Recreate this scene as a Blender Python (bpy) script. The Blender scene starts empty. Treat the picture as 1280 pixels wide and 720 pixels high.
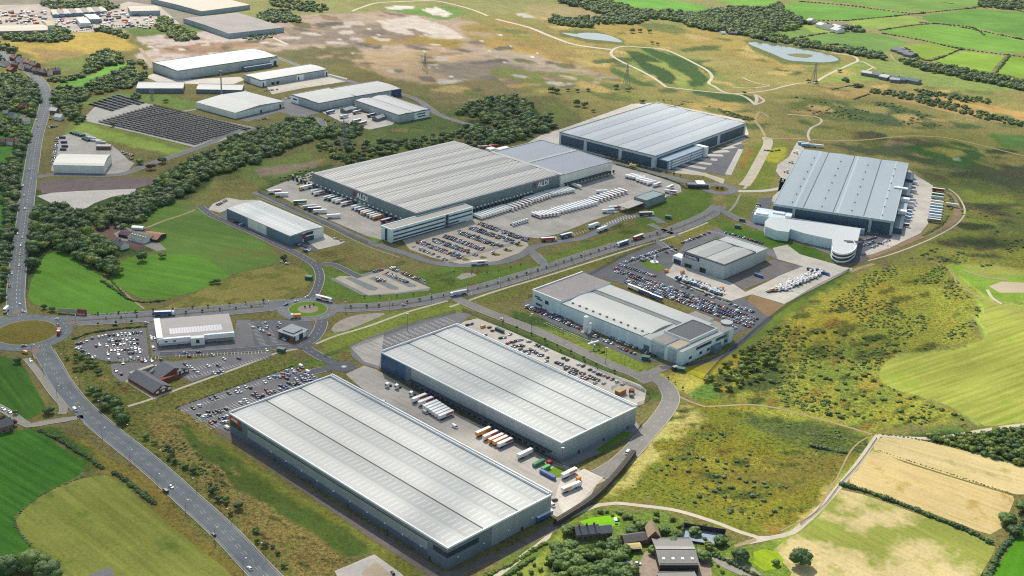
import bpy, math, random
import numpy as np
from mathutils import Vector, Matrix
from mathutils.geometry import tessellate_polygon
rnd = random.Random(11)
SC = bpy.context.scene
COL = SC.collection
PI = math.pi
# ------------------------------------------------------------ camera: solved from the building corners
FOC, PITCH, ROLL, H = 1624.8, math.radians(22.31), math.radians(2.791), 440.0
cp_, sp_, cr_, sr_ = math.cos(PITCH), math.sin(PITCH), math.cos(ROLL), math.sin(ROLL)
R0 = np.array([1, 0, 0.]); FW = np.array([0, cp_, -sp_]); U0 = np.array([0, sp_, cp_])
RT = cr_*R0+sr_*U0; UP = -sr_*R0+cr_*U0
def at(px, py, z=0.0):
    "point of the place seen at photo position (1280 x 720), on the level z"
    d = FW+(px-640)/FOC*RT-(py-360)/FOC*UP
    t = (z-H)/d[2]
    return (float(d[0]*t), float(d[1]*t))
def pr(x, y, z=0.0):
    P = np.array([x, y, z-H]); w = P@FW
    return 640+FOC*(P@RT)/w, 360-FOC*(P@UP)/w
# ------------------------------------------------------------ colour
KS = 1.6; KSUN = 1.6; KSHADE = 1.3; WK = 2.2
def lin1(c):
    c /= 255.0
    return c/12.92 if c <= .04045 else ((c+.055)/1.055)**2.4
def alb(r, g, b, k=None):
    k = k or KS
    return tuple(min(.85, lin1(c)/k) for c in (r, g, b))
MATS = {}
def nodes(m):
    m.use_nodes = True
    nt = m.node_tree
    return nt, nt.nodes, nt.links, nt.nodes['Principled BSDF']
def mth(nt, op, a, b=None, c=None):
    n = nt.nodes.new('ShaderNodeMath'); n.operation = op
    for i, v in enumerate((a, b, c)):
        if v is None: continue
        if isinstance(v, (int, float)): n.inputs[i].default_value = v
        else: nt.links.new(v, n.inputs[i])
    return n.outputs[0]
def noise(nt, vec, scale, detail=4, rough=.6, sx=None):
    if sx:
        mp = nt.nodes.new('ShaderNodeMapping'); mp.vector_type = 'TEXTURE'; mp.inputs['Scale'].default_value = tuple(1/q for q in sx[0])
        mp.inputs['Rotation'].default_value = (0, 0, -sx[1]); nt.links.new(vec, mp.inputs['Vector']); vec = mp.outputs[0]
    n = nt.nodes.new('ShaderNodeTexNoise'); n.inputs['Scale'].default_value = scale
    n.inputs['Detail'].default_value = detail; n.inputs['Roughness'].default_value = rough
    nt.links.new(vec, n.inputs['Vector']); return n.outputs['Fac']
def ramp(nt, fac, lo, hi, a=0., b=1.):
    n = nt.nodes.new('ShaderNodeMapRange'); n.inputs[1].default_value = lo; n.inputs[2].default_value = hi
    n.inputs[3].default_value = a; n.inputs[4].default_value = b; nt.links.new(fac, n.inputs[0]); return n.outputs[0]
def mixc(nt, fac, a, b, mode='MIX'):
    n = nt.nodes.new('ShaderNodeMix'); n.data_type = 'RGBA'; n.blend_type = mode
    for idx, v in ((0, fac), (6, a), (7, b)):
        if isinstance(v, (int, float)): n.inputs[idx].default_value = v
        elif isinstance(v, tuple): n.inputs[idx].default_value = (*v[:3], 1)
        else: nt.links.new(v, n.inputs[idx])
    return n.outputs[2]
def pos(nt, kind='geo'):
    if kind == 'geo':
        return nt.nodes.new('ShaderNodeNewGeometry').outputs['Position']
    return nt.nodes.new('ShaderNodeTexCoord').outputs['Object']
def M(name, col=None, rough=.8, metal=0., var=.12, sc=.15, spec=.3, sc2=None):
    "plain weathered surface: colour with soft mottling"
    if name in MATS: return MATS[name]
    m = bpy.data.materials.new(name); nt, N, L, P = nodes(m)
    p = pos(nt)
    f = noise(nt, p, sc, 5, .65)
    c1 = tuple(min(1, x*(1+var)) for x in col); c0 = tuple(x*(1-var) for x in col)
    out = mixc(nt, ramp(nt, f, .3, .7), c0, c1)
    if sc2:
        g = noise(nt, p, sc2[0], 3, .6)
        out = mixc(nt, ramp(nt, g, .35, .65, 0, sc2[1]), out, tuple(x*.55 for x in col))
    L.new(out, P.inputs['Base Color'])
    P.inputs['Roughness'].default_value = rough; P.inputs['Metallic'].default_value = metal
    P.inputs['Specular IOR Level'].default_value = spec
    MATS[name] = m; return m
def clad(name, top=None, bot=None, h=15., panel=3.0, rough=.5):
    "profiled metal cladding: panels along the wall, shade of sheet changes with height"
    if name in MATS: return MATS[name]
    m = bpy.data.materials.new(name); nt, N, L, P = nodes(m)
    o = pos(nt, 'obj'); s = N.new('ShaderNodeSeparateXYZ'); L.new(o, s.inputs[0])
    u = mth(nt, 'ADD', s.outputs[0], s.outputs[1])
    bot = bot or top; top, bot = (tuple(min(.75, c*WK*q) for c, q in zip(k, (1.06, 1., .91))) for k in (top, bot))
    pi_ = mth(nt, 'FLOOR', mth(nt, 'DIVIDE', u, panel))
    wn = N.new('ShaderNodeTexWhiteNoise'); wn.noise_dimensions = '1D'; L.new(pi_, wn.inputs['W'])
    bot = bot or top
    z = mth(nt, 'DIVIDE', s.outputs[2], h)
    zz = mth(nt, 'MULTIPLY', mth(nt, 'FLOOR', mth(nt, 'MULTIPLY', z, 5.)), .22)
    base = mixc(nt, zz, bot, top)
    v = mth(nt, 'ADD', ramp(nt, wn.outputs[0], 0, 1, .95, 1.05), ramp(nt, noise(nt, o, .09, 4, .6), .3, .7, -.07, .07))
    fr = mth(nt, 'FRACT', mth(nt, 'DIVIDE', u, panel))
    seam = mth(nt, 'LESS_THAN', fr, .07)
    v = mth(nt, 'SUBTRACT', v, mth(nt, 'MULTIPLY', seam, .10))
    cc = N.new('ShaderNodeVectorMath'); cc.operation = 'SCALE'; L.new(base, cc.inputs[0]); L.new(v, cc.inputs['Scale'])
    L.new(cc.outputs[0], P.inputs['Base Color']); P.inputs['Roughness'].default_value = rough
    P.inputs['Specular IOR Level'].default_value = .4
    MATS[name] = m; return m
def roofm(name, col, rl=None, axis='y', period=6., duty=.3, bay=30., off=0., bands=((.15, .42), (.58, .85)), rough=.4, seam=1., metal=0., var=.05, dirt=.25):
    "sheet roof: seams down the slope, rooflights in rows either side of each ridge, weather streaks"
    if name in MATS: return MATS[name]
    m = bpy.data.materials.new(name); nt, N, L, P = nodes(m)
    o = pos(nt, 'obj'); s = N.new('ShaderNodeSeparateXYZ'); L.new(o, s.inputs[0])
    along, acr = (s.outputs[1], s.outputs[0]) if axis == 'y' else (s.outputs[0], s.outputs[1])
    b = mth(nt, 'FRACT', mth(nt, 'DIVIDE', mth(nt, 'SUBTRACT', acr, off), bay))
    a = mth(nt, 'FRACT', mth(nt, 'DIVIDE', along, period))
    st = noise(nt, o, .05, 5, .7, ((1, .12, 1) if axis == 'y' else (.12, 1, 1), 0))
    st2 = noise(nt, o, .5, 4, .7, ((.12, 1, 1) if axis == 'y' else (1, .12, 1), 0))
    base = mixc(nt, ramp(nt, st, .3, .7), tuple(c*(1-var) for c in col), tuple(min(1, c*(1+var)) for c in col))
    base = mixc(nt, ramp(nt, st2, .5, .8, 0, dirt), base, tuple(c*.72 for c in col))
    wn = N.new('ShaderNodeTexWhiteNoise'); wn.noise_dimensions = '1D'; L.new(mth(nt, 'FLOOR', mth(nt, 'DIVIDE', along, period*.5)), wn.inputs['W'])
    base = mixc(nt, ramp(nt, wn.outputs[0], 0, 1, 0, .10*seam), base, tuple(c*.7 for c in col))
    if rl:
        mk = None
        for lo, hi in bands:
            q = mth(nt, 'MULTIPLY', mth(nt, 'GREATER_THAN', b, lo), mth(nt, 'LESS_THAN', b, hi))
            mk = q if mk is None else mth(nt, 'ADD', mk, q)
        mk = mth(nt, 'MULTIPLY', mk, mth(nt, 'LESS_THAN', a, duty))
        base = mixc(nt, mk, base, rl)
    L.new(base, P.inputs['Base Color']); P.inputs['Roughness'].default_value = rough; P.inputs['Metallic'].default_value = metal
    P.inputs['Specular IOR Level'].default_value = .35
    MATS[name] = m; return m
def glassm(name='glass', col=(.02, .04, .06), rough=.08):
    if name in MATS: return MATS[name]
    m = bpy.data.materials.new(name); nt, N, L, P = nodes(m)
    f = noise(nt, pos(nt), .4, 2); L.new(mixc(nt, f, tuple(c*.7 for c in col), tuple(c*1.4 for c in col)), P.inputs['Base Color'])
    P.inputs['Roughness'].default_value = rough; P.inputs['Specular IOR Level'].default_value = .6
    MATS[name] = m; return m
# ------------------------------------------------------------ mesh builder
class MB:
    def __init__(s): s.v = []; s.f = []; s.m = []
    def add(s, vs, fs, mi=0):
        n = len(s.v); s.v += [tuple(v) for v in vs]
        s.f += [tuple(i+n for i in f) for f in fs]; s.m += [mi]*len(fs)
    def box(s, x0, x1, y0, y1, z0, z1, mi=0, top=None, bottom=False):
        vs = [(x0, y0, z0), (x1, y0, z0), (x1, y1, z0), (x0, y1, z0), (x0, y0, z1), (x1, y0, z1), (x1, y1, z1), (x0, y1, z1)]
        s.add(vs, [(0, 1, 5, 4), (1, 2, 6, 5), (2, 3, 7, 6), (3, 0, 4, 7)], mi)
        s.add(vs, [(4, 5, 6, 7)], mi if top is None else top); s.add(vs, [(3, 2, 1, 0)], mi)
        return s
    def prism(s, pts, z0, z1, mi=0, top=None, cap=True):
        n = len(pts); a = sum(pts[i][0]*pts[(i+1) % n][1]-pts[(i+1) % n][0]*pts[i][1] for i in range(n))
        if a < 0: pts = pts[::-1]
        vs = [(x, y, z0) for x, y in pts]+[(x, y, z1) for x, y in pts]
        s.add(vs, [(i, (i+1) % n, n+(i+1) % n, n+i) for i in range(n)], mi)
        if cap:
            t = tessellate_polygon([[Vector((x, y, 0)) for x, y in pts]])
            s.add([(x, y, z1) for x, y in pts], [up_(pts, q) for q in t], mi if top is None else top)
        return s
    def cyl(s, x, y, z0, z1, r0, r1=None, n=8, mi=0, cap=True):
        r1 = r0 if r1 is None else r1
        vs = [(x+r0*math.cos(2*PI*i/n), y+r0*math.sin(2*PI*i/n), z0) for i in range(n)]+[(x+r1*math.cos(2*PI*i/n), y+r1*math.sin(2*PI*i/n), z1) for i in range(n)]
        s.add(vs, [(i, (i+1) % n, n+(i+1) % n, n+i) for i in range(n)], mi)
        if cap: s.add(vs[n:], [tuple(range(n))], mi)
        return s
    def bar(s, a, b, w, mi=0):
        a = Vector(a); b = Vector(b); d = (b-a).normalized()
        q = Vector((0, 0, 1)) if abs(d.z) < .9 else Vector((1, 0, 0))
        u = d.cross(q).normalized()*w/2; v = d.cross(u).normalized()*w/2
        vs = [a-u-v, a+u-v, a+u+v, a-u+v, b-u-v, b+u-v, b+u+v, b-u+v]
        s.add(vs, [(3, 2, 1, 0), (4, 5, 6, 7), (0, 1, 5, 4), (1, 2, 6, 5), (2, 3, 7, 6), (3, 0, 4, 7)], mi); return s
    def mesh(s, name, mats):
        me = bpy.data.meshes.new(name); me.from_pydata(s.v, [], s.f)
        for m in (mats if isinstance(mats, (list, tuple)) else [mats]): me.materials.append(m)
        if any(s.m): me.polygons.foreach_set('material_index', s.m)
        me.update(); return me
    def build(s, name, mats, parent=None, **k):
        o = bpy.data.objects.new(name, s.mesh(name, mats)); COL.objects.link(o)
        if parent: o.parent = parent
        for a, b in k.items(): o[a] = b
        return o
def up_(pts, q):
    (x0, y0), (x1, y1), (x2, y2) = (pts[i] for i in q)
    return tuple(q) if (x1-x0)*(y2-y0)-(x2-x0)*(y1-y0) > 0 else (q[0], q[2], q[1])
def tag(o, label, cat, group=None, kind=None):
    o['label'] = label; o['category'] = cat
    if group: o['group'] = group
    if kind: o['kind'] = kind
    return o
def thing(name, label, cat, loc=(0, 0, 0), rz=0., group=None, kind=None):
    o = bpy.data.objects.new(name, None); COL.objects.link(o); o.location = loc; o.rotation_euler = (0, 0, rz)
    o.empty_display_size = .5
    return tag(o, label, cat, group, kind)
def copy_tree(o, parent=None):
    c = o.copy(); COL.objects.link(c)
    if parent: c.parent = parent
    for ch in o.children: copy_tree(ch, c)
    return c
ONES = 'zeroth first second third fourth fifth sixth seventh eighth ninth tenth eleventh twelfth thirteenth fourteenth fifteenth sixteenth seventeenth eighteenth nineteenth'.split()
TENS = {2: 'twenty', 3: 'thirty', 4: 'forty', 5: 'fifty', 6: 'sixty'}
def ordn(n):
    if n < 20: return ONES[n]
    t, u = divmod(n, 10)
    return (TENS[t][:-1]+'ieth') if u == 0 else TENS[t]+'-'+ONES[u]
def smooth(pts, step=6., closed=False):
    "Catmull-Rom through world points"
    P = [np.array(p, float) for p in pts]; n = len(P); out = []
    rng = range(n) if closed else range(n-1)
    for i in rng:
        if closed: a, b, c, d = P[i-1], P[i], P[(i+1) % n], P[(i+2) % n]
        else: a, b, c, d = P[max(i-1, 0)], P[i], P[i+1], P[min(i+2, n-1)]
        k = max(1, int(np.linalg.norm(c-b)/step))
        for j in range(k):
            t = j/k
            out.append(.5*((2*b)+(c-a)*t+(2*a-5*b+4*c-d)*t*t+(3*b-a-3*c+d)*t**3))
    if not closed: out.append(P[-1])
    return [(float(p[0]), float(p[1])) for p in out]
def W(pts, z=0.): return [at(x, y, z) for x, y in pts]
ZC = [0]
def zeps():
    ZC[0] += 1; return .003*(ZC[0] % 13)
def sheet(name, pts, z, mat, smo=0, world=False, th=0., **k):
    w = pts if world else W(pts)
    if smo: w = smooth(w, smo, True)
    b = MB(); z += zeps()
    b.prism(w, z-.25, z, 0)
    o = b.build(name, mat); o['kind'] = 'structure'
    for a, v in k.items(): o[a] = v
    return o
def ribw(w, width, z, b=None, mi=0, off=0.):
    "ribbon along world points"
    b = b or MB(); n = len(w); vs = []
    A = np.array(w); T = np.gradient(A, axis=0); T /= np.linalg.norm(T, axis=1)[:, None]+1e-9
    Nn = np.stack([-T[:, 1], T[:, 0]], 1)
    wd = width if hasattr(width, '__len__') else [width]*n
    for i in range(n):
        vs.append((*(A[i]+Nn[i]*(off+wd[i]/2)), z)); vs.append((*(A[i]+Nn[i]*(off-wd[i]/2)), z))
    b.add(vs, [(2*i+1, 2*i+3, 2*i+2, 2*i) for i in range(n-1)], mi); return b
def ribbon(name, pts, width, z, mat, step=6., world=False, **k):
    w = smooth(pts if world else W(pts), step)
    o = ribw(w, width, z+zeps()).build(name, mat); o['kind'] = 'structure'
    for a, v in k.items(): o[a] = v
    return o
# ------------------------------------------------------------ the ground: one sheet to the horizon, its cover painted region by region
# (colour as seen, feather in metres, tuft amount, points in photo pixels)
GP = []
def G(col, fe, tuft, *pts, k=None): GP.append((alb(*col, k=k), fe, tuft, pts))
KC = 1.25   # divisor for parts that lie under thin cloud
G((150,150,95), 60, .5, (-400,-90),(1700,-90),(1700,60),(900,80),(600,40),(-400,30))
G((150,142,85), 40, .6, (560,10),(1000,60),(1280,90),(1700,100),(1700,350),(900,260),(860,180),(560,130))
G((118,118,72), 30, .6, (380,130),(700,120),(740,160),(560,260),(380,240),(270,180))
# north-west
G((150,145,130), 20, .4, (-200,-30),(210,-30),(250,20),(330,30),(210,38),(90,46),(-200,50))
G((190,165,85), 12, .4, (0,50),(60,56),(95,42),(150,38),(170,50),(160,62),(120,70),(60,78),(20,66))
G((165,140,90), 10, .5, (30,62),(110,62),(120,72),(60,80))
G((125,140,75), 10, .4, (60,76),(120,68),(150,70),(140,80),(110,88),(60,88))
G((110,130,70), 8, .4, (150,36),(320,28),(330,34),(170,46))
G((205,190,180), 8, .15, (172,46),(245,40),(290,38),(340,42),(345,60),(300,62),(230,72),(185,84),(172,66),(190,58))
G((170,140,115), 10, .2, (190,60),(270,54),(310,50),(340,60),(300,66),(200,68))
G((180,160,140), 12, .2, (300,26),(420,16),(540,14),(600,30),(640,50),(720,84),(770,98),(740,102),(650,86),(560,92),(420,70),(320,62))
G((150,135,120), 14, .3, (360,34),(470,30),(560,36),(560,52),(440,58),(350,56))
G((118,115,78), 14, .5, (352,62),(440,58),(470,70),(450,80),(400,84),(366,76))
G((190,165,130), 16, .25, (440,66),(540,62),(600,72),(590,92),(540,106),(470,92))
G((150,138,122), 14, .25, (530,78),(620,74),(680,84),(640,98),(560,104))
G((210,198,185), 5, .1, (472,26),(520,20),(560,34),(582,48),(560,51),(520,46),(484,38))
G((205,192,178), 6, .1, (410,28),(450,26),(455,34),(415,36))
G((195,185,175), 4, .1, (440,46),(458,48),(455,52),(438,50))
G((200,190,180), 4, .1, (350,46),(375,45),(372,50),(352,50))
G((165,140,75), 14, .5, (460,46),(520,44),(580,52),(575,62),(500,56),(450,54))
G((160,140,85), 12, .5, (575,30),(640,26),(720,60),(800,96),(760,98),(680,74),(590,54))
G((178,148,85), 12, .4, (600,46),(660,60),(720,84),(690,80),(620,64))
G((175,160,140), 12, .2, (620,60),(680,72),(770,98),(760,102),(640,82),(600,76))
G((135,140,78), 12, .5, (610,84),(680,88),(750,96),(740,110),(660,112),(610,104))
G((140,128,90), 14, .6, (540,104),(640,96),(650,116),(600,128),(540,130))
G((120,150,80), 6, .2, (480,10),(560,8),(590,14),(560,25),(500,16))
G((225,218,205), 2.5, .05, (482,8),(515,7),(520,10),(500,12),(484,11))
G((225,218,205), 2.5, .05, (526,12),(545,9),(566,17),(560,21),(540,18))
G((205,198,180), 6, .1, (640,18),(700,13),(735,16),(725,22),(660,22))
G((170,155,110), 14, .4, (660,6),(720,8),(790,24),(760,26),(700,30),(650,14))
# north centre rough park
G((172,152,85), 20, .5, (700,34),(800,28),(900,40),(1040,78),(1000,96),(900,70),(780,58),(700,56))
G((160,150,88), 20, .6, (780,56),(880,60),(960,84),(1080,96),(1040,120),(960,118),(860,110),(780,90))
G((138,150,80), 10, .4, (772,62),(830,58),(880,76),(920,104),(900,112),(850,112),(790,92))
G((74,100,55), 6, .7, (779,64),(795,64),(825,78),(842,96),(846,106),(836,106),(820,98),(808,90),(795,76))
G((78,105,55), 6, .6, (797,59),(830,66),(868,82),(886,96),(880,109),(868,109),(860,98),(840,84),(815,70))
G((95,115,60), 8, .6, (830,66),(870,78),(900,88),(895,94),(860,80))
G((85,110,62), 8, .7, (868,112),(905,118),(940,120),(945,130),(900,126),(865,118))
G((90,115,65), 6, .6, (760,82),(790,94),(820,108),(800,106),(770,92))
G((185,160,95), 10, .3, (850,128),(920,128),(955,150),(900,150),(870,140))
G((170,150,85), 8, .4, (880,142),(940,140),(945,158),(900,156))
G((140,158,85), 12, .3, (1075,76),(1120,70),(1190,86),(1260,104),(1280,112),(1230,116),(1150,106),(1090,100),(1030,104))
G((150,165,85), 8, .3, (1030,86),(1070,78),(1080,98),(1030,104))
G((196,160,100), 10, .3, (1110,112),(1180,122),(1280,140),(1360,150),(1360,165),(1280,152),(1180,138),(1120,126))
G((180,155,95), 12, .4, (1020,106),(1090,110),(1120,118),(1060,120),(1030,118))
G((92,112,70), 16, .9, (1040,126),(1110,128),(1160,144),(1215,158),(1200,162),(1120,158),(1060,150),(1035,138))
G((110,120,65), 16, .7, (985,120),(1040,126),(1060,150),(1020,150),(980,140))
G((170,130,95), 5, .3, (1008,134),(1022,130),(1030,142),(1012,142))
G((140,138,72), 16, .5, (1060,152),(1200,164),(1300,180),(1300,200),(1180,178),(1070,166))
G((96,130,65), 12, .3, (1240,168),(1300,170),(1360,200),(1300,200),(1250,186))
G((150,120,110), 8, .3, (1075,174),(1130,176),(1125,182),(1080,180))
G((88,98,62), 18, .6, (1040,180),(1160,184),(1240,200),(1300,215),(1300,250),(1220,226),(1150,204),(1050,190))
G((62,98,45), 9, .7, (1134,186),(1150,178),(1190,176),(1215,184),(1230,196),(1228,206),(1205,211),(1185,206),(1165,196))
G((150,160,130), 3, .2, (1190,198),(1200,197),(1204,201),(1194,201))
G((78,86,58), 14, .7, (1200,205),(1290,212),(1290,240),(1240,226),(1205,215))
G((108,118,62), 16, .5, (1140,205),(1200,215),(1290,245),(1290,320),(1230,300),(1200,250),(1150,225))
G((135,145,62), 14, .5, (1200,236),(1260,250),(1240,290),(1200,300),(1150,320),(1120,330),(1190,290),(1206,262))
G((135,138,60), 16, .8, (1120,330),(1200,296),(1300,300),(1300,345),(1230,342),(1180,332),(1150,322))
# east scrub and meadow
KS = 1.2
G((140,145,70), 8, .3, (1190,330),(1300,338),(1300,350),(1210,345))
G((122,150,55), 8, .2, (1180,326),(1240,346),(1300,350),(1300,380),(1230,375),(1200,350))
G((152,175,75), 7, .1, (1184,330),(1230,372),(1300,385),(1400,420),(1400,540),(1300,525),(1230,532),(1214,522),(1180,504),(1150,494),(1120,488),(1100,475),(1100,463),(1115,447),(1165,440),(1205,436),(1232,422),(1235,413),(1222,398),(1230,392))
G((160,180,85), 10, .1, (1110,455),(1180,445),(1250,440),(1300,450),(1290,500),(1220,500),(1140,480))
G((136,138,54), 16, .85, (900,470),(960,415),(1050,352),(1110,330),(1180,328),(1228,390),(1222,400),(1234,415),(1205,434),(1165,438),(1112,446),(1098,464),(1102,478),(1150,496),(1215,524),(1218,540),(1100,540),(1040,528),(980,515),(890,500),(880,490))
G((150,138,52), 20, .6, (1000,400),(1060,360),(1110,350),(1130,380),(1080,400),(1010,440),(970,450))
G((112,122,50), 18, .9, (1030,430),(1110,420),(1090,470),(1110,500),(1050,510),(1000,470))
G((70,82,42), 16, .9, (880,492),(905,455),(960,430),(985,470),(1000,500),(960,500),(900,500))
G((100,118,45), 8, .2, (860,470),(900,440),(955,400),(1050,330),(1075,335),(1020,372),(960,415),(905,452),(882,488))
G((75,95,40), 5, .3, (1000,364),(1040,335),(1060,340),(1010,376))
G((165,160,35), 5, .25, (840,458),(905,440),(925,448),(892,470),(880,476))
G((168,160,75), 7, .5, (822,462),(845,460),(885,476),(865,494),(835,478))
G((90,120,50), 6, .7, (860,492),(890,478),(905,500),(880,504))
# mound
G((108,113,38), 10, .7, (845,500),(880,498),(940,510),(1000,520),(1080,538),(1086,546),(1062,590),(1040,610),(1000,650),(968,668),(930,662),(860,642),(800,630),(740,632),(700,640),(770,590),(820,545))
G((120,116,38), 20, .7, (850,560),(960,560),(1040,580),(1030,600),(960,640),(880,630),(830,600))
G((80,92,48), 10, .9, (930,512),(1000,524),(1080,542),(1070,562),(1020,560),(960,540),(920,530))
G((172,162,95), 8, .5, (820,520),(850,505),(875,530),(840,560),(800,590),(760,620),(740,625),(790,575))
G((112,104,46), 10, .6, (900,600),(1000,560),(1060,562),(1040,600),(980,620))
G((138,120,55), 8, .5, (950,650),(985,640),(970,666),(945,662))
G((100,118,52), 8, .7, (720,632),(760,636),(830,640),(910,668),(940,690),(930,730),(700,730),(690,690),(700,650))
G((128,138,60), 6, .4, (640,700),(690,655),(715,650),(690,730),(600,760))
# south-east fields edges
G((135,150,60), 5, .3, (1086,545),(1100,545),(1062,603),(1040,640),(975,680),(960,676),(1040,612))
G((110,130,50), 8, .5, (900,690),(960,676),(1000,690),(1010,720),(960,740),(880,740))
G((180,160,95), 6, .3, (990,650),(1035,610),(1050,600),(1040,612),(1000,660))
G((92,112,50), 8, .8, (1140,548),(1200,540),(1300,530),(1400,540),(1400,600),(1280,590))
# industrial park verges
KS = KSHADE
G((96,118,48), 6, .3, (380,330),(430,332),(470,346),(500,345),(560,334),(660,330),(700,325),(640,350),(560,372),(460,380),(400,372))
G((122,112,66), 8, .5, (382,316),(420,300),(460,312),(480,330),(470,344),(430,332))
G((118,114,68), 8, .5, (410,290),(470,305),(520,330),(500,340),(450,312))
G((120,132,55), 6, .5, (395,425),(470,400),(560,378),(590,385),(570,392),(480,418),(420,442),(400,446))
G((100,120,50), 5, .5, (330,470),(410,440),(420,452),(400,462),(375,460),(340,478))
G((108,110,54), 7, .85, (40,430),(90,425),(160,470),(240,480),(360,440),(385,455),(230,505),(300,600),(420,690),(460,730),(330,730),(180,580),(80,470))
G((130,118,62), 7, .6, (66,470),(100,430),(80,480),(150,545),(140,550),(90,500))
G((132,118,66), 8, .9, (180,520),(230,510),(270,560),(360,650),(430,700),(460,740),(400,740),(320,670),(230,590))
G((80,98,42), 5, .3, (218,520),(250,543),(300,568),(400,636),(462,690),(430,700),(400,684),(330,630),(270,590),(230,552))
G((120,122,52), 6, .5, (232,536),(290,560),(420,645),(530,715),(500,730),(460,690),(300,575))
G((95,115,45), 5, .4, (640,690),(690,655),(700,662),(640,720),(590,735))
G((120,118,60), 7, .5, (420,445),(470,425),(560,398),(600,390),(620,400),(560,405),(470,430))
G((88,108,48), 6, .4, (620,395),(660,412),(790,470),(830,500),(790,495),(700,460),(640,425))
G((122,135,55), 6, .5, (640,385),(680,400),(740,420),(800,450),(822,458),(790,462),(720,430),(650,402))
G((72,92,45), 6, .7, (640,385),(700,405),(760,425),(750,436),(690,412),(640,398))
G((112,112,55), 6, .6, (590,372),(680,345),(820,302),(840,300),(760,330),(660,368),(600,382))
G((102,116,50), 6, .4, (670,322),(740,300),(800,280),(830,276),(830,284),(760,306),(690,328))
G((90,112,45), 6, .3, (790,270),(870,230),(895,246),(890,262),(850,282),(800,284))
G((100,118,50), 6, .4, (830,292),(890,272),(930,282),(1000,305),(1060,325),(1030,332),(940,305),(880,300))
G((76,112,38), 4, .15, (905,283),(960,292),(1020,312),(1032,326),(1010,326),(960,308),(900,292))
G((130,125,60), 6, .5, (840,296),(890,280),(900,285),(870,298),(835,306))
G((118,128,52), 6, .5, (922,200),(950,176),(990,180),(970,210),(960,238),(930,238))
G((168,165,60), 4, .3, (960,186),(985,184),(978,204),(955,202))
G((110,118,55), 6, .5, (910,246),(948,246),(940,270),(905,270))
G((150,110,60), 3, .3, (925,205),(938,186),(944,187),(928,212))
G((104,118,60), 8, .5, (270,220),(330,200),(400,190),(400,230),(330,245),(290,240))
G((135,120,100), 5, .3, (320,212),(360,206),(395,200),(394,208),(350,218),(324,222))
G((120,118,66), 8, .5, (230,235),(290,215),(320,235),(330,250),(270,250),(250,262))
G((70,95,52), 8, .7, (330,225),(390,216),(392,228),(360,236),(340,240))
G((150,125,85), 4, .3, (398,198),(408,200),(402,204),(394,203))
G((98,112,60), 10, .6, (460,160),(560,150),(620,150),(560,176),(450,190))
G((105,115,60), 8, .5, (640,150),(700,132),(720,140),(690,156),(640,172))
G((86,105,55), 8, .6, (480,150),(560,140),(620,158),(560,170),(490,175))
# west
G((120,130,65), 6, .4, (104,150),(160,158),(240,185),(220,196),(150,180),(100,166),(78,168),(80,155))
G((135,155,70), 6, .2, (100,152),(170,172),(232,190),(210,194),(140,178),(86,164))
G((100,130,60), 6, .3, (320,162),(370,150),(400,155),(380,168),(330,172))
G((110,130,65), 6, .4, (100,128),(150,115),(200,118),(260,130),(240,140),(150,120),(110,134))
G((70,90,45), 12, .8, (30,240),(140,240),(200,215),(260,220),(210,300),(140,330),(60,330),(20,380))
G((75,105,45), 8, .6, (0,100),(50,110),(40,180),(30,250),(20,330),(0,380),(-60,380),(-60,100))
G((120,102,90), 4, .2, (100,284),(115,279),(140,280),(150,288),(140,300),(110,303),(100,296))
G((118,92,90), 6, .2, (145,288),(185,284),(200,300),(170,312),(140,305))
# south-west
G((128,115,55), 6, .5, (60,535),(110,545),(180,600),(230,640),(310,720),(290,722),(180,625),(100,575))
G((70,100,40), 8, .4, (20,530),(60,525),(120,560),(110,590),(60,545),(25,540))
G((120,112,60), 5, .4, (30,520),(66,515),(70,530),(40,535))
G((125,118,70), 4, .3, (30,455),(45,460),(70,510),(60,520),(40,475))
KS = KSUN
_r = random.Random(4)
for _p in ([(134,268),(160,250),(206,220),(276,190),(330,172),(368,150),(400,160),(360,186),(290,214),(214,254),(150,282)], [(30,262),(60,262),(140,260),(186,256),(150,282),(120,290),(150,345),(120,336),(96,322),(60,312),(30,360)], [(566,140),(620,120),(664,132),(695,158),(640,178),(590,172)], [(878,16),(975,4),(1005,32),(940,46),(850,28)], [(1145,547),(1200,543),(1340,532),(1340,600),(1280,584)], [(684,690),(784,676),(784,750),(690,740)]): G((62,82,44), 5, .9, *_p)
def smear(poly, n, cols, l0, l1, fe, tuft, ang=0., asp=3.):
    "small natural patches strewn over a region"
    xs = [p[0] for p in poly]; ys = [p[1] for p in poly]
    for _ in range(n*4):
        if n <= 0: break
        x, y = _r.uniform(min(xs), max(xs)), _r.uniform(min(ys), max(ys)); ins = False
        for i in range(len(poly)):
            a, b = poly[i-1], poly[i]
            if (a[1] > y) != (b[1] > y) and x < (b[0]-a[0])*(y-a[1])/(b[1]-a[1])+a[0]: ins = not ins
        if not ins: continue
        n -= 1; l = _r.uniform(l0, l1); w = l/asp*_r.uniform(.6, 1.4); t = ang+_r.uniform(-.25, .25); ca, sa = math.cos(t), math.sin(t)
        G(_r.choice(cols), fe, tuft, *[(x+ca*u*l-sa*v*w, y+(sa*u*l+ca*v*w)*.6) for u, v in [(math.cos(k*1.05)*_r.uniform(.6, 1.1), math.sin(k*1.05)*_r.uniform(.6, 1.1)) for k in range(6)]])
EARTH = [(190,60),(300,40),(420,18),(540,16),(640,50),(770,100),(720,110),(560,104),(440,80),(350,60),(250,64)]
smear(EARTH, 90, [(206,196,184),(130,118,108),(112,106,96),(176,152,120),(196,176,150),(120,114,84),(150,128,108)], 6, 22, 5, .25, .12, 3.5)
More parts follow.
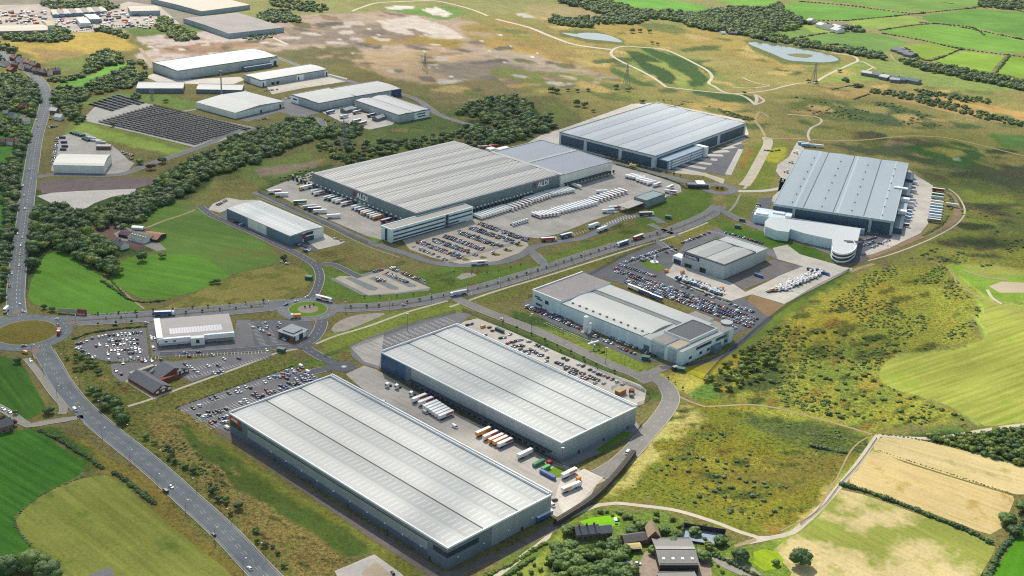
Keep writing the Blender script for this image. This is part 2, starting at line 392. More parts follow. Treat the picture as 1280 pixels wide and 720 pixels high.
smear([(175,48),(340,40),(340,58),(200,80)], 26, [(222,212,204),(150,124,104),(232,224,214),(180,156,136)], 4, 14, 3, .15, -.15, 4)
smear([(360,40),(620,30),(700,80),(560,100),(420,70)], 26, [(232,226,216),(220,210,196)], 1.5, 5, 2, .05, .1, 3)
NPARK = [(600,30),(720,20),(900,44),(1060,84),(1280,120),(1280,160),(1060,170),(940,170),(860,130),(700,130),(560,130),(540,104),(760,104)]
smear(NPARK, 150, [(160,148,88),(182,160,98),(118,126,70),(92,108,60),(196,172,110),(140,142,76),(168,156,96)], 8, 34, 8, .8, .12, 4)
G((68,96,50), 4, .6, (779,64),(795,64),(812,70),(828,79),(842,96),(846,106),(836,106),(822,99),(810,91),(798,78))
G((72,102,52), 4, .6, (797,59),(815,61),(832,66),(852,73),(868,82),(880,92),(886,100),(880,109),(868,109),(862,98),(846,85),(820,70))
G((84,108,54), 5, .6, (832,64),(860,73),(890,86),(900,94),(892,94),(868,82))
G((76,104,58), 5, .7, (868,112),(905,118),(940,120),(945,130),(900,126),(865,118))
G((84,110,56), 4, .6, (760,84),(790,96),(820,109),(800,107),(768,93))
G((152,162,84), 4, .3, (800,76),(830,78),(858,98),(862,108),(850,108),(842,92),(824,82))
G((112,122,72), 4, .7, (928,50),(950,50),(1012,60),(1052,72),(1052,80),(1020,82),(980,80),(940,62))
G((118,124,76), 4, .7, (698,38),(745,38),(782,50),(780,57),(740,54),(700,46))
smear([(1040,160),(1280,190),(1280,320),(1140,330),(1210,290),(1200,240),(1150,206)], 70, [(84,94,54),(70,82,50),(130,130,66),(150,144,72),(108,114,60),(96,84,62)], 10, 36, 8, .9, .3, 4)
smear([(880,480),(960,415),(1050,352),(1180,328),(1228,390),(1234,415),(1112,446),(1102,478),(1215,524),(1100,536),(980,515)], 130, [(96,106,44),(78,92,40),(160,150,60),(150,160,66),(168,150,62),(104,108,44),(132,112,52),(96,104,46)], 6, 20, 4, 1., -.5, 2.2)
smear([(845,510),(960,512),(1070,545),(1040,610),(970,660),(860,636),(780,620),(820,550)], 70, [(92,102,42),(78,90,40),(134,130,44),(116,104,46),(150,144,56),(104,116,48)], 7, 22, 4, 1., -.2, 2.2)
smear([(100,440),(240,480),(300,600),(430,720),(330,720),(180,570)], 70, [(84,92,46),(70,80,42),(142,126,72),(118,96,60),(150,136,80),(100,104,52)], 5, 18, 3, 1., .7, 3)
smear([(400,300),(520,330),(560,345),(700,320),(860,280),(890,250),(780,270),(560,372),(420,340)], 40, [(92,106,50),(128,122,66),(84,98,48),(112,112,58)], 6, 20, 4, .7, -.2, 3)
smear([(240,200),(400,180),(620,140),(700,130),(640,170),(420,220),(270,250)], 50, [(92,100,54),(78,92,50),(132,124,74),(112,114,62)], 8, 24, 5, .8, -.2, 3)
def wob(x, y, s, seed):
    r = np.random.RandomState(seed); o = np.zeros_like(x)
    for k in range(7):
        a = r.rand()*6.283; f = s*(1.7**(k % 4))*(.8+.4*r.rand())
        o += np.sin((x*math.cos(a)+y*math.sin(a))*f+r.rand()*6.28)/(1.4**(k % 4))
    return o/3.
def build_ground():
    fine = np.radians(np.arange(-26.5, 26.51, .085))
    ang = np.concatenate([np.radians(np.arange(-180, -27, 9)), fine, np.radians(np.arange(27, 181, 9))])
    dep = np.radians(np.concatenate([np.arange(80, 37, -3), np.arange(36.5, 8.2, -.058), np.array([7.5, 6.5, 5, 3.5, 2, 1, .6])]))
    r = H/np.tan(dep)
    A, Rr = np.meshgrid(ang, r); x = (Rr*np.sin(A)).ravel(); y = (Rr*np.cos(A)).ravel()
    nr, na = Rr.shape; n = nr*na
    col = np.zeros((n, 4), np.float32); col[:, :3] = alb(128, 122, 74); col[:, 3] = .5
    wx = wob(x, y, .05, 1); wy = wob(x, y, .05, 2); wx2 = wob(x, y, .25, 3); wy2 = wob(x, y, .25, 4)
    for c, fe, tuft, pts in GP:
        P = np.array([at(*p) for p in pts]); m = fe*2.2
        idx = np.where((x > P[:, 0].min()-m) & (x < P[:, 0].max()+m) & (y > P[:, 1].min()-m) & (y < P[:, 1].max()+m))[0]
        if len(idx) == 0: continue
        X = x[idx]+(wx[idx]*.9+wx2[idx]*.35)*fe; Y = y[idx]+(wy[idx]*.9+wy2[idx]*.35)*fe
        ins = np.zeros(len(idx), bool); dmin = np.full(len(idx), 1e9)
        for i in range(len(P)):
            a = P[i]; b = P[(i+1) % len(P)]; e = b-a
            t = np.clip(((X-a[0])*e[0]+(Y-a[1])*e[1])/(e@e+1e-9), 0, 1)
            dmin = np.minimum(dmin, np.hypot(X-a[0]-t*e[0], Y-a[1]-t*e[1]))
            cr = (a[1] > Y) != (b[1] > Y)
            with np.errstate(divide='ignore', invalid='ignore'):
                xi = (b[0]-a[0])*(Y-a[1])/(b[1]-a[1])+a[0]
            ins ^= cr & (X < xi)
        sd = np.where(ins, dmin, -dmin); w = np.clip(.5+sd/(1.2*fe), 0, 1); w = w*w*(3-2*w)
        w = w[:, None]; col[idx] = col[idx]*(1-w)+np.array([*c, tuft])*w
    me = bpy.data.meshes.new('ground'); me.vertices.add(n)
    me.vertices.foreach_set('co', np.stack([x, y, np.zeros(n)], 1).astype(np.float32).ravel())
    i = np.arange(nr-1)[:, None]*na+np.arange(na-1)[None, :]
    q = np.stack([i, i+1, i+na+1, i+na], -1).reshape(-1, 4)[:, ::-1].copy()
    nf = len(q); me.loops.add(nf*4); me.polygons.add(nf)
    me.loops.foreach_set('vertex_index', q.ravel().astype(np.int32)); me.polygons.foreach_set('loop_start', np.arange(0, nf*4, 4, dtype=np.int32))
    me.update(calc_edges=True)
    at_ = me.color_attributes.new('cover', 'FLOAT_COLOR', 'POINT'); at_.data.foreach_set('color', col.ravel())
    m = bpy.data.materials.new('rough_grassland'); nt, N, L, P = nodes(m); p = pos(nt)
    a = N.new('ShaderNodeAttribute'); a.attribute_name = 'cover'; c = a.outputs['Color']; tf = a.outputs['Alpha']
    n0 = noise(nt, p, .012, 5, .6); n1 = noise(nt, p, .06, 5, .65); n2 = noise(nt, p, .33, 5, .75); n3 = noise(nt, p, .9, 3, .7)
    n4 = noise(nt, p, .10, 4, .6, ((1, .25, 1), .6))
    v = mth(nt, 'ADD', ramp(nt, n1, .3, .7, -.22, .22), ramp(nt, n0, .3, .7, -.14, .14))
    v = mth(nt, 'ADD', v, mth(nt, 'MULTIPLY', ramp(nt, n2, .3, .7, -.75, .75), mth(nt, 'ADD', tf, .15)))
    v = mth(nt, 'ADD', v, mth(nt, 'MULTIPLY', ramp(nt, n3, .3, .7, -.6, .6), mth(nt, 'ADD', tf, .15)))
    v = mth(nt, 'MAXIMUM', mth(nt, 'ADD', v, 1.), .25)
    sc = N.new('ShaderNodeVectorMath'); sc.operation = 'SCALE'; L.new(c, sc.inputs[0]); L.new(v, sc.inputs['Scale'])
    out = sc.outputs[0]
    g = N.new('ShaderNodeVectorMath'); g.operation = 'MULTIPLY'; L.new(out, g.inputs[0]); g.inputs[1].default_value = (.62, .86, .62)
    s2 = N.new('ShaderNodeVectorMath'); s2.operation = 'MULTIPLY'; L.new(out, s2.inputs[0]); s2.inputs[1].default_value = (1.3, 1.1, 1.15)
    hue = mth(nt, 'ADD', mth(nt, 'MULTIPLY', n1, .6), mth(nt, 'MULTIPLY', n4, .4))
    out = mixc(nt, mth(nt, 'MULTIPLY', ramp(nt, hue, .52, .66), mth(nt, 'ADD', mth(nt, 'MULTIPLY', tf, .8), .12)), out, g.outputs[0])
    out = mixc(nt, mth(nt, 'MULTIPLY', ramp(nt, hue, .47, .34), mth(nt, 'ADD', mth(nt, 'MULTIPLY', tf, .7), .15)), out, s2.outputs[0])
    L.new(out, P.inputs['Base Color']); P.inputs['Roughness'].default_value = .95; P.inputs['Specular IOR Level'].default_value = .05
    bp = N.new('ShaderNodeBump'); bp.inputs['Strength'].default_value = .5; bp.inputs['Distance'].default_value = 1.2
    L.new(mth(nt, 'MULTIPLY', n2, tf), bp.inputs['Height']); L.new(bp.outputs[0], P.inputs['Normal'])
    me.materials.append(m)
    o = bpy.data.objects.new('ground', me); COL.objects.link(o); o['kind'] = 'structure'
build_ground()
# ------------------------------------------------------------ fields: crisp sheets with mowing lines
def fieldm(name, c1, c2, ang, period=5., amt=.35, tuft=.1, patch=None, k=None):
    m = bpy.data.materials.new(name); nt, N, L, P = nodes(m); p = pos(nt)
    c1 = alb(*c1, k=k); c2 = alb(*c2, k=k)
    n0 = noise(nt, p, .012, 4, .55); n1 = noise(nt, p, .07, 5, .65); n2 = noise(nt, p, .5, 4, .7)
    st = noise(nt, p, 1./period, 3, .5, ((.05, 1, 1), ang))
    f = mth(nt, 'ADD', mth(nt, 'MULTIPLY', ramp(nt, st, .32, .68), amt), mth(nt, 'MULTIPLY', ramp(nt, n1, .3, .7), 1-amt))
    out = mixc(nt, f, c1, c2)
    if patch:
        out = mixc(nt, mth(nt, 'MULTIPLY', ramp(nt, noise(nt, p, patch[1], 5, .62), patch[2], patch[2]+.09), .85), out, alb(*patch[0], k=k))
    v = mth(nt, 'ADD', mth(nt, 'ADD', ramp(nt, n0, .3, .7, .84, 1.14), ramp(nt, st, .35, .65, -.22*amt, .22*amt)), ramp(nt, n2, .3, .7, -tuft*1.7, tuft*1.7))
    s = N.new('ShaderNodeVectorMath'); s.operation = 'SCALE'; L.new(out, s.inputs[0]); L.new(v, s.inputs['Scale'])
    L.new(s.outputs[0], P.inputs['Base Color']); P.inputs['Roughness'].default_value = .95; P.inputs['Specular IOR Level'].default_value = .05
    return m
def wdir(a, b):
    p, q = at(*a), at(*b); return -math.atan2(q[1]-p[1], q[0]-p[0])
FZ = .04
def field(c1, c2, pts, ab, period=5., amt=.35, tuft=.1, patch=None, smo=8, k=None):
    n = 'field'
    return sheet(n, pts, FZ, fieldm('field_grass', c1, c2, wdir(*ab), period, amt, tuft, patch, k), smo)
# south-west
KS = KSHADE
field((58,98,34), (74,114,42), [(-60,440),(10,447),(28,457),(40,478),(52,498),(56,512),(40,523),(20,528),(0,516),(-60,490)], ((10,450),(50,500)), 4, .5)
field((54,102,32), (72,120,40), [(-60,548),(20,538),(50,541),(80,562),(104,580),(96,596),(62,612),(38,628),(18,645),(20,660),(38,682),(40,700),(-60,740)], ((20,545),(100,590)), 4, .55)
field((122,132,58), (144,146,70), [(20,650),(30,636),(58,616),(92,601),(135,594),(150,602),(186,634),(236,676),(290,720),(300,760),(60,760),(60,700),(36,680),(24,664)], ((60,640),(160,720)), 5, .45, .12, ((96,120,48), .03, .56))
# west
field((88,134,44), (104,148,54), [(36,372),(42,345),(58,318),(76,313),(100,326),(132,346),(156,368),(178,387),(140,393),(90,391),(55,385)], ((50,340),(150,385)), 6, .3)
field((86,130,44), (100,144,50), [(140,350),(152,326),(190,318),(250,320),(287,343),(262,358),(215,372),(180,374),(155,362)], ((150,330),(270,350)), 6, .3)
field((88,120,52), (106,132,60), [(137,278),(150,266),(228,250),(246,262),(300,280),(346,318),(346,328),(318,336),(287,343),(250,320),(195,316),(200,300),(180,284)], ((150,300),(300,330)), 8, .3, .12, ((110,118,60), .02, .55))
field((150,138,76), (128,124,62), [(205,386),(250,364),(292,344),(345,332),(372,334),(388,344),(386,356),(360,374),(300,380),(240,385)], ((220,380),(370,340)), 5, .4, .2, ((108,112,54), .05, .5))
field((100,150,62), (116,164,68), [(68,107),(100,98),(120,92),(135,81),(158,79),(172,88),(176,95),(158,99),(130,106),(102,112),(76,111)], ((80,105),(165,90)), 8, .3)
field((70,120,48), (80,130,52), [(-60,163),(18,172),(22,190),(0,206),(-60,215)], ((0,170),(20,190)), 8, .3)
field((62,112,44), (72,120,48), [(-60,238),(6,242),(8,270),(2,290),(-60,300)], ((0,240),(5,280)), 8, .3)
KS = KSUN
# mown meadow in the east
field((154,164,68), (178,182,88), [(1184,331),(1196,345),(1212,360),(1230,373),(1280,384),(1400,420),(1400,540),(1300,527),(1232,533),(1214,523),(1180,505),(1150,495),(1120,488),(1101,476),(1100,464),(1114,448),(1140,443),(1165,440),(1190,439),(1206,436),(1222,428),(1233,420),(1234,412),(1222,399),(1230,391),(1228,380),(1210,362),(1196,350),(1186,340)], ((1110,480),(1280,425)), 5, .6, .1, ((150,170,60), .02, .56))
# north-east pastures
for c1, c2, pts in [
    ((108,156,68), (122,170,74), [(973,11),(992,2),(1030,5),(1070,10),(1105,13),(1132,17),(1118,20),(1060,25),(1000,24),(982,18)]),
    ((116,154,74), (128,164,78), [(1000,-2),(1060,4),(1100,10),(1138,14),(1180,14),(1214,10),(1190,4),(1150,0),(1100,-8),(1000,-10)]),
    ((140,168,80), (152,176,82), [(1062,27),(1108,21),(1138,20),(1155,26),(1148,30),(1100,35),(1068,33)]),
    ((116,162,66), (130,176,72), [(1102,38),(1160,31),(1198,34),(1280,49),(1400,68),(1400,86),(1280,66),(1252,65),(1200,60),(1150,48),(1112,42)]),
    ((96,142,64), (120,164,70), [(1160,27),(1152,20),(1218,11),(1280,16),(1400,34),(1400,60),(1280,47),(1212,33),(1172,30)]),
    ((110,148,76), (124,158,80), [(1004,47),(1056,40),(1098,43),(1138,53),(1107,65),(1088,64),(1050,57),(1010,53)]),
    ((134,166,62), (146,174,68), [(1130,58),(1164,54),(1200,62),(1160,74),(1142,71)]),
    ((136,172,62), (150,184,68), [(1166,76),(1203,64),(1256,70),(1238,90),(1202,87),(1168,81)]),
    ((130,168,60), (146,180,66), [(1263,70),(1300,75),(1400,90),(1400,120),(1280,98),(1246,91)]),
    ((110,168,70), (124,180,76), [(750,-12),(800,-4),(862,4),(898,12),(885,15),(830,13),(792,9),(760,2)]),
    ((122,172,74), (136,184,80), [(884,-2),(960,-10),(972,2),(960,12),(925,8)]),
    ((118,150,78), (130,160,80), [(964,36),(1000,34),(1020,40),(1004,47),(985,48),(966,42)]),
    ((150,175,80), (160,182,84), [(1000,31),(1020,33),(1046,41),(1040,43),(1015,40)]),
    ((130,160,84), (142,168,86), [(1230,-4),(1400,10),(1400,28),(1280,14),(1240,8)]),
    ((118,156,78), (132,168,80), [(1020,-14),(1190,-10),(1260,-6),(1215,8),(1140,-2)])]:
    field(c1, c2, pts, (pts[0], pts[len(pts)//2]), 10, .3, .06, None, 0)
# south-east
field((226,206,154), (212,192,132), [(1104,546),(1140,548),(1200,562),(1280,584),(1400,620),(1400,660),(1290,618),(1270,618),(1200,598),(1130,576),(1092,562)], ((1110,560),(1270,605)), 3.5, .6, .08, ((176,170,88), .03, .56))
field((226,204,148), (210,186,124), [(1090,564),(1130,578),(1200,600),(1266,620),(1268,624),(1252,660),(1238,668),(1200,655),(1120,625),(1062,604),(1072,588)], ((1090,580),(1250,640)), 3.5, .6, .08, ((190,162,92), .04, .58))
field((226,206,154), (212,194,134), [(1050,612),(1078,618),(1140,640),(1200,662),(1240,674),(1244,686),(1225,720),(1200,770),(960,770),(990,716),(962,692),(975,680),(1020,650)], ((1060,620),(1220,700)), 3.5, .5, .1, ((140,156,54), .018, .45))
field((78,138,26), (92,152,32), [(1300,618),(1282,650),(1262,684),(1240,724),(1230,770),(1500,770),(1500,600)], ((1270,660),(1240,720)), 4, .3)
field((150,178,38), (164,188,46), [(942,690),(955,686),(972,690),(980,700),(974,710),(956,714),(942,704)], ((945,690),(975,710)), 4, .4)
field((120,190,20), (138,200,30), [(724,652),(740,647),(775,643),(775,657),(755,659),(732,657)], ((724,652),(770,650)), 4, .3, smo=0)
# sandy pads and earthworks, water
SANDM = M('bare_earth', alb(190,172,148), .95, 0, .18, .08, .1, (.02, .5))
LAGM = bpy.data.materials.new('lake_water'); _nt, _N, _L, _P = nodes(LAGM)
_P.inputs['Base Color'].default_value = (.10, .11, .10, 1); _P.inputs['Roughness'].default_value = .12; _P.inputs['Specular IOR Level'].default_value = .8
_b = _N.new('ShaderNodeBump'); _b.inputs['Strength'].default_value = .15; _L.new(noise(_nt, pos(_nt), .3, 3), _b.inputs['Height']); _L.new(_b.outputs[0], _P.inputs['Normal'])
def water(pts): return sheet('lake_water' if len(pts) > 9 else 'pond_water', pts, .1, LAGM, 6)
water([(935,54),(948,53),(975,57),(1010,63),(1035,68),(1047,73),(1046,76),(1030,78),(1005,77),(985,75),(965,67),(950,61)])
water([(722,42),(740,41),(760,44),(775,50),(776,53),(758,51),(735,49),(722,46)])
water([(702,41),(722,43),(720,46)])
sheet('island_grass', [(984,68),(998,67),(1012,68),(1016,70),(1008,72),(995,71)], .3, M('island_turf', alb(130,130,80), .95), 5)
sheet('paddock_ground', [(100,290),(108,281),(128,278),(146,283),(150,291),(142,299),(122,303),(104,300)], .05, M('paddock_sand', alb(128,104,92), .95, 0, .15, .2, .1), 5)
sheet('bare_ground', [(414,413),(420,404),(440,395),(462,392),(480,391),(481,393),(470,398),(452,406),(430,414),(418,416)], .05, M('pale_rubble', alb(186,176,162), .95, 0, .2, .12, .1, (.3, .4)), 5)
sheet('bare_ground', [(919,390),(930,383),(939,368),(980,381),(966,394),(958,397),(940,394)], .05, M('brown_plot', alb(168,138,100), .95, 0, .15, .1, .1, (.05, .4)))
# ------------------------------------------------------------ hard surfaces
def tarm(name, col, patch=.2, sc=.08, streak=0., ang=0., joints=0.):
    m = bpy.data.materials.new(name); nt, N, L, P = nodes(m); p = pos(nt); c = alb(*col)
    n0 = noise(nt, p, sc, 5, .65); n1 = noise(nt, p, .5, 4, .7); n2 = noise(nt, p, .02, 3, .5)
    v = mth(nt, 'ADD', ramp(nt, n0, .3, .7, 1-patch*.6, 1+patch*.5), ramp(nt, n1, .3, .7, -.08, .08))
    v = mth(nt, 'ADD', v, ramp(nt, n2, .3, .7, -.07, .07))
    if streak: v = mth(nt, 'SUBTRACT', v, ramp(nt, noise(nt, p, .35, 4, .7, ((.08, 1, 1), ang)), .5, .72, 0, streak))
    if joints:
        mp = N.new('ShaderNodeMapping'); mp.inputs['Rotation'].default_value = (0, 0, ang); L.new(p, mp.inputs['Vector'])
        s = N.new('ShaderNodeSeparateXYZ'); L.new(mp.outputs[0], s.inputs[0])
        for q in (0, 1):
            v = mth(nt, 'SUBTRACT', v, mth(nt, 'MULTIPLY', mth(nt, 'LESS_THAN', mth(nt, 'FRACT', mth(nt, 'DIVIDE', s.outputs[q], 9.)), .045), joints))
        wn = N.new('ShaderNodeTexWhiteNoise'); wn.noise_dimensions = '2D'; cb = N.new('ShaderNodeCombineXYZ')
        for q in (0, 1): L.new(mth(nt, 'FLOOR', mth(nt, 'DIVIDE', s.outputs[q], 9.)), cb.inputs[q])
        L.new(cb.outputs[0], wn.inputs['Vector']); v = mth(nt, 'ADD', v, ramp(nt, wn.outputs[0], 0, 1, -.03, .03))
    sc_ = N.new('ShaderNodeVectorMath'); sc_.operation = 'SCALE'; sc_.inputs[0].default_value = c; L.new(v, sc_.inputs['Scale'])
    L.new(sc_.outputs[0], P.inputs['Base Color']); P.inputs['Roughness'].default_value = .9; P.inputs['Specular IOR Level'].default_value = .2
    return m
YAW = math.radians(-43.3)
ROAD = tarm('road_asphalt', (134,135,138), .32, .06)
ROADA = tarm('trunk_road_asphalt', (124,131,134), .3, .06, .22, -YAW)
ROADD = tarm('fresh_asphalt', (104,106,114), .15, .1)
LANE = tarm('old_lane_asphalt', (150,146,140), .2)
CONC = tarm('yard_concrete', (194,188,178), .26, .04, .22, -YAW, .10)
CONCB = tarm('bright_yard_concrete', (222,214,200), .22, .04, .2, -YAW, .08)
CARP = tarm('car_park_asphalt', (136,134,136), .2, .08, .10, -YAW)
CARPD = tarm('dark_car_park_asphalt', (114,115,120), .2, .08)
GRAV = tarm('gravel_strip', (128,118,110), .35, .2, .2, -YAW)
SANDP = tarm('sand_asphalt', (202,190,170), .12, .08)
BAY = tarm('bay_blocks', (142,148,150), .15, .1)
PATHM = tarm('track_stone', (214,202,180), .18, .1)
PATHB = tarm('track_earth', (178,158,120), .25, .15)
FOOT = tarm('footway_asphalt', (168,162,150), .15, .1)
KERB = M('kerb_stone', alb(190,186,174), .85, 0, .15)
WHITE = M('road_paint', (.42, .43, .42), .7, 0, .12, .6)
YELL = M('yellow_paint', (.55, .40, .12), .7, 0, .15, .6)
ZY, ZR, ZM, ZI, ZF = .10, .14, .18, .24, .08
ROADS = []   # (world points, half width)
def road(pts, width, mat=ROAD, name='road', kerb=True, z=None, step=5.):
    z = ZR+.0045*(len(ROADS) % 7) if z is None else z
    w = smooth(W(pts), step); ROADS.append((np.array(w), width/2, kerb))
    o = ribw(w, width, z).build(name, mat); o['kind'] = 'structure'; return w
def dashes(w, off, on, gap, wd=.35, col=0, mb=None, start=0.):
    A = np.array(w); s = np.concatenate([[0], np.cumsum(np.linalg.norm(np.diff(A, axis=0), axis=1))])
    T = np.gradient(A, axis=0); T /= np.linalg.norm(T, axis=1)[:, None]; Nn = np.stack([-T[:, 1], T[:, 0]], 1); A = A+Nn*off
    t = start
    while t+on < s[-1]:
        q = [(float(np.interp(t+k*on, s, A[:, 0])), float(np.interp(t+k*on, s, A[:, 1]))) for k in (0, .5, 1)]
        ribw(q, wd, ZM+.04, mb, 0); t += on+gap
# trunk road on the west side
A6 = road([(385,772),(328,716),(283,668),(233,622),(186,580),(136,540),(98,506),(76,478),(65,458),(56,443),(50,430)], 15.5, ROADA, 'trunk_road')
A6N = road([(22,395),(20,380),(20,362),(24,320),(30,280),(35,240),(41,200),(46,170),(55,140),(58,122),(54,108),(48,100),(40,92),(20,78),(0,66),(-60,40)], 14, ROADA, 'trunk_road')
A6W = road([(20,402),(0,400),(-60,398)], 12, ROADA)
A6S = road([(20,434),(0,434),(-60,436)], 12, ROADA)
LINK = road([(66,402),(110,400),(160,397),(220,393),(280,388),(330,383),(365,380)], 21, ROAD)
L2 = road([(404,386),(440,385),(480,383),(520,378),(560,370),(610,358),(660,343),(710,327),(760,311),(810,297),(850,284),(885,269),(900,258)], 16, ROAD)
R2N = road([(893,236),(870,230),(835,221),(800,212),(775,206),(745,196),(720,190)], 11, ROAD)
R2S = road([(900,262),(925,275),(958,288),(1000,301),(1030,312),(1050,321)], 9, ROAD)
SPUR = road([(568,372),(585,380),(608,390),(640,402),(680,418),(722,437),(762,456),(790,466),(812,478)], 10, LANE)
SPUR2 = road([(800,466),(822,474),(836,488),(838,502),(826,522),(806,545),(786,568),(766,584),(748,594)], 12.5, LANE)
SPUR3 = road([(806,470),(820,464),(832,458)], 9, LANE, kerb=False)
SRB = road([(398,392),(402,402),(399,413),(391,424),(378,432)], 9.5, ROADD)
SW1 = road([(378,433),(350,434),(310,437),(270,440),(230,442),(200,443)], 8, ROADD)
SE1 = road([(376,430),(390,440),(408,450),(424,457)], 8.5, ROADD)
SE2 = road([(372,472),(395,464),(424,458)], 8, ROADD)
NRB = road([(388,375),(396,362),(400,347),(396,334),(386,326),(366,315),(342,304),(318,292),(290,280),(266,270),(250,258)], 7.5, ROADD)
NB2 = road([(398,332),(412,330),(424,334),(438,341),(450,347)], 7, ROADD)
ALS = road([(318,240),(360,258),(410,279),(460,302),(510,318),(540,328),(575,332),(620,329),(648,321),(668,309),(700,302),(730,297),(760,282),(780,272),(800,270),(816,272),(828,279)], 9, ROAD, kerb=False)
AL2 = road([(662,312),(672,322),(684,334)], 9, ROAD)
road([(556,328),(590,318),(640,305)], 6, FOOT, 'path', False)
# car park lane behind the solar field and estate roads (north)
road([(160,150),(190,145),(225,140),(260,134)], 6, FOOT, 'lane', False)
road([(46,222),(60,219),(100,219),(150,218),(185,206),(215,196),(260,180),(285,168),(320,160)], 9, ROAD)
road([(320,62),(352,74),(390,88),(430,100),(480,112),(520,124),(548,143),(580,154),(610,162),(628,166)], 8, ROAD)
road([(290,142),(330,136),(360,128),(392,118),(430,108),(450,104)], 7, ROAD)
road([(304,112),(320,122),(345,128)], 6, ROAD, kerb=False)
road([(405,160),(400,150),(385,146),(372,143)], 8, ROAD)
road([(812,280),(835,290),(852,296)], 6, ROAD)
road([(816,298),(830,307),(842,316)], 6, ROAD)
# old lane joining on the south-west
road([(104,521),(85,524),(60,528),(36,532),(28,528),(14,518),(-10,505),(-40,496)], 5.5, FOOT, 'lane')
road([(34,448),(50,468),(64,488),(80,508),(78,518)], 5, FOOT, 'lane')
# tracks and paths
def track(pts, w, m=PATHM, name='track', step=6.): return ribbon(name, pts, w, ZF+.004*(len(ROADS) % 5), m, step)
track([(712,646),(730,638),(750,631),(770,629),(800,632),(840,637),(870,645),(900,655),(925,665),(948,672),(965,672)], 3.6)
track([(935,678),(965,672),(990,666),(1010,650),(1030,630),(1050,607),(1072,580),(1092,552),(1098,544)], 4.2)
track([(1098,544),(1130,547),(1160,548),(1190,545),(1230,538),(1280,531),(1400,520)], 4)
track([(845,494),(865,503),(880,508),(910,507),(940,506),(970,510),(1010,520),(1050,531),(1090,543)], 2.2, PATHB)
track([(640,706),(655,694),(672,682),(684,672),(690,660)], 3.4)
track([(560,760),(600,735),(640,706)], 3.4)
track([(918,683),(935,678),(945,674)], 3, PATHB)
track([(1086,546),(1075,552),(1062,566),(1045,600),(1040,607),(1020,640),(1000,652),(975,664)], 1.2, PATHB)
track([(1092,330),(1075,335),(1062,340)], 5, PATHB)
track([(1085,322),(1110,312),(1140,300),(1170,288),(1190,278),(1197,266),(1192,250),(1184,240)], 8, tarm('haul_road', (160,132,105), .35, .1))
track([(1085,326),(1120,316),(1165,298),(1196,280),(1206,264),(1198,246),(1186,236)], 2., PATHM)
track([(1000,362),(1040,338),(1062,330),(1080,324)], 9, tarm('haul_road', (128,116,92), .4, .1))
track([(930,232),(938,222),(950,200),(960,180),(958,172)], 12, PATHM, 'haul_road')
track([(958,174),(964,178),(952,205),(942,222),(930,236)], 3.4, PATHM)
track([(922,239),(940,239),(960,238),(980,234),(992,228)], 7, tarm('yard_entry', (222,218,208), .1, .1), 'yard_entry')
track([(925,243),(920,254),(912,264)], 2.5, FOOT, 'path')
track([(955,174),(975,173),(1010,174),(1040,176),(1080,175),(1110,172),(1140,170),(1180,172),(1220,180),(1260,190),(1340,210)], 4, PATHB)
track([(1012,176),(1010,168),(1014,160),(1024,155),(1027,150),(1020,146),(1000,144),(985,143)], 3.2, PATHM)
track([(957,172),(951,160),(944,150),(950,140),(960,146)], 4, PATHB)
track([(944,118),(946,124),(944,131)], 5, PATHM)
track([(944,131),(936,124),(926,119),(905,115),(893,108),(886,104),(890,96),(884,88),(868,79),(850,70),(830,62),(800,59),(780,58),(768,61),(764,68),(775,76),(800,88),(818,98),(833,109)], 5, PATHM)
track([(833,109),(860,112),(900,116),(925,117),(960,113),(980,108),(1000,104),(1018,104)], 4, PATHM)
track([(1018,104),(1030,96),(1046,88),(1064,80),(1072,76),(1066,70),(1040,66)], 4.5, PATHM)
track([(1018,104),(1030,108),(1060,110),(1090,116),(1130,124),(1170,136),(1220,147),(1290,160)], 5, PATHB)
track([(944,131),(955,126),(946,119)], 4, PATHM)
track([(620,24),(660,34),(690,46),(720,56),(764,62)], 8, PATHM)
track([(610,20),(590,12),(560,4),(540,1),(500,2),(470,4),(450,10),(440,14)], 6, PATHM)
track([(1072,76),(1080,78),(1095,86)], 3, PATHM)
track([(928,97),(940,102),(955,106),(962,107),(940,110),(915,109)], 3, PATHM)
track([(1080,90),(1092,84)], 3, PATHM)
track([(1113,68),(1122,78),(1150,84),(1200,94)], 3, PATHB)
track([(1160,326),(1180,333),(1192,344),(1198,356),(1230,374),(1280,392),(1360,420)], 2, PATHB)
track([(1205,338),(1230,346),(1260,350)], 4, PATHB)
track([(1234,362),(1240,372),(1252,380)], 3, PATHM)
track([(170,288),(185,284),(205,276),(230,268),(244,262)], 3, PATHB)
track([(130,348),(140,352),(160,370),(180,386)], 2, PATHB)
track([(160,508),(180,502),(200,495),(230,484),(280,466),(310,455),(335,445),(352,440),(372,436)], 2.6, PATHM, 'footpath')
track([(395,430),(420,420),(460,408),(510,390),(560,376)], 2.6, PATHM, 'footpath')
track([(562,384),(620,364),(680,346),(740,327),(800,308),(840,296),(885,278)], 2.6, PATHM, 'footpath')
track([(320,246),(360,262),(410,284),(455,306),(500,322)], 1.5, FOOT, 'footpath')
track([(175,60),(190,80),(196,88)], 6, PATHB)
track([(318,34),(335,44),(360,56)], 6, PATHM)
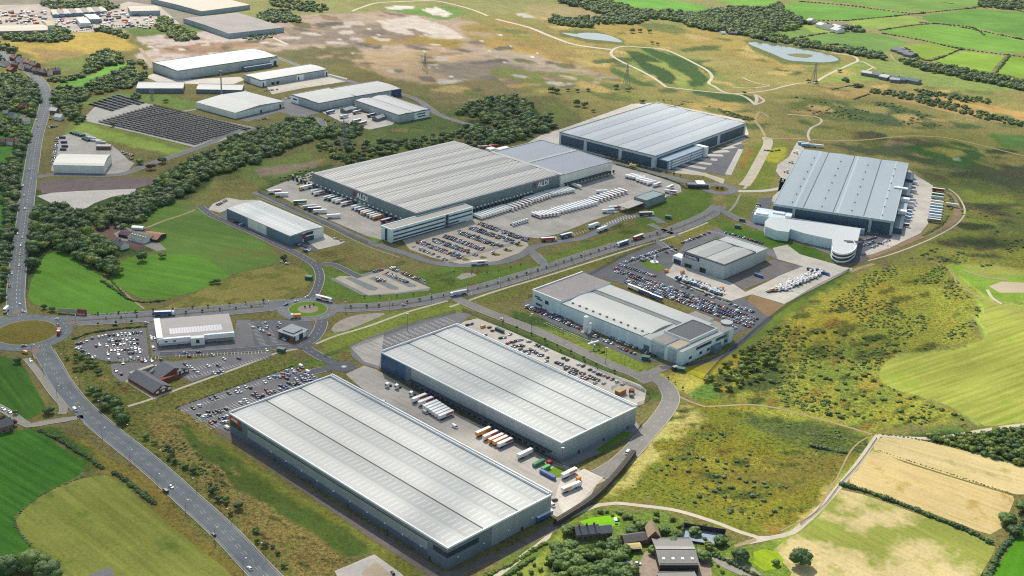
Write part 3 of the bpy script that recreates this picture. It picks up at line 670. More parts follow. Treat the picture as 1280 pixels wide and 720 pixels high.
# roundabout rings and islands
def disc(cx, cy, rx, z, mat, name, n=40, w=None):
    c = at(cx, cy); b = MB(); b.prism([(c[0]+rx*math.cos(2*PI*i/n), c[1]+rx*math.sin(2*PI*i/n)) for i in range(n)], z-.3, z)
    o = b.build(name, mat); o['kind'] = 'structure'; return c
ISLS = []
def rbt(cx, cy, r, R, mat, turf, inner=None):
    ROADS.append((np.array([at(cx, cy)]), R, False))
    disc(cx, cy, R, ZR+.03, mat, 'roundabout_road'); c = disc(cx, cy, r+.5, ZR+.07, KERB, 'kerb'); disc(cx, cy, r, ZI, turf, 'roundabout_island')
    if inner: disc(cx, cy, inner, ZI+.04, M('island_cobbles', alb(170,156,140), .9, 0, .15, .5), 'island_paving')
    ISLS.append((c, R))
TURFO = fieldm('island_turf_dry', (120,118,52), (140,120,60), 0, 6, .2, .2)
TURFG = fieldm('island_turf_green', (104,142,42), (122,152,50), 0, 6, .2, .1)
def rad(a, b): return math.dist(at(*a), at(*b))/2
rbt(33, 415.5, rad((-5,415),(71,416)), rad((-24,415),(90,416)), ROADA, TURFO)
rbt(385, 386.5, rad((361,387),(409,386)), rad((348,387),(424,386)), ROAD, TURFG, rad((372,384),(398,384)))
rbt(899, 236, rad((887,236),(911,236)), rad((876,236),(922,236)), ROAD, TURFO)
rbt(430, 458.5, 1.6, rad((415,458),(444,458)), ROADD, WHITE)
sheet('road', [(1038,314),(1052,326),(1066,329),(1078,328),(1084,322),(1078,312),(1068,318),(1050,318)], ZR, ROADD, 4)
# kerbs: along every kerbed road, left out where another road passes
def clear(x, y, me):
    for k, (A, hw, _) in enumerate(ROADS):
        if k == me: continue
        if np.min(np.hypot(A[:, 0]-x, A[:, 1]-y)) < hw+2.4: return False
    return True
kb = MB()
for k, (A, hw, kerb) in enumerate(ROADS):
    if not kerb or len(A) < 3: continue
    T = np.gradient(A, axis=0); T /= np.linalg.norm(T, axis=1)[:, None]; Nn = np.stack([-T[:, 1], T[:, 0]], 1)
    for sgn in (-1, 1):
        run = []
        for i in range(len(A)):
            q = A[i]+Nn[i]*sgn*(hw+.3)
            if clear(q[0], q[1], k): run.append((q[0], q[1]))
            else:
                if len(run) > 2: ribw(run, .6, ZR+.12, kb)
                run = []
        if len(run) > 2: ribw(run, .6, ZR+.12, kb)
o = kb.build('kerb', KERB); o['kind'] = 'structure'
mk = MB()
for off in (-.9, .9): dashes(A6, off, 4, 5, .2, 0, mk)
dashes(A6, -6.8, 12, .1, .16, 0, mk); dashes(A6, 6.8, 12, .1, .16, 0, mk)
dashes(A6N, -.6, 4, 5, .35, 0, mk); dashes(A6N, 3, 3, 6, .2, 0, mk); dashes(A6N, -3, 3, 6, .2, 0, mk)
for rd in (SRB, SW1, SE1, NRB, SPUR, SPUR2, R2N, R2S): dashes(rd, 0, 3, 5, .22, 0, mk)
for off in (-6, 6): dashes(LINK, off, 3, 6, .25, 0, mk)
for off in (-4.4, 4.4): dashes(L2, off, 3, 6, .25, 0, mk)
for (cx, cy, r) in ((33,415.5,24), (385,386.5,20), (899,236,16)):
    c = at(cx, cy); R_ = [x for x in ISLS if math.dist(x[0], c) < 1][0][1]-4.5
    dashes([(c[0]+R_*math.cos(a/20*PI), c[1]+R_*math.sin(a/20*PI)) for a in range(41)], 0, 3, 4, .25, 0, mk)
# lettering and arrows worn on the spur road
o = mk.build('road_markings', WHITE); o['kind'] = 'structure'
# planted medians and splitter islands
MED = M('median_mulch', alb(118,110,92), .95, 0, .25, .4)
for rd, w_ in ((LINK, 2.2), (L2, 2.4)):
    o = ribw(rd[3:-4], w_, ZR+.12).build('median', MED); o['kind'] = 'structure'
for pts in ([(14,392),(22,386),(27,391),(20,394)], [(82,404),(98,400),(98,404),(86,407)], [(36,438),(48,434),(50,440),(44,446)], [(392,399),(396,398),(397,403),(394,406)], [(410,386),(420,384),(420,388),(412,389)], [(885,234),(872,231),(885,238)], [(905,254),(908,262),(903,262)]):
    sheet('traffic_island', pts, ZR+.13, M('red_block_paving', alb(150,128,118), .9, 0, .2, .5))
# yards and car parks
def yard(name, mat, *pts, z=ZY, smo=0): return sheet(name, list(pts), z, mat, smo)
yard('car_park', CARP, (221,510),(300,482),(366,459),(396,470),(403,477),(414,471),(286,517),(284,540),(262,532))
yard('gravel_strip', GRAV, (262,532),(285,535),(400,618),(520,692),(558,716),(640,682),(700,648),(712,655),(640,692),(572,722),(540,722),(470,678),(340,588))
yard('service_yard', CONC, (432,468),(455,457),(470,462),(560,512),(700,580),(722,586),(758,600),(746,606),(735,625),(700,648),(560,580))
yard('service_yard', CONCB, (700,602),(730,586),(754,597),(745,606),(722,632),(706,645),(694,622), z=ZY+.01)
yard('car_park', CARP, (437,432),(470,418),(520,402),(570,390),(590,393),(576,404),(571,409),(480,440),(476,462),(452,455),(440,446))
yard('service_yard', CONC, (438,434),(455,426),(480,418),(476,445),(474,458),(455,452), z=ZY+.01)
yard('car_park', CONCB, (571,408),(580,402),(597,398),(640,415),(700,442),(800,481),(808,488),(805,505),(795,508), z=ZY+.005)
yard('service_yard', tarm('painted_shadow_yard', (150,150,152), .1), (700,579),(712,583),(732,575),(790,548),(800,535),(796,528))  # greyer strip: shadow of the warehouse end wall painted into the yard colour
yard('lawn', TURFG, (744,563),(778,540),(790,540),(784,550),(756,566), z=ZY+.03)
yard('planted_bed', TURFG, (684,589),(694,583),(706,586),(711,590),(702,597),(692,597), z=ZY+.06)
# west of the trunk road retail
yard('car_park', CARP, (92,428),(110,422),(140,414),(182,410),(186,445),(190,452),(160,452),(135,452),(118,448),(100,438))
yard('car_park', CARP, (138,455),(200,452),(198,458),(170,470),(152,478),(140,468))
yard('service_yard', CARP, (184,404),(200,404),(200,432),(292,425),(296,400),(312,400),(318,432),(190,446))
yard('car_park', CARP, (218,452),(300,442),(338,440),(340,445),(260,470),(240,478),(225,470))
yard('car_park', CARPD, (312,401),(350,400),(388,402),(392,416),(378,426),(345,432),(318,434))
yard('terrace', M('terrace_paving', alb(206,188,158), .9, 0, .12, .5), (155,476),(164,472),(175,480),(190,494),(196,496),(190,498))
# M works
yard('car_park', CARPD, (650,380),(668,374),(700,398),(760,425),(810,448),(824,446),(826,452),(800,452),(740,425),(690,405))
yard('car_park', CARPD, (728,342),(762,332),(776,322),(830,302),(846,312),(845,324),(900,352),(945,384),(962,398),(958,402),(914,420),(900,400),(840,375),(768,352))
yard('service_yard', CONCB, (846,324),(900,349),(912,352),(932,365),(960,352),(1010,326),(1030,328),(1066,336),(1010,365),(980,380),(940,368),(914,376),(870,362),(832,344), z=ZY+.008)
yard('service_yard', tarm('dark_yard', (128,122,120), .3), (906,350),(968,324),(980,328),(1004,333),(930,362), z=ZY+.03)
yard('service_yard', CONCB, (966,310),(984,306),(1000,318),(1046,331),(1040,335),(1000,332),(972,324), z=ZY+.02)
yard('service_road', CARP, (845,318),(860,300),(896,284),(905,290),(966,312),(985,318),(975,326),(946,312),(895,296),(858,314))
yard('lawn', TURFG, (798,328),(812,326),(832,334),(822,340), z=ZY+.03)
yard('lawn', M('bright_lawn', alb(160,150,40), .95, 0, .12, .3), (846,456),(912,442),(926,446),(892,470), z=ZY+.02)
ribbon('service_road', [(826,460),(850,457),(880,452),(905,444),(925,428),(945,412),(962,396)], 6, ZR, ROADD)
# aldi depot
yard('service_yard', CONC, (332,237),(391,214),(400,232),(500,270),(492,284),(478,282),(478,300),(458,295),(400,270))
yard('service_yard', CONC, (592,258),(640,240),(700,220),(770,204),(800,214),(850,231),(852,240),(800,256),(740,276),(700,292),(672,298),(655,296),(610,282), z=ZY+.01)
yard('car_park', SANDP, (503,300),(540,290),(592,272),(612,276),(655,298),(661,307),(650,316),(620,327),(575,330),(540,322),(512,312), z=ZY+.015)
yard('car_park', SANDP, (414,350),(425,345),(448,346),(480,337),(484,336),(500,343),(538,360),(536,363),(500,367),(460,369),(440,361))
for pts in ([(413,349),(416,347),(456,367),(460,369),(452,369)], [(432,348),(438,346),(473,360),(470,363),(462,363)], [(461,348),(468,346),(499,360),(497,362),(489,362)], [(477,343),(484,341),(521,357),(519,359),(511,359)], [(450,344),(480,335),(482,337),(455,346)], [(487,336),(490,335),(534,354),(531,355)], [(458,369),(460,370),(498,368),(538,362),(538,360),(498,366)]): yard('parking_bays', BAY, *pts, z=ZY+.06)
for x, y in ((584,325),(606,322.5),(623,319),(638,314),(651,307.5)): yard('planted_end', TURFO, (x-7,y-1),(x-3,y-2.2),(x+3,y-.8),(x+1,y+.8),(x-5,y+.9), z=ZY+.08)
yard('lawn', TURFG, (462,298),(478,286),(478,300),(470,304), z=ZY+.02)
# north depot and east depot
yard('service_yard', CONCB, (640,190),(678,168),(706,160),(790,130),(822,128),(930,150),(936,168),(880,188),(820,206),(700,188), z=ZY+.002)
yard('car_park', CARPD, (838,208),(900,184),(925,178),(930,184),(906,220),(880,214),(842,216), z=ZY+.01)
yard('haul_road', PATHM, (800,206),(830,212),(880,216),(906,224),(904,230),(880,220),(840,216), z=ZY+.015)
for i in range(9):
    a = (842+i*9.6, 209.5-i*3.9); b_ = (875+i*7.2, 216.5-i*5.5)
    ribbon('parking_blocks', [a, ((a[0]+b_[0])/2, (a[1]+b_[1])/2), b_], 9, ZY+.05, M('pale_blocks', alb(206,200,190), .9, 0, .06))
yard('parking_blocks', M('pale_blocks'), (906,218),(923,186),(929,187),(914,219), z=ZY+.05)
yard('service_yard', CONCB, (992,228),(972,240),(960,252),(968,252),(1004,190),(1006,180),(996,178),(986,196),(972,206),(970,214),(976,222))
yard('car_park', CARPD, (942,262),(950,248),(966,246),(960,270),(952,282),(936,278), z=ZY+.01)
yard('service_yard', CONCB, (1117,280),(1136,212),(1146,220),(1166,232),(1164,250),(1160,280),(1150,292),(1128,302),(1112,310),(1090,318),(1076,320),(1076,300), z=ZY+.004)
yard('car_park', CARPD, (1076,292),(1112,292),(1116,296),(1100,306),(1078,316),(1070,316), z=ZY+.03)
# unit 13 and north estate
yard('service_yard', CONCB, (260,262),(266,255),(284,247),(300,250),(324,250),(284,262),(275,266))
yard('service_yard', CARPD, (284,282),(300,288),(340,304),(362,312),(374,308),(360,297),(320,278),(284,262),(276,268))
yard('service_yard', CONCB, (384,302),(405,292),(420,300),(432,302),(424,306),(398,312), z=ZY+.02)
yard('service_yard', CARPD, (362,298),(384,292),(398,304),(396,314),(376,312), z=ZY+.01)
yard('service_yard', M('works_slab', alb(222,214,204), .9, 0, .12, .05, .2, (.3, .3)), (46,245),(70,240),(120,238),(170,236),(168,242),(140,246),(118,254),(108,260),(98,262),(80,262))
yard('service_yard', tarm('broken_ground', (120,106,104), .4, .1), (48,228),(60,225),(110,223),(160,222),(200,222),(204,224),(190,230),(170,236),(110,238),(52,242))
yard('service_yard', CONC, (84,168),(92,166),(108,166),(140,182),(154,193),(160,200),(168,204),(158,216),(140,220),(64,214),(66,190),(70,172))
yard('service_yard', M('works_slab'), (182,96),(192,92),(222,100),(300,96),(305,100),(290,106),(200,104))
yard('service_yard', CONCB, (330,104),(360,100),(410,92),(434,98),(432,102),(380,110),(340,118))
yard('service_yard', CONCB, (402,140),(440,130),(446,140),(500,148),(490,156),(462,162),(430,154))
yard('service_yard', CARP, (356,122),(372,120),(398,132),(400,142),(370,146),(350,140),(310,152),(300,150))
yard('solar_yard', tarm('pale_gravel', (196,192,184), .2), (104,148),(118,134),(148,118),(186,130),(220,138),(320,160),(250,186),(180,168),(110,152))
yard('farm_yard', M('farm_yard_concrete', alb(168,150,132), .9, 0, .2, .3), (806,690),(822,684),(828,700),(822,740),(800,730),(798,706))
yard('farm_yard', M('farm_yard_concrete'), (872,686),(886,690),(890,720),(892,760),(874,760), z=ZY+.02)
yard('farm_yard', FOOT, (880,690),(930,702),(960,724),(950,730),(900,708), z=ZY+.01)
yard('farm_yard', FOOT, (780,698),(790,700),(796,724),(800,750),(786,750), z=ZY+.01)
yard('farm_yard', FOOT, (142,292),(158,284),(200,304),(208,312),(196,314),(176,305),(150,300))
yard('slab', M('works_slab'), (418,714),(468,693),(500,716),(530,745),(450,770), z=ZY+.02)
yard('paved_patch', M('terrace_paving'), (452,716),(470,702),(486,716),(500,730),(470,745), z=ZY+.05)
yard('paved_patch', CARP, (100,724),(136,708),(150,730),(140,760), z=ZY)
yard('paved_patch', M('terrace_paving'), (486,174+168),(504,340),(508,341),(492,346))
yard('bare_ground', M('pale_rubble'), (570,347),(578,342),(590,341),(596,344),(588,347),(576,350))
yard('sand_arena', M('terrace_paving'), (1236,358),(1252,352),(1320,356),(1320,366),(1250,366))
# industrial land, north-west corner
yard('industrial_land', tarm('industrial_ground', (196,184,172), .35, .03), (-60,8),(60,5),(130,12),(160,2),(200,8),(225,30),(150,34),(110,40),(88,40),(60,42),(-60,44), z=.06)
# ------------------------------------------------------------ buildings
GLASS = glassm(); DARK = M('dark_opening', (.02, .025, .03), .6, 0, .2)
WHITEM = M('white_trim', (.78, .79, .78), .5, 0, .05); GREYM = M('grey_trim', alb(130,138,142), .5)
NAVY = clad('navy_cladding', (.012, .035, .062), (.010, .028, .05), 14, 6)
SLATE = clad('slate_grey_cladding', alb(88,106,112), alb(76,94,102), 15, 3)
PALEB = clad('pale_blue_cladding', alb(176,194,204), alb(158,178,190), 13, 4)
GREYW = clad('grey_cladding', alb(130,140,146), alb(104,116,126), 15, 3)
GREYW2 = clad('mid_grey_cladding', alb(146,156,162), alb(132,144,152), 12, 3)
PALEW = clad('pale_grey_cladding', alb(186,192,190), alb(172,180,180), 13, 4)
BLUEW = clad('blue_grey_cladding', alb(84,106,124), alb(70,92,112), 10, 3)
BRICK = M('red_brick', alb(150,84,66), .9, 0, .2, 1.2); BRICKP = M('brown_brick', alb(150,124,110), .9, 0, .2, .8)
SLATER = M('slate_roof', alb(108,112,120), .7, 0, .15, .4, .3, (2., .3)); RENDER = M('white_render', (.68, .67, .62), .8, 0, .08, .4)
TILER = M('clay_tiles', alb(140,112,104), .85, 0, .2, .5)
DOCKM = M('dock_leveller', (.03, .035, .04), .7); SOFFIT = M('dock_canopy', alb(70,80,88), .6)
def frame(N, L, R, h, z0=0., yaw=None):
    "rectangle from three eaves corners: near corner, the one to its left, the one to its right"
    n, l, r = (np.array(at(*p, h)) for p in (N, L, R))
    v, u = r-n, l-n
    a1 = math.atan2(v[1], v[0]); a2 = math.atan2(u[1], u[0])-PI/2
    d = (a2-a1+PI) % (2*PI)-PI; lv, lu = np.linalg.norm(v), np.linalg.norm(u)
    a = a1+d*lu/(lu+lv) if yaw is None else yaw
    ex, ey = np.array([math.cos(a), math.sin(a)]), np.array([-math.sin(a), math.cos(a)])
    return (float(n[0]), float(n[1])), a, float(v@ex), float(u@ey)
def loc2(o, rz, x, y):
    c, s = math.cos(rz), math.sin(rz); return (o[0]+c*x-s*y, o[1]+s*x+c*y)
def roofmesh(X, Y, h, bays, axis='y', rise=1.3, flat=False, ov=0., par=0.):
    "sheet roof of several low ridges; axis is the direction the ridges run in"
    b = MB(); LX = X if axis == 'y' else Y; LY = Y if axis == 'y' else X
    def P(a, c, z): return (a, c, z) if axis == 'y' else (c, a, z)
    def quad(a0, z0, a1, z1, mi=0):
        q = [P(a0, -ov, z0), P(a1, -ov, z1), P(a1, LY+ov, z1), P(a0, LY+ov, z0)]
        if axis != 'y': q = q[::-1]
        b.add(q, [(0, 1, 2, 3)], mi)
    w = LX/bays
    for i in range(bays):
        a0, a1 = i*w, (i+1)*w; g = .55 if bays > 1 else 0
        s0 = a0+(g if i else 0); s1 = a1-(g if i < bays-1 else 0)
        if i == 0: s0 -= ov
        if i == bays-1: s1 += ov
        quad(s0, h, (a0+a1)/2, h+rise); quad((a0+a1)/2, h+rise, s1, h)
        if i < bays-1: quad(a1-g, h-.15, a1+g, h-.15, 1)
        for e, sg in ((-ov, 1), (LY+ov, -1)):   # gable ends
            t = [P(s0, e, h), P(s1, e, h), P((a0+a1)/2, e, h+rise)]
            b.add(t, [(0, 1, 2)], 0)
    return b
def parapet(X, Y, h, w=.8, up=.9, z0=None):
    b = MB(); z0 = h-.6 if z0 is None else z0
    b.box(-.15, X+.15, -.15, w, z0, h+up); b.box(-.15, X+.15, Y-w, Y+.15, z0, h+up)
    b.box(-.15, w, w, Y-w, z0, h+up); b.box(X-w, X+.15, w, Y-w, z0, h+up); return b
def shed(name, label, cat, N, L, R, h, wallm, roofmat, bays=1, axis='y', rise=1.3, par=None, gut=None, yaw=None, up=.6, group=None):
    o, a, X, Y = frame(N, L, R, h, 0, yaw)
    t = thing(name, label, cat, (o[0], o[1], 0), a, group)
    b = MB(); e = .12
    b.prism([(0, 0), (X, 0), (X, Y), (0, Y)], 0, h-.25, 0); b.build('wall', wallm, t)
    roofmesh(X-2*e, Y-2*e, h-.02, bays, axis, rise)
    r = roofmesh(X, Y, h, bays, axis, rise).build('roof', [roofmat, gut or GREYM], t)
    if par: parapet(X, Y, h, .9, up).build('parapet', par, t)
    return t, X, Y, r
def wallbox(t, side, X, Y, s0, s1, z0, z1, mat, name, d=.25, off=0.):
    "a panel proud of one wall; side n = near right wall (y=0), w = left wall (x=0), e = x=X, b = y=Y; s in metres along the wall"
    b = MB()
    if side == 's': b.box(s0, s1, -d-off, -off+.001, z0, z1)
    elif side == 'w': b.box(-d-off, -off+.001, s0, s1, z0, z1)
    elif side == 'e': b.box(X+off, X+d+off, s0, s1, z0, z1)
    else: b.box(s0, s1, Y+off, Y+d+off, z0, z1)
    return b.build(name, mat, t)
def text(t, body, side, X, Y, s, z, size, mat, name='lettering', d=.35, par=None):
    c = bpy.data.curves.new(name, 'FONT'); c.body = body; c.size = size; c.extrude = .08; c.offset = .02*size; c.materials.append(mat)
    tmp = bpy.data.objects.new('tmp_font', c); COL.objects.link(tmp)
    dg = bpy.context.evaluated_depsgraph_get(); me = bpy.data.meshes.new_from_object(tmp.evaluated_get(dg)); bpy.data.objects.remove(tmp)
    o = bpy.data.objects.new(name, me); COL.objects.link(o); o.parent = par or t
    if side == 's': o.location = (s, -d, z); o.rotation_euler = (PI/2, 0, 0)
    elif side == 'w': o.location = (-d, s, z); o.rotation_euler = (PI/2, 0, -PI/2)
    elif side == 'e': o.location = (X+d, s, z); o.rotation_euler = (PI/2, 0, PI/2)
    return o
ROOFLT = alb(206,210,210); RL = alb(232,236,238, 1.7); RLD = alb(178,178,176)
# --- the long near warehouse
R1 = roofm('near_warehouse_roof', alb(178,182,181), alb(199,203,202), 'y', 4.6, .30, 29.4, 0, ((.14,.40), (.60,.86)), .42, dirt=.5, var=.08)
t, X, Y, _ = shed('distribution_warehouse', 'long grey warehouse with orange sign, nearest in view, beside the trunk road', 'warehouse', (559.6,685), (286.2,516.9), (688.5,617.5), 15, GREYW, R1, 3, 'y', .5, None, DARK, YAW+PI/2)
b = MB(); b.box(-.5, .3, -.5, Y+.3, 14.3, 15.5); b.box(.3, X+.3, -.5, .3, 14.3, 15.5); b.build('fascia', WHITEM, t)
b = MB(); b.box(X-2.2, X-1.8, .6, Y-.6, 14.5, 16.6); b.box(X-.3, X+.25, -.3, Y+.25, 14.2, 16.9); b.build('parapet', WHITEM, t)
b = MB(); b.box(0, X, Y-.35, Y+.25, 14.2, 16.4); b.build('gable_coping', WHITEM, t)
wallbox(t, 'w', X, Y, 17, Y-21, 12.1, 14.2, M('eaves_glazing', alb(150,168,176), .35), 'glazing_band', .25)
wallbox(t, 'w', X, Y, 17, Y-21, 11.4, 12.0, DARK, 'painted_eaves_shadow', .2)  # dark strip paints the shadow line under the eaves, no real recess
wallbox(t, 'w', X, Y, 17, Y-21, 0, 4.8, clad('navy_plinth', alb(72,84,104), alb(60,72,92), 5, 7), 'plinth_cladding', .25)
wallbox(t, 'w', X, Y, 0, 17, 0, 14.2, clad('charcoal_cladding', alb(94,106,118), alb(74,88,104), 14, 5), 'corner_cladding', .2)
wallbox(t, 's', X, Y, -.2, 36, 0, 14.2, clad('charcoal_cladding'), 'corner_cladding', .2)
wallbox(t, 'w', X, Y, 0, 12, 8.2, 11.6, GLASS, 'corner_window', .35); wallbox(t, 's', X, Y, -.3, 25, 8.2, 11.6, GLASS, 'corner_window', .35)
wallbox(t, 'w', X, Y, Y-20, Y, 0, 14.2, clad('charcoal_cladding'), 'office_cladding', .2)
wallbox(t, 'w', X, Y, Y-14, Y-.5, 6.2, 9.8, GLASS, 'office_window', .35)
s_ = wallbox(t, 'w', X, Y, Y-12.5, Y-.3, 10.4, 14.1, M('orange_red_sign', alb(226,74,28), .5, 0, .04), 'sign_board', .5)
text(t, 'whistl', 'w', X, Y, Y-2.2, 11.3, 3.2, WHITEM, 'lettering', .62, s_)
for k in range(10): wallbox(t, 'w', X, Y, 22+k*16.5, 22.9+k*16.5, 4.9, 5.6, WHITEM, 'wall_light', .5)
for k in range(4): wallbox(t, 's', X, Y, 8+k*21, 8.8+k*21, 5, 5.7, WHITEM, 'wall_light', .5)
for k in range(5): wallbox(t, 'w', X, Y, 14+k*38, 15.4+k*38, 0, 2.3, DARK, 'fire_door', .3)
wallbox(t, 's', X, Y, 62, 63.5, 0, 2.3, DARK, 'fire_door', .3)
for k in range(16): wallbox(t, 'e', X, Y, 40+k*8, 44+k*8, .8, 5., M('dock_door', alb(150,156,160), .5), 'dock_door', .3)
# --- second warehouse
R2 = roofm('second_warehouse_roof', alb(184,188,186), alb(204,208,206), 'y', 4.6, .30, 27.2, 0, ((.14,.40), (.60,.86)), .42, dirt=.5, var=.08)
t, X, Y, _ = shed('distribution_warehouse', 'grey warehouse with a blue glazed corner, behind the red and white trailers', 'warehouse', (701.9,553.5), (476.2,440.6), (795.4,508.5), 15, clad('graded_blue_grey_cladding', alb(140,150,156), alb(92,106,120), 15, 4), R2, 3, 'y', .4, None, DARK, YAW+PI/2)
b = MB(); b.box(-.4, .3, -.4, Y+.3, 14.5, 15.4); b.box(.3, X+.3, -.4, .3, 14.5, 15.4); b.build('fascia', WHITEM, t)
b = MB(); b.box(X-1.9, X-1.5, .6, Y-.6, 14.5, 16.5); b.box(X-.3, X+.25, -.3, Y+.25, 14.3, 16.7); b.build('parapet', WHITEM, t)
b = MB(); b.box(0, X, Y-.35, Y+.25, 14.2, 16.6); b.build('gable_coping', WHITEM, t)
wallbox(t, 'w', X, Y, Y-28, Y, 0, 14.4, clad('deep_blue_cladding', alb(46,86,122), alb(26,60,92), 14, 5), 'blue_corner_cladding', .25)
wallbox(t, 'w', X, Y, Y-18, Y-2, 6, 12.5, M('blue_glazing', alb(28,92,138), .2, 0, .1, .2, .6), 'office_window', .4)
wallbox(t, 'w', X, Y, Y-34, Y-28, 0, 14.4, clad('charcoal_cladding'), 'corner_pier', .25)
b = MB(); b.box(-3.2, -.05, 8, Y-34, 4.6, 5.2); b.build('dock_canopy', SOFFIT, t)
for k in range(26): wallbox(t, 'w', X, Y, 14+k*5.6, 17.2+k*5.6, .9, 4.4, DARK, 'dock_door', .2)
for k in range(3): wallbox(t, 's', X, Y, 18+k*26, 19.6+k*26, 0, 2.4, DARK, 'fire_door', .2)
# --- depot main building
R3 = roofm('depot_roof', alb(146,146,148), alb(214,210,200), 'x', 3.9, .48, 40., 0, ((.10,.44), (.52,.86)), .45, dirt=.5, var=.08)
t, X, Y, _ = shed('regional_depot', 'huge dark grey depot with big white sign letters and many rooflights', 'warehouse', (520.6,267.2), (391.2,216.2), (698.7,218.7), 16, SLATE, R3, 5, 'x', .7, None, M('valley_gutter', alb(140,142,150), .6), YAW+PI/2)
YD = Y
b = MB(); b.box(-.3, .5, -.3, Y+.3, 15.5, 16.9); b.box(.5, X+.3, -.3, .5, 15.5, 16.9); b.build('fascia', M('pale_fascia', alb(176,186,190), .5), t)
for k in range(28): wallbox(t, 'w', X, Y, 8+k*7.1, 10.6+k*7.1, 4.6, 6., WHITEM, 'dock_number_board', .3)
for k in range(20): wallbox(t, 's', X, Y, 62+k*5.4, 64+k*5.4, 4.6, 6., WHITEM, 'dock_number_board', .3)
for k in range(28): wallbox(t, 'w', X, Y, 7.5+k*7.1, 11+k*7.1, .6, 4.2, DARK, 'dock_door', .2)
for k in range(20): wallbox(t, 's', X, Y, 61.5+k*5.4, 64.6+k*5.4, .6, 4.2, DARK, 'dock_door', .2)
for side, s in (('w', 92), ('s', X-34)):
    lg = M('sign_emblem_frame', alb(196,120,84), .5); lb = M('sign_emblem_blue', alb(60,90,130), .5)
    if side == 'w': wallbox(t, 'w', X, Y, s+1.2, s+7.6, 8.2, 14.6, lg, 'emblem_frame', .35); wallbox(t, 'w', X, Y, s+2, s+6.8, 9, 13.8, lb, 'emblem', .42)
    else: wallbox(t, 's', X, Y, s-7.6, s-1.2, 8.2, 14.6, lg, 'emblem_frame', .35); wallbox(t, 's', X, Y, s-6.8, s-2, 9, 13.8, lb, 'emblem', .42)
    text(t, 'ALDI', side, X, Y, s, 8.6, 8.2, WHITEM, 'lettering', .5)
# --- depot office block
t, X, Y, _ = shed('office_block', 'pale blue three storey office block at the corner of the dark depot', 'office', (489.4,287.5), (477.5,281.9), (592.2,259.4), 13.5, PALEB, M('flat_roof_stone', alb(206,200,188), .9, 0, .08, .3), 1, 'x', .1, PALEB, None, YAW+PI/2, .5)
for z in (10., 5.9, 2.2):
    for s0, s1 in ((2.5, X*.645), (X*.695, X-1.)):
        if z == 2.2 and s0 > 10: s1 = X*.82
        wallbox(t, 's', X, Y, s0, s1, z, z+1.5, GLASS, 'ribbon_window', .18)
wallbox(t, 's', X, Y, X*.652, X*.688, .5, 13.2, GLASS, 'stair_window', .3)
wallbox(t, 's', X, Y, 1, X-10, 0, .9, M('teal_plinth', alb(60,96,104), .6), 'plinth', .3)
wallbox(t, 'w', X, Y, Y*.4, Y*.62, .5, 12.6, GLASS, 'stair_window', .25)
wallbox(t, 's', X, Y, X*.62, X*.72, 2.9, 3.3, GREYM, 'entrance_canopy', 3.)
# --- chilled store, blue grey roof
R5 = roofm('chill_store_roof', alb(146,156,172), None, 'x', 6, .3, 40, 0, (), .4, dirt=.1)
t, X, Y, _ = shed('cold_store', 'white walled cold store with flat blue grey roof adjoining the dark depot', 'warehouse', (701,219.3), (615,190), (769.5,203), 15.2, PALEW, R5, 1, 'x', .4, M('cream_coping', alb(206,204,196), .6), None, YAW+PI/2, .5)
b = MB(); b.box(-.5, 5, 0, Y, 15.2, 16.0); b.box(5, X, Y*.5-2, Y*.5+2, 15.2, 16.); b.build('roof_walkway', M('cream_coping'), t)
b = MB(); b.box(6, X-6, -4.5, -.05, 4.4, 5.2); b.build('dock_canopy', SOFFIT, t)
for k in range(15): wallbox(t, 's', X, Y, 8+k*5.8, 11.4+k*5.8, .8, 4.1, DARK, 'dock_door', .2)
for k in range(15): wallbox(t, 's', X, Y, 9+k*5.8, 10.4+k*5.8, 5.9, 7., WHITEM, 'dock_number_board', .2)
XS, YS = X, Y
b = MB(); b.box(4, 14, Y+4, Y+12, 0, 17); b.box(17, 34, Y+2, Y+9, 0, 15); o_ = b.build('plant_room', PALEW, t)
# --- north depot, navy panels in pale frames
R4 = roofm('north_depot_roof', alb(182,188,192), None, 'x', 6, .3, 30, 0, (), .3, dirt=.12)
t, X, Y, _ = shed('distribution_warehouse', 'large warehouse with navy panelled walls in pale frames beyond the depots', 'warehouse', (819.4,195.3), (701.9,164.4), (929.4,153.1), 15.5, M('pale_grey_frame_cladding', alb(168,178,186,.9), .5), R4, 5, 'x', .5, M('blue_grey_parapet', alb(140,156,164), .5), M('valley_grey', alb(150,158,164), .6), None, .5)
for s0, s1 in ((5, Y*.335), (Y*.37, Y*.70), (Y*.735, Y-3)): wallbox(t, 'w', X, Y, s0, s1, 1, 12.6, NAVY, 'navy_panel', .2)
for s0, s1 in ((4, X*.40), (X*.42, X*.665), (X*.70, X-5)): wallbox(t, 's', X, Y, s0, s1, 1, 12.6, NAVY, 'navy_panel', .2)
b = MB(); b.box(6, X*.40, -14, -.25, 0, 11.5); b.build('office_wing', M('wing_grey_cladding', alb(120,140,152,.9), .5), t)
b = MB(); b.box(X*.40, X*.43, -17, -.3, 0, 12.5); b.build('porch_fin', WHITEM, t)
for z in (1.6, 4.8, 8.):
    for s0, s1 in ((8, 12), (16, X*.26), (X*.27, X*.39)):
        b = MB(); b.box(s0, s1, -14.4, -14.05, z, z+1.7); b.build('ribbon_window', WHITEM, t)
b = MB(); b.box(5.7, 5.95, -13, -1, 1, 10.5); b.build('end_glazing', NAVY, t)
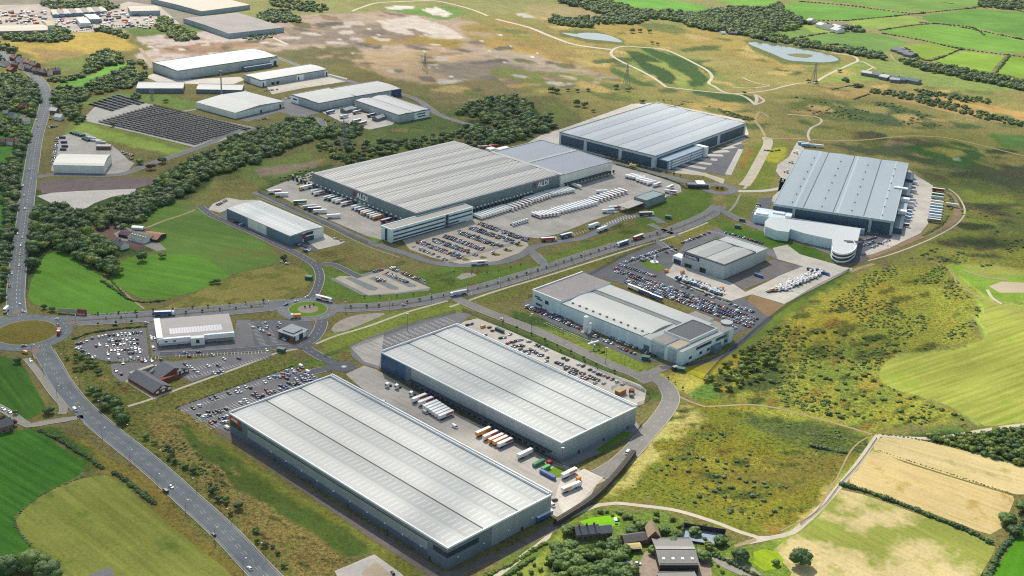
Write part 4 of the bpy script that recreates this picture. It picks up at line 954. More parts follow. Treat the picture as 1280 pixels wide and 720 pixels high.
# gatehouse by the roundabout
t, X, Y, _ = shed('gatehouse', 'low dark glazed gatehouse beside the far roundabout', 'gatehouse', (860,231), (858.5,227), (886,231.5), 4, GLASS, M('gatehouse_roof', alb(126,140,144), .5), 1, 'x', .1, GREYM)
b = MB(); b.box(X*.45, X*.85, 1, Y+3, 4.3, 5.); b.build('canopy', WHITEM, t)
# --- east depot
R6 = roofm('east_depot_roof', alb(176,187,193), alb(204,212,216), 'y', 400, 2., 44., 0, ((.475,.515),), .3, dirt=.1)
t, X, Y, _ = shed('distribution_warehouse', 'blue grey roofed warehouse east of the roundabout, with curved office in front', 'warehouse', (966.9,255), (1002.5,186.2), (1117.5,277.5), 15, NAVY, R6, 4, 'y', .5, None, M('dark_valley', alb(96,108,118), .6), None)
for k in range(4):
    for q in range(7):
        b = MB(); xx = (k+.58)*X/4; b.cyl(xx, 14+q*Y/7.6, 15.3, 16.3, .7, .7, 8); b.build('roof_vent', GREYM, t)
b = MB(); b.box(-.4, X+.4, -.6, .4, 13.2, 15.6); b.box(-.4, .4, .4, Y+.3, 13.8, 15.4); b.box(X-.4, X+.4, .4, Y+.3, 13.8, 15.4); b.build('fascia', M('pale_blue_fascia', alb(196,210,216), .5), t)
for s in (X*.165, X*.80, X-3): b = MB(); b.box(s, s+3, -.8, -.05, 0, 13.2); b.build('pier', M('pale_blue_fascia'), t)
b = MB(); b.box(-16, X*.16, -26, -1, 0, 9); b.build('plant_wing', PALEB, t)
b = MB(); b.box(-14, -2, -24, -18, 9, 10.6); b.box(2, 14, -14, -8, 9, 10.6); b.box(16, 22, -22, -12, 9, 11.5); b.build('rooftop_plant', WHITEM, t)
b = MB(); b.box(X*.17, X*.78, -12, -9, 0, 5.8); b.build('link_corridor', M('wing_grey_cladding'), t)
for k, (y0, y1) in enumerate(((.03, .24), (.30, .50), (.56, .78), (.84, .97))):
    b = MB(); b.box(X+.1, X+9, Y*y0, Y*y1, 0, 6.2, 0, 1); b.build('dock_pod', [NAVY, NAVY if k != 1 else M('pale_blue_fascia')], t)
for q in ((X*.93, X+6, Y*.515, Y*.535, 15.4, 16.6), (X+1, X+10, Y*.44, Y*.47, 6, 10), (X+1, X+10, Y*.24, Y*.27, 6, 10)): b = MB(); b.box(*q); b.build('duct', WHITEM, t)
# front office with rounded end
def poly_b(name, label, cat, h, roofpts, wallm, rm, closed_s=0, base=0., smooth_from=None):
    w = W(roofpts, h); cx, cy = w[0]; t = thing(name, label, cat, (cx, cy, 0)); lw = [(x-cx, y-cy) for x, y in w]
    if closed_s: lw = smooth(lw, closed_s, True)
    b = MB(); b.prism(lw, base, h, 0, 1); b.build('wall', [wallm, rm], t); return t, lw
fo = [(956,277),(962.5,270.5),(1012,277),(1076,285.5),(1073,298),(1070,307),(1068,311),(1063,315),(1056,317),(1048,316.5),(1042,313),(1041,308),(1040,299),(1030,297),(1005,291.5),(988,286),(986,290),(970,288),(957,283)]
RA = M('panelled_office_roof', alb(224,228,226,1.4), .5, 0, .08, .4, .5, (.6, .35))
t, lw = poly_b('office_building', 'pale curved fronted office building before the blue grey warehouse', 'office', 10, fo, PALEB, RA)
def off_poly(l, d):
    P = np.array(l); n = len(P); out = []
    ar = sum(P[i][0]*P[(i+1) % n][1]-P[(i+1) % n][0]*P[i][1] for i in range(n)); sg = 1 if ar > 0 else -1
    for i in range(n):
        a, b_, c = P[i-1], P[i], P[(i+1) % n]; e1 = (b_-a)/np.linalg.norm(b_-a); e2 = (c-b_)/np.linalg.norm(c-b_)
        nn = np.array([e1[1]+e2[1], -e1[0]-e2[0]])*sg; nn /= np.linalg.norm(nn)+1e-9; out.append(tuple(b_+nn*d))
    return out
seg = lw[5:12]
for z0, z1, mt, nm in ((8.8, 10.5, WHITEM, 'curved_band'), (5.4, 6.6, WHITEM, 'curved_band'), (1.6, 2.6, WHITEM, 'curved_band'), (6.6, 8.8, GLASS, 'ribbon_window'), (2.6, 5.4, GLASS, 'ribbon_window')):
    w_ = smooth(seg, 1.5); b = MB(); d = 1.0 if mt is WHITEM else .5
    A = np.array(w_); T = np.gradient(A, axis=0); T /= np.linalg.norm(T, axis=1)[:, None]; Nn = np.stack([T[:, 1], -T[:, 0]], 1)
    cc = A.mean(0)-np.array(lw[3]); Nn *= np.sign((Nn*cc).sum(1).mean())
    q = [tuple(p) for p in A]+[tuple(p) for p in (A+Nn*d)[::-1]]
    b.prism(q, z0, z1); b.build(nm, mt, t)
b = MB(); c0 = np.array(lw[8])*.5+np.array(lw[3])*.5
for dx, dy, sx, sy in ((-5, -2, 9, 1.5), (5, -2, 8, 1.5), (-4, -6, 7, 1.2), (4, -6, 6, 1.2)): b.box(c0[0]+dx-sx/2, c0[0]+dx+sx/2, c0[1]+dy-sy, c0[1]+dy+sy, 10, 10.25)
b.build('roof_opening', DARK, t)
# --- blue signed shed
t, X, Y, _ = shed('factory_shed', 'tall grey shed with small blue and white sign, beside a lawn', 'warehouse', (905.6,331.9), (852.3,315), (946.9,316.2), 14, GREYW2, roofm('blue_sign_shed_roof', alb(192,192,186), None, 'x', 5, .3, 30, 0, (), .5), 2, 'x', .9, M('grey_green_parapet', alb(122,136,138), .6), GREYM, None, .9)
s_ = wallbox(t, 'w', X, Y, Y-19, Y-2, 9.4, 13., M('navy_sign', alb(18,44,110), .5), 'sign_board', .4)
text(t, 'KOMATSU', 'w', X, Y, Y-3.2, 10.1, 3., WHITEM, 'lettering', .5, s_)
wallbox(t, 'w', X, Y, Y*.42, Y*.56, 0, 4.6, DARK, 'loading_door', .25); wallbox(t, 'w', X, Y, Y*.76, Y*.93, 0, 3.6, DARK, 'loading_door', .25)
b = MB(); b.box(-.2, 10, Y+.2, Y+11, 0, 7); b.build('entrance_block', [WHITEM], t)
b = MB(); b.box(-.6, -.2, Y+1, Y+9, 0, 4.5); b.build('entrance_glazing', GLASS, t)
o, a, X2, Y2 = frame((946.9,318.5), (895,300), (969,314), 12); b = MB(); b.box(X+.2, X+X2, 1, Y*1.0, 0, 12); w2 = b.build('rear_range', GREYW2, t)
b = MB(); b.box(X+.3, X+X2+.2, .8, 1.6, 11.6, 12.8); b.box(X+X2-.6, X+X2+.2, 1.6, Y, 11.6, 12.8); b.box(X+1, X+X2-.6, 1.6, Y-.2, 12.02, 12.2); b.build('rear_roof', M('blue_sign_rear_roof', alb(214,216,212), .5), t)
# --- works beside the car park (pale blue, long)
yM = None
t, X, Y, _ = shed('works_building', 'long pale blue works with white roof and grey parapet block at its end', 'factory', (852.5,440.6), (667,365.6), (911,413), 12, PALEB, M('white_membrane_roof', alb(194,196,192), .6, 0, .05, .06, .2, (.4, .2)), 1, 'y', .2, None)
def lb(name, x0, x1, y0, y1, z0, z1, m, top=None): 
    b = MB(); b.box(x0, x1, y0, y1, z0, z1, 0, 1 if top else None); return b.build(name, [m]+([top] if top else []), t)
SW_ = M('standing_seam_white', alb(200,202,198), .5, 0, .04, .1)
# end block
lb('end_block', -.3, X*1.02, Y*.80, Y+.2, 0, 14, PALEB, M('brownish_flat_roof', alb(176,168,166), .8, 0, .1, .1, .2, (.6, .35)))
b = MB(); b.box(-.4, X*1.02, Y, Y+.9, 13.5, 15); b.box(-.5, .3, Y*.8, Y, 13.5, 14.7); b.build('parapet', WHITEM, t)
# barrel main roof
b = MB(); n = 10; x0, x1 = 9, X*.62
pf = [(x0+(x1-x0)*i/n, 12.3+1.6*math.sin(PI*i/n)) for i in range(n+1)]
for i in range(n):
    b.add([(pf[i][0], Y*.24, pf[i][1]), (pf[i+1][0], Y*.24, pf[i+1][1]), (pf[i+1][0], Y*.79, pf[i+1][1]), (pf[i][0], Y*.79, pf[i][1])], [(0, 1, 2, 3)])
for yy in (Y*.24, Y*.79): b.add([(x0, yy, 12)]+[(p[0], yy, p[1]) for p in pf]+[(x1, yy, 12)], [tuple(range(n+3))])
b.build('curved_roof', SW_, t)
lb('roof_gutter', X*.62, X*.70, Y*.12, Y*.80, 11.5, 12.6, M('gutter_grey', alb(140,142,140), .7))
lb('rear_range', X*.70, X*.98, Y*.10, Y*.79, 0, 13.4, PALEB, SW_)
lb('side_roof', .2, 9, Y*.25, Y*.80, 11.9, 12.5, SW_)
for k in range(11): lb('roof_vent', 6.5, 8., Y*.28+k*Y*.047, Y*.28+k*Y*.047+1.6, 12.5, 13.5, GREYM)
DK = M('dark_panelled_roof', alb(64,72,80), .5, 0, .1, .2, .4)
lb('dark_roof_block', X*.28, X*.88, Y*.035, Y*.20, 0, 13.9, PALEB, DK)
b = MB(); 
for q in ((X*.28, X*.88, Y*.035, Y*.045), (X*.28, X*.88, Y*.19, Y*.20), (X*.28, X*.30, Y*.045, Y*.19), (X*.86, X*.88, Y*.045, Y*.19)): b.box(*q, 13.9, 14.4)
b.build('parapet', M('cream_coping'), t)
TAN = M('tan_flat_roof', alb(214,190,162), .85, 0, .08, .3); GF = M('grey_flat_roof', alb(170,164,158), .85, 0, .08, .3)
lb('stair_block', 0, X*.26, Y*.03, Y*.085, 0, 13.5, PALEB, TAN); lb('stair_block', 0, X*.26, Y*.105, Y*.19, 0, 13.2, PALEB, GF)
lb('flat_block', X*.90, X*1.1, Y*.0, Y*.12, 0, 12.6, PALEB, GF); lb('flat_block', X*.92, X*1.15, Y*.14, Y*.26, 0, 13.0, PALEB, GF)
b = MB(); b.cyl(X*1.14, 9, 0, 13.6, 4.6, 4.6, 20); b.build('round_tower', M('round_tower_grey', alb(150,166,172), .5), t)
b = MB(); b.cyl(X*1.14, 9, 13.6, 14.2, 5, 5, 20); b.build('tower_roof', SW_, t)
for s0, s1, z in ((X*.30, X*.62, 8), (X*.72, X*.95, 7.6)): wallbox(t, 's', X, Y, s0, s1, z, z+2.4, GLASS, 'window', .2)
for s in (.16, .38, .54, .78, .92): wallbox(t, 's', X, Y, X*s, X*s+3.6, 2.6, 4.8, GLASS, 'window', .2)
b = MB(); b.box(X*.62, X*.76, -5, -.2, 0, 5.6); b.build('entrance_block', M('entrance_grey', alb(120,140,150), .4), t)
wallbox(t, 'w', X, Y, Y*.20, Y*.235, 0, 6, M('shutter_grey', alb(108,122,134), .5), 'roller_door', .2)
wallbox(t, 'w', X, Y, Y*.945, Y*.985, 9.3, 10.4, DARK, 'sign_strip', .5); wallbox(t, 'w', X, Y, Y*.93, Y*.97, 7.6, 8.7, DARK, 'sign_strip', .5)
wallbox(t, 'w', X, Y, Y*.93, Y*.975, 2.4, 4., DARK, 'window', .5); wallbox(t, 'w', X, Y, Y*.885, Y*.91, 6.4, 9.6, DARK, 'window', .5)
for s, r, h_ in ((.585, 1.9, 13.5), (.555, 1.4, 9)):
    o_ = loc2((t.location[0], t.location[1]), t.rotation_euler[2], -7, Y*s)
    tk = thing('storage_silo', 'tall white silo against the pale blue works' if h_ > 10 else 'short white silo next to the tall one by the pale blue works', 'silo', (o_[0], o_[1], .1), 0, 'silos beside the works')
    b = MB(); b.cyl(0, 0, 0, h_, r, r, 12); b.build('tank', WHITEM, tk); b = MB(); b.cyl(0, 0, h_, h_+.7, r, r*.3, 12); b.build('dome', WHITEM, tk)
    b = MB(); b.box(-r*1.8, r*1.8, -r*1.8, r*1.8, 0, .3); b.build('plinth', M('terrace_paving'), tk)
# --- retail store
o, a, X, Y = frame((198,424), (195,405.6), (292,416), 6)
t = thing('supermarket', 'low white supermarket with a row of bluish rooflights', 'supermarket', (o[0], o[1], 0), a)
Y = 38; b = MB(); b.box(0, X, 0, Y, 0, 6); b.build('wall', RENDER, t)
b = MB()
b.add([(-.5, -.5, 6.2), (X+.5, -.5, 6.2), (X+.5, Y*.42, 7.6), (-.5, Y*.42, 7.6)], [(0, 1, 2, 3)]); b.add([(-.5, Y*.42, 7.6), (X+.5, Y*.42, 7.6), (X+.5, Y+.4, 6.4), (-.5, Y+.4, 6.4)], [(0, 1, 2, 3)])
b.add([(-.5, -.5, 6.), (-.5, Y*.42, 7.6), (-.5, Y+.4, 6.)], [(0, 1, 2)]); b.add([(X+.5, -.5, 6.), (X+.5, Y*.42, 7.6), (X+.5, Y+.4, 6.)], [(0, 2, 1)])
b.build('roof', M('store_roof', alb(180,174,170), .6, 0, .06, .1), t)
for k in range(19):
    b = MB(); xx = X*.16+k*X*.037; z = 7.35; b.add([(xx, Y*.16, 6.78), (xx+1.9, Y*.16, 6.78), (xx+1.9, Y*.40, 7.62), (xx, Y*.40, 7.62)], [(0, 1, 2, 3)]); b.build('rooflight', M('rooflight_blue', alb(140,150,176), .3), t)
b = MB(); b.box(-1.2, 3.4, -1, Y*.98, 3.2, 7.6); b.build('end_fascia', WHITEM, t)
b = MB(); b.box(0, X*.42, -2.5, -.1, 3, 6.9); b.box(X*.60, X+.4, -2.2, -.1, 3.4, 7.2); b.build('front_fascia', WHITEM, t)
b = MB(); b.box(X*.42, X*.6, -5, -.1, 0, 6.4); b.build('entrance_block', RENDER, t); b = MB(); b.box(X*.49, X*.53, -5.25, -5.02, 2, 5); b.build('window', DARK, t)
for s in (.08, .19): b = MB(); b.box(X*s, X*s+2, -2.75, -2.52, 4, 5); b.build('window', DARK, t)
b = MB(); b.box(X*.61, X*.99, -.25, -.05, .4, 3.2); b.build('shop_window', M('shopfront', alb(190,176,150), .4), t)
# drive-through
o, a, X, Y = frame((367,421), (353,412), (378,411), 4.5)
t = thing('restaurant', 'small drive-through restaurant with grey hipped roof by the small roundabout', 'restaurant', (o[0], o[1], 0), a)
b = MB(); b.box(0, X, 0, Y, 0, 4.2); b.build('wall', M('orange_brown_panel', alb(172,116,84), .6, 0, .1, .3), t)
b = MB(); b.box(-1, X+1, -1, Y+1, 4.2, 5.2); b.box(X*.15, X*.85, Y*.15, Y*.85, 5.2, 6.); b.build('roof', M('restaurant_roof', alb(126,142,152), .5), t)
for x0, y0 in ((0, 0), (X*.55, -.5)): b = MB(); b.box(x0+1, x0+5, -1.3, -1.02, .6, 5.6); b.build('white_pier', WHITEM, t)
b = MB(); b.box(-1.3, -1.02, Y*.3, Y*.8, .6, 3.8); b.build('window', GLASS, t); b = MB(); b.box(X*.3, X*.5, -1.28, -1.03, .6, 3.6); b.build('window', GLASS, t)
# pub with slate roofs: two gabled ranges and a link
def gable(t, x0, x1, y0, y1, ze, zr, axis, wallm, rm, ov=.6, nm='range'):
    b = MB(); b.box(x0, x1, y0, y1, 0, ze); b.build('wall', wallm, t)
    b = MB()
    if axis == 'x':
        m = (y0+y1)/2; A = [(x0-ov, y0-ov, ze-.2), (x1+ov, y0-ov, ze-.2), (x1+ov, m, zr), (x0-ov, m, zr), (x0-ov, y1+ov, ze-.2), (x1+ov, y1+ov, ze-.2)]
        b.add(A, [(0, 1, 2, 3), (3, 2, 5, 4)]); g = MB(); g.add([(x0, y0, ze), (x0, y1, ze), (x0, m, zr-.3), (x1, y0, ze), (x1, y1, ze), (x1, m, zr-.3)], [(0, 2, 1), (3, 4, 5)])
    else:
        m = (x0+x1)/2; A = [(x0-ov, y0-ov, ze-.2), (x0-ov, y1+ov, ze-.2), (m, y1+ov, zr), (m, y0-ov, zr), (x1+ov, y0-ov, ze-.2), (x1+ov, y1+ov, ze-.2)]
        b.add(A, [(0, 3, 2, 1), (3, 4, 5, 2)]); g = MB(); g.add([(x0, y0, ze), (x1, y0, ze), (m, y0, zr-.3), (x0, y1, ze), (x1, y1, ze), (m, y1, zr-.3)], [(0, 1, 2), (3, 5, 4)])
    r = b.build('roof', rm, t); g.build('gable', wallm, t); return r
pub = thing('pub', 'brick pub with slate roofs round a yard and a paved terrace', 'pub', (*at(192,495), 0), math.atan2(at(234,480)[1]-at(192,495)[1], at(234,480)[0]-at(192,495)[0]))
gable(pub, 0, 15, 0, 33, 3., 6.8, 'y', BRICK, SLATER); gable(pub, 16.5, 41, 16, 31, 3., 7.4, 'y', BRICK, SLATER)
b = MB(); b.box(8, 30, 12, 16, 0, 3.4); b.build('link_wall', BRICK, pub)
b = MB(); b.box(4, 24, 35, 38, 0, 4); b.build('cream_screen_wall', M('cream_wall', alb(214,204,178), .8), pub)
for x0, y0 in ((5, -.5), (30, 15.4), (15.5, 28)):
    b = MB(); b.add([(x0, y0, 3.4), (x0+6, y0, 3.4), (x0+3, y0, 6.2), (x0, y0+.4, 3.4), (x0+6, y0+.4, 3.4), (x0+3, y0+.4, 6.2)], [(0, 1, 2), (5, 4, 3), (0, 2, 5, 3), (1, 4, 5, 2)]); b.build('white_gable', RENDER, pub)
for k in range(6): b = MB(); b.box(18+k*4, 20.2+k*4, 15.7, 15.98, 1, 2.6); b.build('window', WHITEM, pub)
for k in range(3): b = MB(); b.box(2+k*5, 4.4+k*5, -.25, -.02, 1, 2.6); b.build('window', WHITEM, pub)
# unit by the western depot yard
t, X, Y, _ = shed('industrial_unit', 'white roofed unit with dark blue end panels, across the lane from the lorry yard', 'warehouse', (362.5,295), (283,260.6), (404.8,283.8), 10, PALEW, roofm('unit_roof', alb(186,192,192), alb(206,214,216), 'y', 6, .7, 30, 0, ((.2,.45), (.6,.8)), .45), 1, 'y', 1.4, None)
for s0, s1 in ((0, Y*.36), (Y*.66, Y)): wallbox(t, 'w', X, Y, s0, s1, 0, 9.5, BLUEW, 'blue_panel', .2)
wallbox(t, 's', X, Y, -.2, X*.36, 0, 9.5, BLUEW, 'blue_panel', .2); wallbox(t, 's', X, Y, X*.36, X*.46, 3.5, 8.5, M('crimson_sign', alb(176,60,80), .5), 'sign_board', .3)
for s0 in (.40, .50, .60): wallbox(t, 's', X, Y, X*s0, X*s0+4, 0, 4.6, NAVY, 'loading_door', .25)
wallbox(t, 's', X, Y, X*.46, X*.68, 6.2, 9, DARK, 'window', .25)
# --- northern estate
NR = M('estate_roof_white', alb(196,198,196), .5, 0, .05, .08, .3)
def estate(label, N, L, R, h, wall, axis='x', bays=1, rise=1.2, rm=None, par=True, cat='warehouse', name='industrial_unit'):
    return shed(name, label, cat, N, L, R, h, wall, rm or NR, bays, axis, rise, GREYM if par else None, GREYM, None, .5, 'units on the northern estate')
t, X, Y, _ = estate('biggest grey shed of the northern estate, beside bare pale earth', (221.9,88.8), (188.7,78.1), (348,70.6), 13, GREYW2)
wallbox(t, 's', X, Y, X*.92, X, 0, 9.5, WHITEM, 'office_front', .4); wallbox(t, 's', X, Y, X*.955, X*.985, 0, 7, M('plum_glazing', alb(90,80,100), .4), 'window', .6)
b = MB(); b.box(X*.62, X*.90, -9, -2, 0, 6); b.build('tanker_bays', BLUEW, t)
t, X, Y, _ = estate('low silver roofed shed with blue wall beside the smaller solar field', (170,110.8), (172.5,102.5), (229,111), 6, BLUEW, 'x', 1, 1)
t, X, Y, _ = estate('low silver roofed shed between the big shed and a concrete mast', (245,112), (248.5,104.8), (302.5,113), 5, BLUEW, 'x', 1, 1)
t, X, Y, _ = estate('pale shed with a curved white roof beside the solar field', (294,141), (240.5,128.5), (359,127.5), 8, PALEW, 'y', 1, 2.6, None, False)
wallbox(t, 's', X, Y, X*.5, X*.53, 0, 4, DARK, 'loading_door', .25); wallbox(t, 's', X, Y, X*.9, X*.93, 0, 5, DARK, 'loading_door', .25)
t, X, Y, _ = estate('long terrace of units with white office fronts and two bright yards', (326.2,100.6), (303.7,93.7), (410,86.9), 9, GREYW2)
wallbox(t, 'w', X, Y, -.2, Y*.6, 0, 7.5, WHITEM, 'office_front', .3)
for s0, s1 in ((0, .07), (.52, .63), (.95, 1)): wallbox(t, 's', X, Y, X*s0, X*s1, 0, 7.8, WHITEM, 'office_front', .4); wallbox(t, 's', X, Y, X*(s0+.02), X*(s0+.04), 0, 5.5, NAVY, 'window', .6)
for s in (.15, .22): wallbox(t, 's', X, Y, X*s, X*s+5, 0, 4, DARK, 'loading_door', .25)
t, X, Y, _ = estate('grey unit with small white office front facing the lane', (398.7,129.4), (365,118), (444.4,120), 10, GREYW2)
wallbox(t, 'w', X, Y, Y*.72, Y, 0, 9, WHITEM, 'office_front', .3); wallbox(t, 'w', X, Y, Y*.78, Y*.92, 4.5, 6.5, GLASS, 'window', .4)
t, X, Y, _ = estate('grey unit with a blue far end, behind the other two in its row', (444.4,120.6), (415.6,110), (500.6,110.6), 10, GREYW2)
wallbox(t, 's', X, Y, X*.78, X, 0, 9.6, M('unit_blue', alb(40,80,130), .5), 'blue_panel', .3)
t, X, Y, _ = estate('grey unit with white signed end, nearest the road out of the estate', (498,144), (441.9,125.6), (538.7,136.9), 10, GREYW2, 'y', 2)
wallbox(t, 's', X, Y, X*.5, X*.98, 0, 9, WHITEM, 'office_front', .3); wallbox(t, 's', X, Y, X*.58, X*.84, 6, 7.4, DARK, 'sign_strip', .45); wallbox(t, 's', X, Y, X*.62, X*.84, 2.6, 4., DARK, 'window', .45)
for q, (px, lab) in enumerate((((432,142),'small silver canopy shed in the lorry yard of the northern estate'), ((472,152),'silver arched store in the lorry yard nearest the pylon'))):
    c = at(*px); s = thing('store_shed', lab, 'shed', (*c, .1), YAW+PI/2+.2); gable(s, 0, 16, 0, 9, 4, 6, 'x', GREYM, NR)
# barrel roofed depot in the west
R8 = roofm('barrel_roof', alb(226,226,216), alb(186,188,186), 'x', 3.2, .5, 400, 0, ((.015,.035),), .5)
t, X, Y, _ = shed('industrial_unit', 'white barrel roofed shed by the trunk road junction', 'warehouse', (129.4,206), (141.2,192.7), (66.2,204.4), 8, PALEW, NR, 1) if 0 else (None, 0, 0, 0)
o, a, X, Y = frame((66.5,206), (78,192.5), (129.8,207), 9)
t = thing('industrial_unit', 'white barrel roofed shed beside the trunk road junction', 'warehouse', (o[0], o[1], 0), a)
b = MB(); b.box(0, X, 0, Y, 0, 9); b.build('wall', PALEW, t)
b = MB(); n = 10; pf = [(-.4+(Y+.8)*i/n, 9+3.4*math.sin(PI*i/n)**.8) for i in range(n+1)]
for i in range(n): b.add([(-.4, pf[i][0], pf[i][1]), (X+.4, pf[i][0], pf[i][1]), (X+.4, pf[i+1][0], pf[i+1][1]), (-.4, pf[i+1][0], pf[i+1][1])], [(0, 1, 2, 3)])
for xx in (0, X): b.add([(xx, 0, 8.9)]+[(xx, p[0], p[1]) for p in pf]+[(xx, Y, 8.9)], [tuple(range(n+3))])
b.build('roof', M('barrel_white', alb(226,226,214), .5, 0, .04), t)
for k in range(22): b = MB(); b.add([(2+k*X/22.5, pf[1][0], pf[1][1]+.05), (3.4+k*X/22.5, pf[1][0], pf[1][1]+.05), (3.4+k*X/22.5, pf[3][0], pf[3][1]+.05), (2+k*X/22.5, pf[3][0], pf[3][1]+.05)], [(0, 1, 2, 3)]); b.build('rooflight', M('rooflight_grey', alb(176,180,180), .4), t)
# generic small buildings
def house(label, p, q, dep, ze, zr, wallm, rm, cat='house', name='house', axis='x', group=None, wins=0, chim=0):
    "p, q: ground points of its near wall, left to right"
    a, c = at(*p), at(*q); L_ = math.dist(a, c); t = thing(name, label, cat, (*a, 0), math.atan2(c[1]-a[1], c[0]-a[0]), group)
    rf = gable(t, 0, L_, 0, dep, ze, zr, axis, wallm, rm)
    for k in range(wins): s = L_*(k+.5)/wins; b = MB(); b.box(s-.6, s+.6, -.14, -.01, 1., 2.2); b.build('window', GLASS, t)
    for k in range(chim): s = L_*(k+.5)/chim; b = MB(); b.box(s-.5, s+.5, dep/2-.5, dep/2+.5, zr-1, zr+1.4); b.build('chimney', BRICK, rf)
    return t, L_
ASB = roofm('fibre_cement_roof', alb(150,148,142), None, 'x', 6, .2, 100, 0, ((.0,.0),), .9, dirt=.4, var=.12)
house('long slate roofed cottage row with chimneys beside the bright lawn', (721,676), (749,673), 9, 4.4, 7.4, BRICKP, SLATER, chim=3, wins=4)
house('lower slate cottage joined to the row beside the lawn', (750,673), (765,671), 8, 3.8, 6.2, BRICKP, SLATER, wins=2)
house('small slate roofed farm outbuilding between cottages and brick barn', (781,684), (809,680), 8, 3.6, 6, BRICKP, M('old_slate', alb(120,112,110), .8, 0, .2, .5), 'outbuilding', 'farm_outbuilding')
house('brick farmhouse with broad stone tiled hipped roof', (810,681), (824,681), 12, 5.5, 10, BRICK, M('stone_tiles', alb(170,150,122), .85, 0, .15, .6), wins=2, axis='y')
t, L_ = house('large fibre cement barn with stained ribbed roof at the farm', (824,716), (872,716), 28, 6, 7.6, M('barn_boarding', alb(60,60,62), .8), ASB, 'barn', 'barn')
b = MB(); b.box(-.3, L_+.3, 13, 15.5, 7.4, 7.9); b.build('ridge_vent', M('ridge_pale', alb(196,192,184), .8), t)
for k in range(4): b = MB(); s = L_*(k+.5)/4; b.box(s-.8, s+.8, 4, 6, 6.3, 6.75); b.build('rooflight', WHITEM, t)
house('low dark flat shed in front of the large barn', (826,736), (872,735), 12, 3.4, 4, M('barn_boarding'), ASB, 'shed', 'barn')
t = thing('water_tank', 'open topped rectangular slurry tank with blue sheeted floor', 'tank', (*at(888,677), 0), math.radians(-20)); 
b = MB(); X, Y = 26, 15
b.box(0, X, 0, .4, 0, 1.2); b.box(0, X, Y-.4, Y, 0, 4); b.box(0, .4, .4, Y-.4, 0, 3); b.box(X-.4, X, .4, Y-.4, 0, 3); t.location = (*at(851,676), 0); t.rotation_euler[2] = math.radians(-12); b.build('wall', M('barn_boarding'), t)
b = MB(); b.box(.4, X-.4, .4, Y-.4, 0, .5); b.build('cover_sheet', M('blue_grey_sheet', alb(150,170,186), .5), t)
t, L_ = house('cream roofed trailer shed between the farm cottages', (784,691), (801,690), 6, 3, 3.6, M('barn_boarding'), M('cream_sheet_roof', alb(210,186,120), .7), 'shed', 'farm_shed')
# western farm
t, L_ = house('green roofed stable with white rooflights at the western farm', (160,300), (180,305), 16, 3.5, 6, RENDER, M('green_sheet_roof', alb(110,124,112), .7), 'stable', 'stable')
for k in range(6): b = MB(); s = L_*(k+.5)/6; b.box(s-.6, s+.6, 4, 5.4, 4.9, 5.3); b.build('rooflight', WHITEM, t)
house('orange roofed barn on the far side of the western farm', (176,300), (196,303), 18, 3, 5.2, M('barn_boarding'), M('orange_sheet_roof', alb(190,140,104), .8), 'barn', 'barn', wins=3)
house('grey roofed farmhouse beside the western farm drive', (140,308), (151,313), 9, 4, 7, RENDER, SLATER, wins=2, chim=1)
house('maroon roofed shed at the paddock edge of the western farm', (148,296), (160,298), 12, 3, 4.4, M('barn_boarding'), M('maroon_roof', alb(96,70,76), .8), 'shed', 'farm_shed')
house('small white roofed shed at the corner of the western paddock', (148,286), (156,284), 4, 2.6, 3.2, RENDER, WHITEM, 'shed', 'farm_shed')
house('white roofed stable behind the green one', (165,287), (178,288), 5, 2.6, 3.4, RENDER, WHITEM, 'stable', 'stable')
# houses along the trunk road, north-west
HR = M('terrace_slate', alb(112,112,122), .8, 0, .2, .2)
hs = [((14,84),(21,85),'house'),((23,86),(30,88),''),((31,88),(38,90),''),((8,90),(14,92),''),((0,82),(6,84),''),((40,92),(48,93),''),((49,94),(58,95),''),((60,95),(66,94),''),((66,93),(76,92),''),((12,75),(18,77),''),((20,78),(27,80),''),((29,81),(36,83),''),((37,84),(44,86),'')]
TR = ['slate grey', 'brown tiled', 'pale slate', 'reddish tiled']
for i, (p, q, _) in enumerate(hs):
    wm = [BRICK, RENDER, BRICKP][i % 3]; rm = [HR, TILER, SLATER, M('warm_tiles', alb(168,124,104), .85, 0, .2)][i % 4]
    house('%s house, %s from the west in the village beyond the road bend' % (TR[i % 4], ordn(i+1)), p, q, 9, 5, 8, wm, rm, group='village houses on the trunk road', chim=1)
house('red gabled house alone among the roadside trees', (24,140), (34,140), 10, 6, 10, BRICK, M('red_tiles', alb(150,80,74), .85), wins=2)
for i, (p, q, c) in enumerate([((24,152),(30,153),'pale'),((30,156),(38,155),'cream'),((4,146),(10,146),'pale'),((11,148),(17,149),'grey'),((62,142),(70,143),'white'),((68,150),(76,151),'white'),((0,182),(6,182),'brown'),((8,181),(16,182),'brick'),((16,181),(22,183),'brown')]):
    house('%s roofed house, %s in the roadside hamlet among western trees' % (c, ordn(i+1)), p, q, 8, 4.5, 7.5, RENDER if i % 2 else BRICKP, {'pale': M('pale_tiles', alb(170,166,160), .8), 'cream': M('cream_tiles', alb(200,186,160), .8), 'grey': SLATER, 'white': RENDER, 'brown': TILER, 'brick': TILER}[c], group='hamlet houses')
house('grey roofed house at the field corner, bottom of the old lane', (2,542), (17,538), 10, 5, 8, BRICKP, SLATER, wins=2)
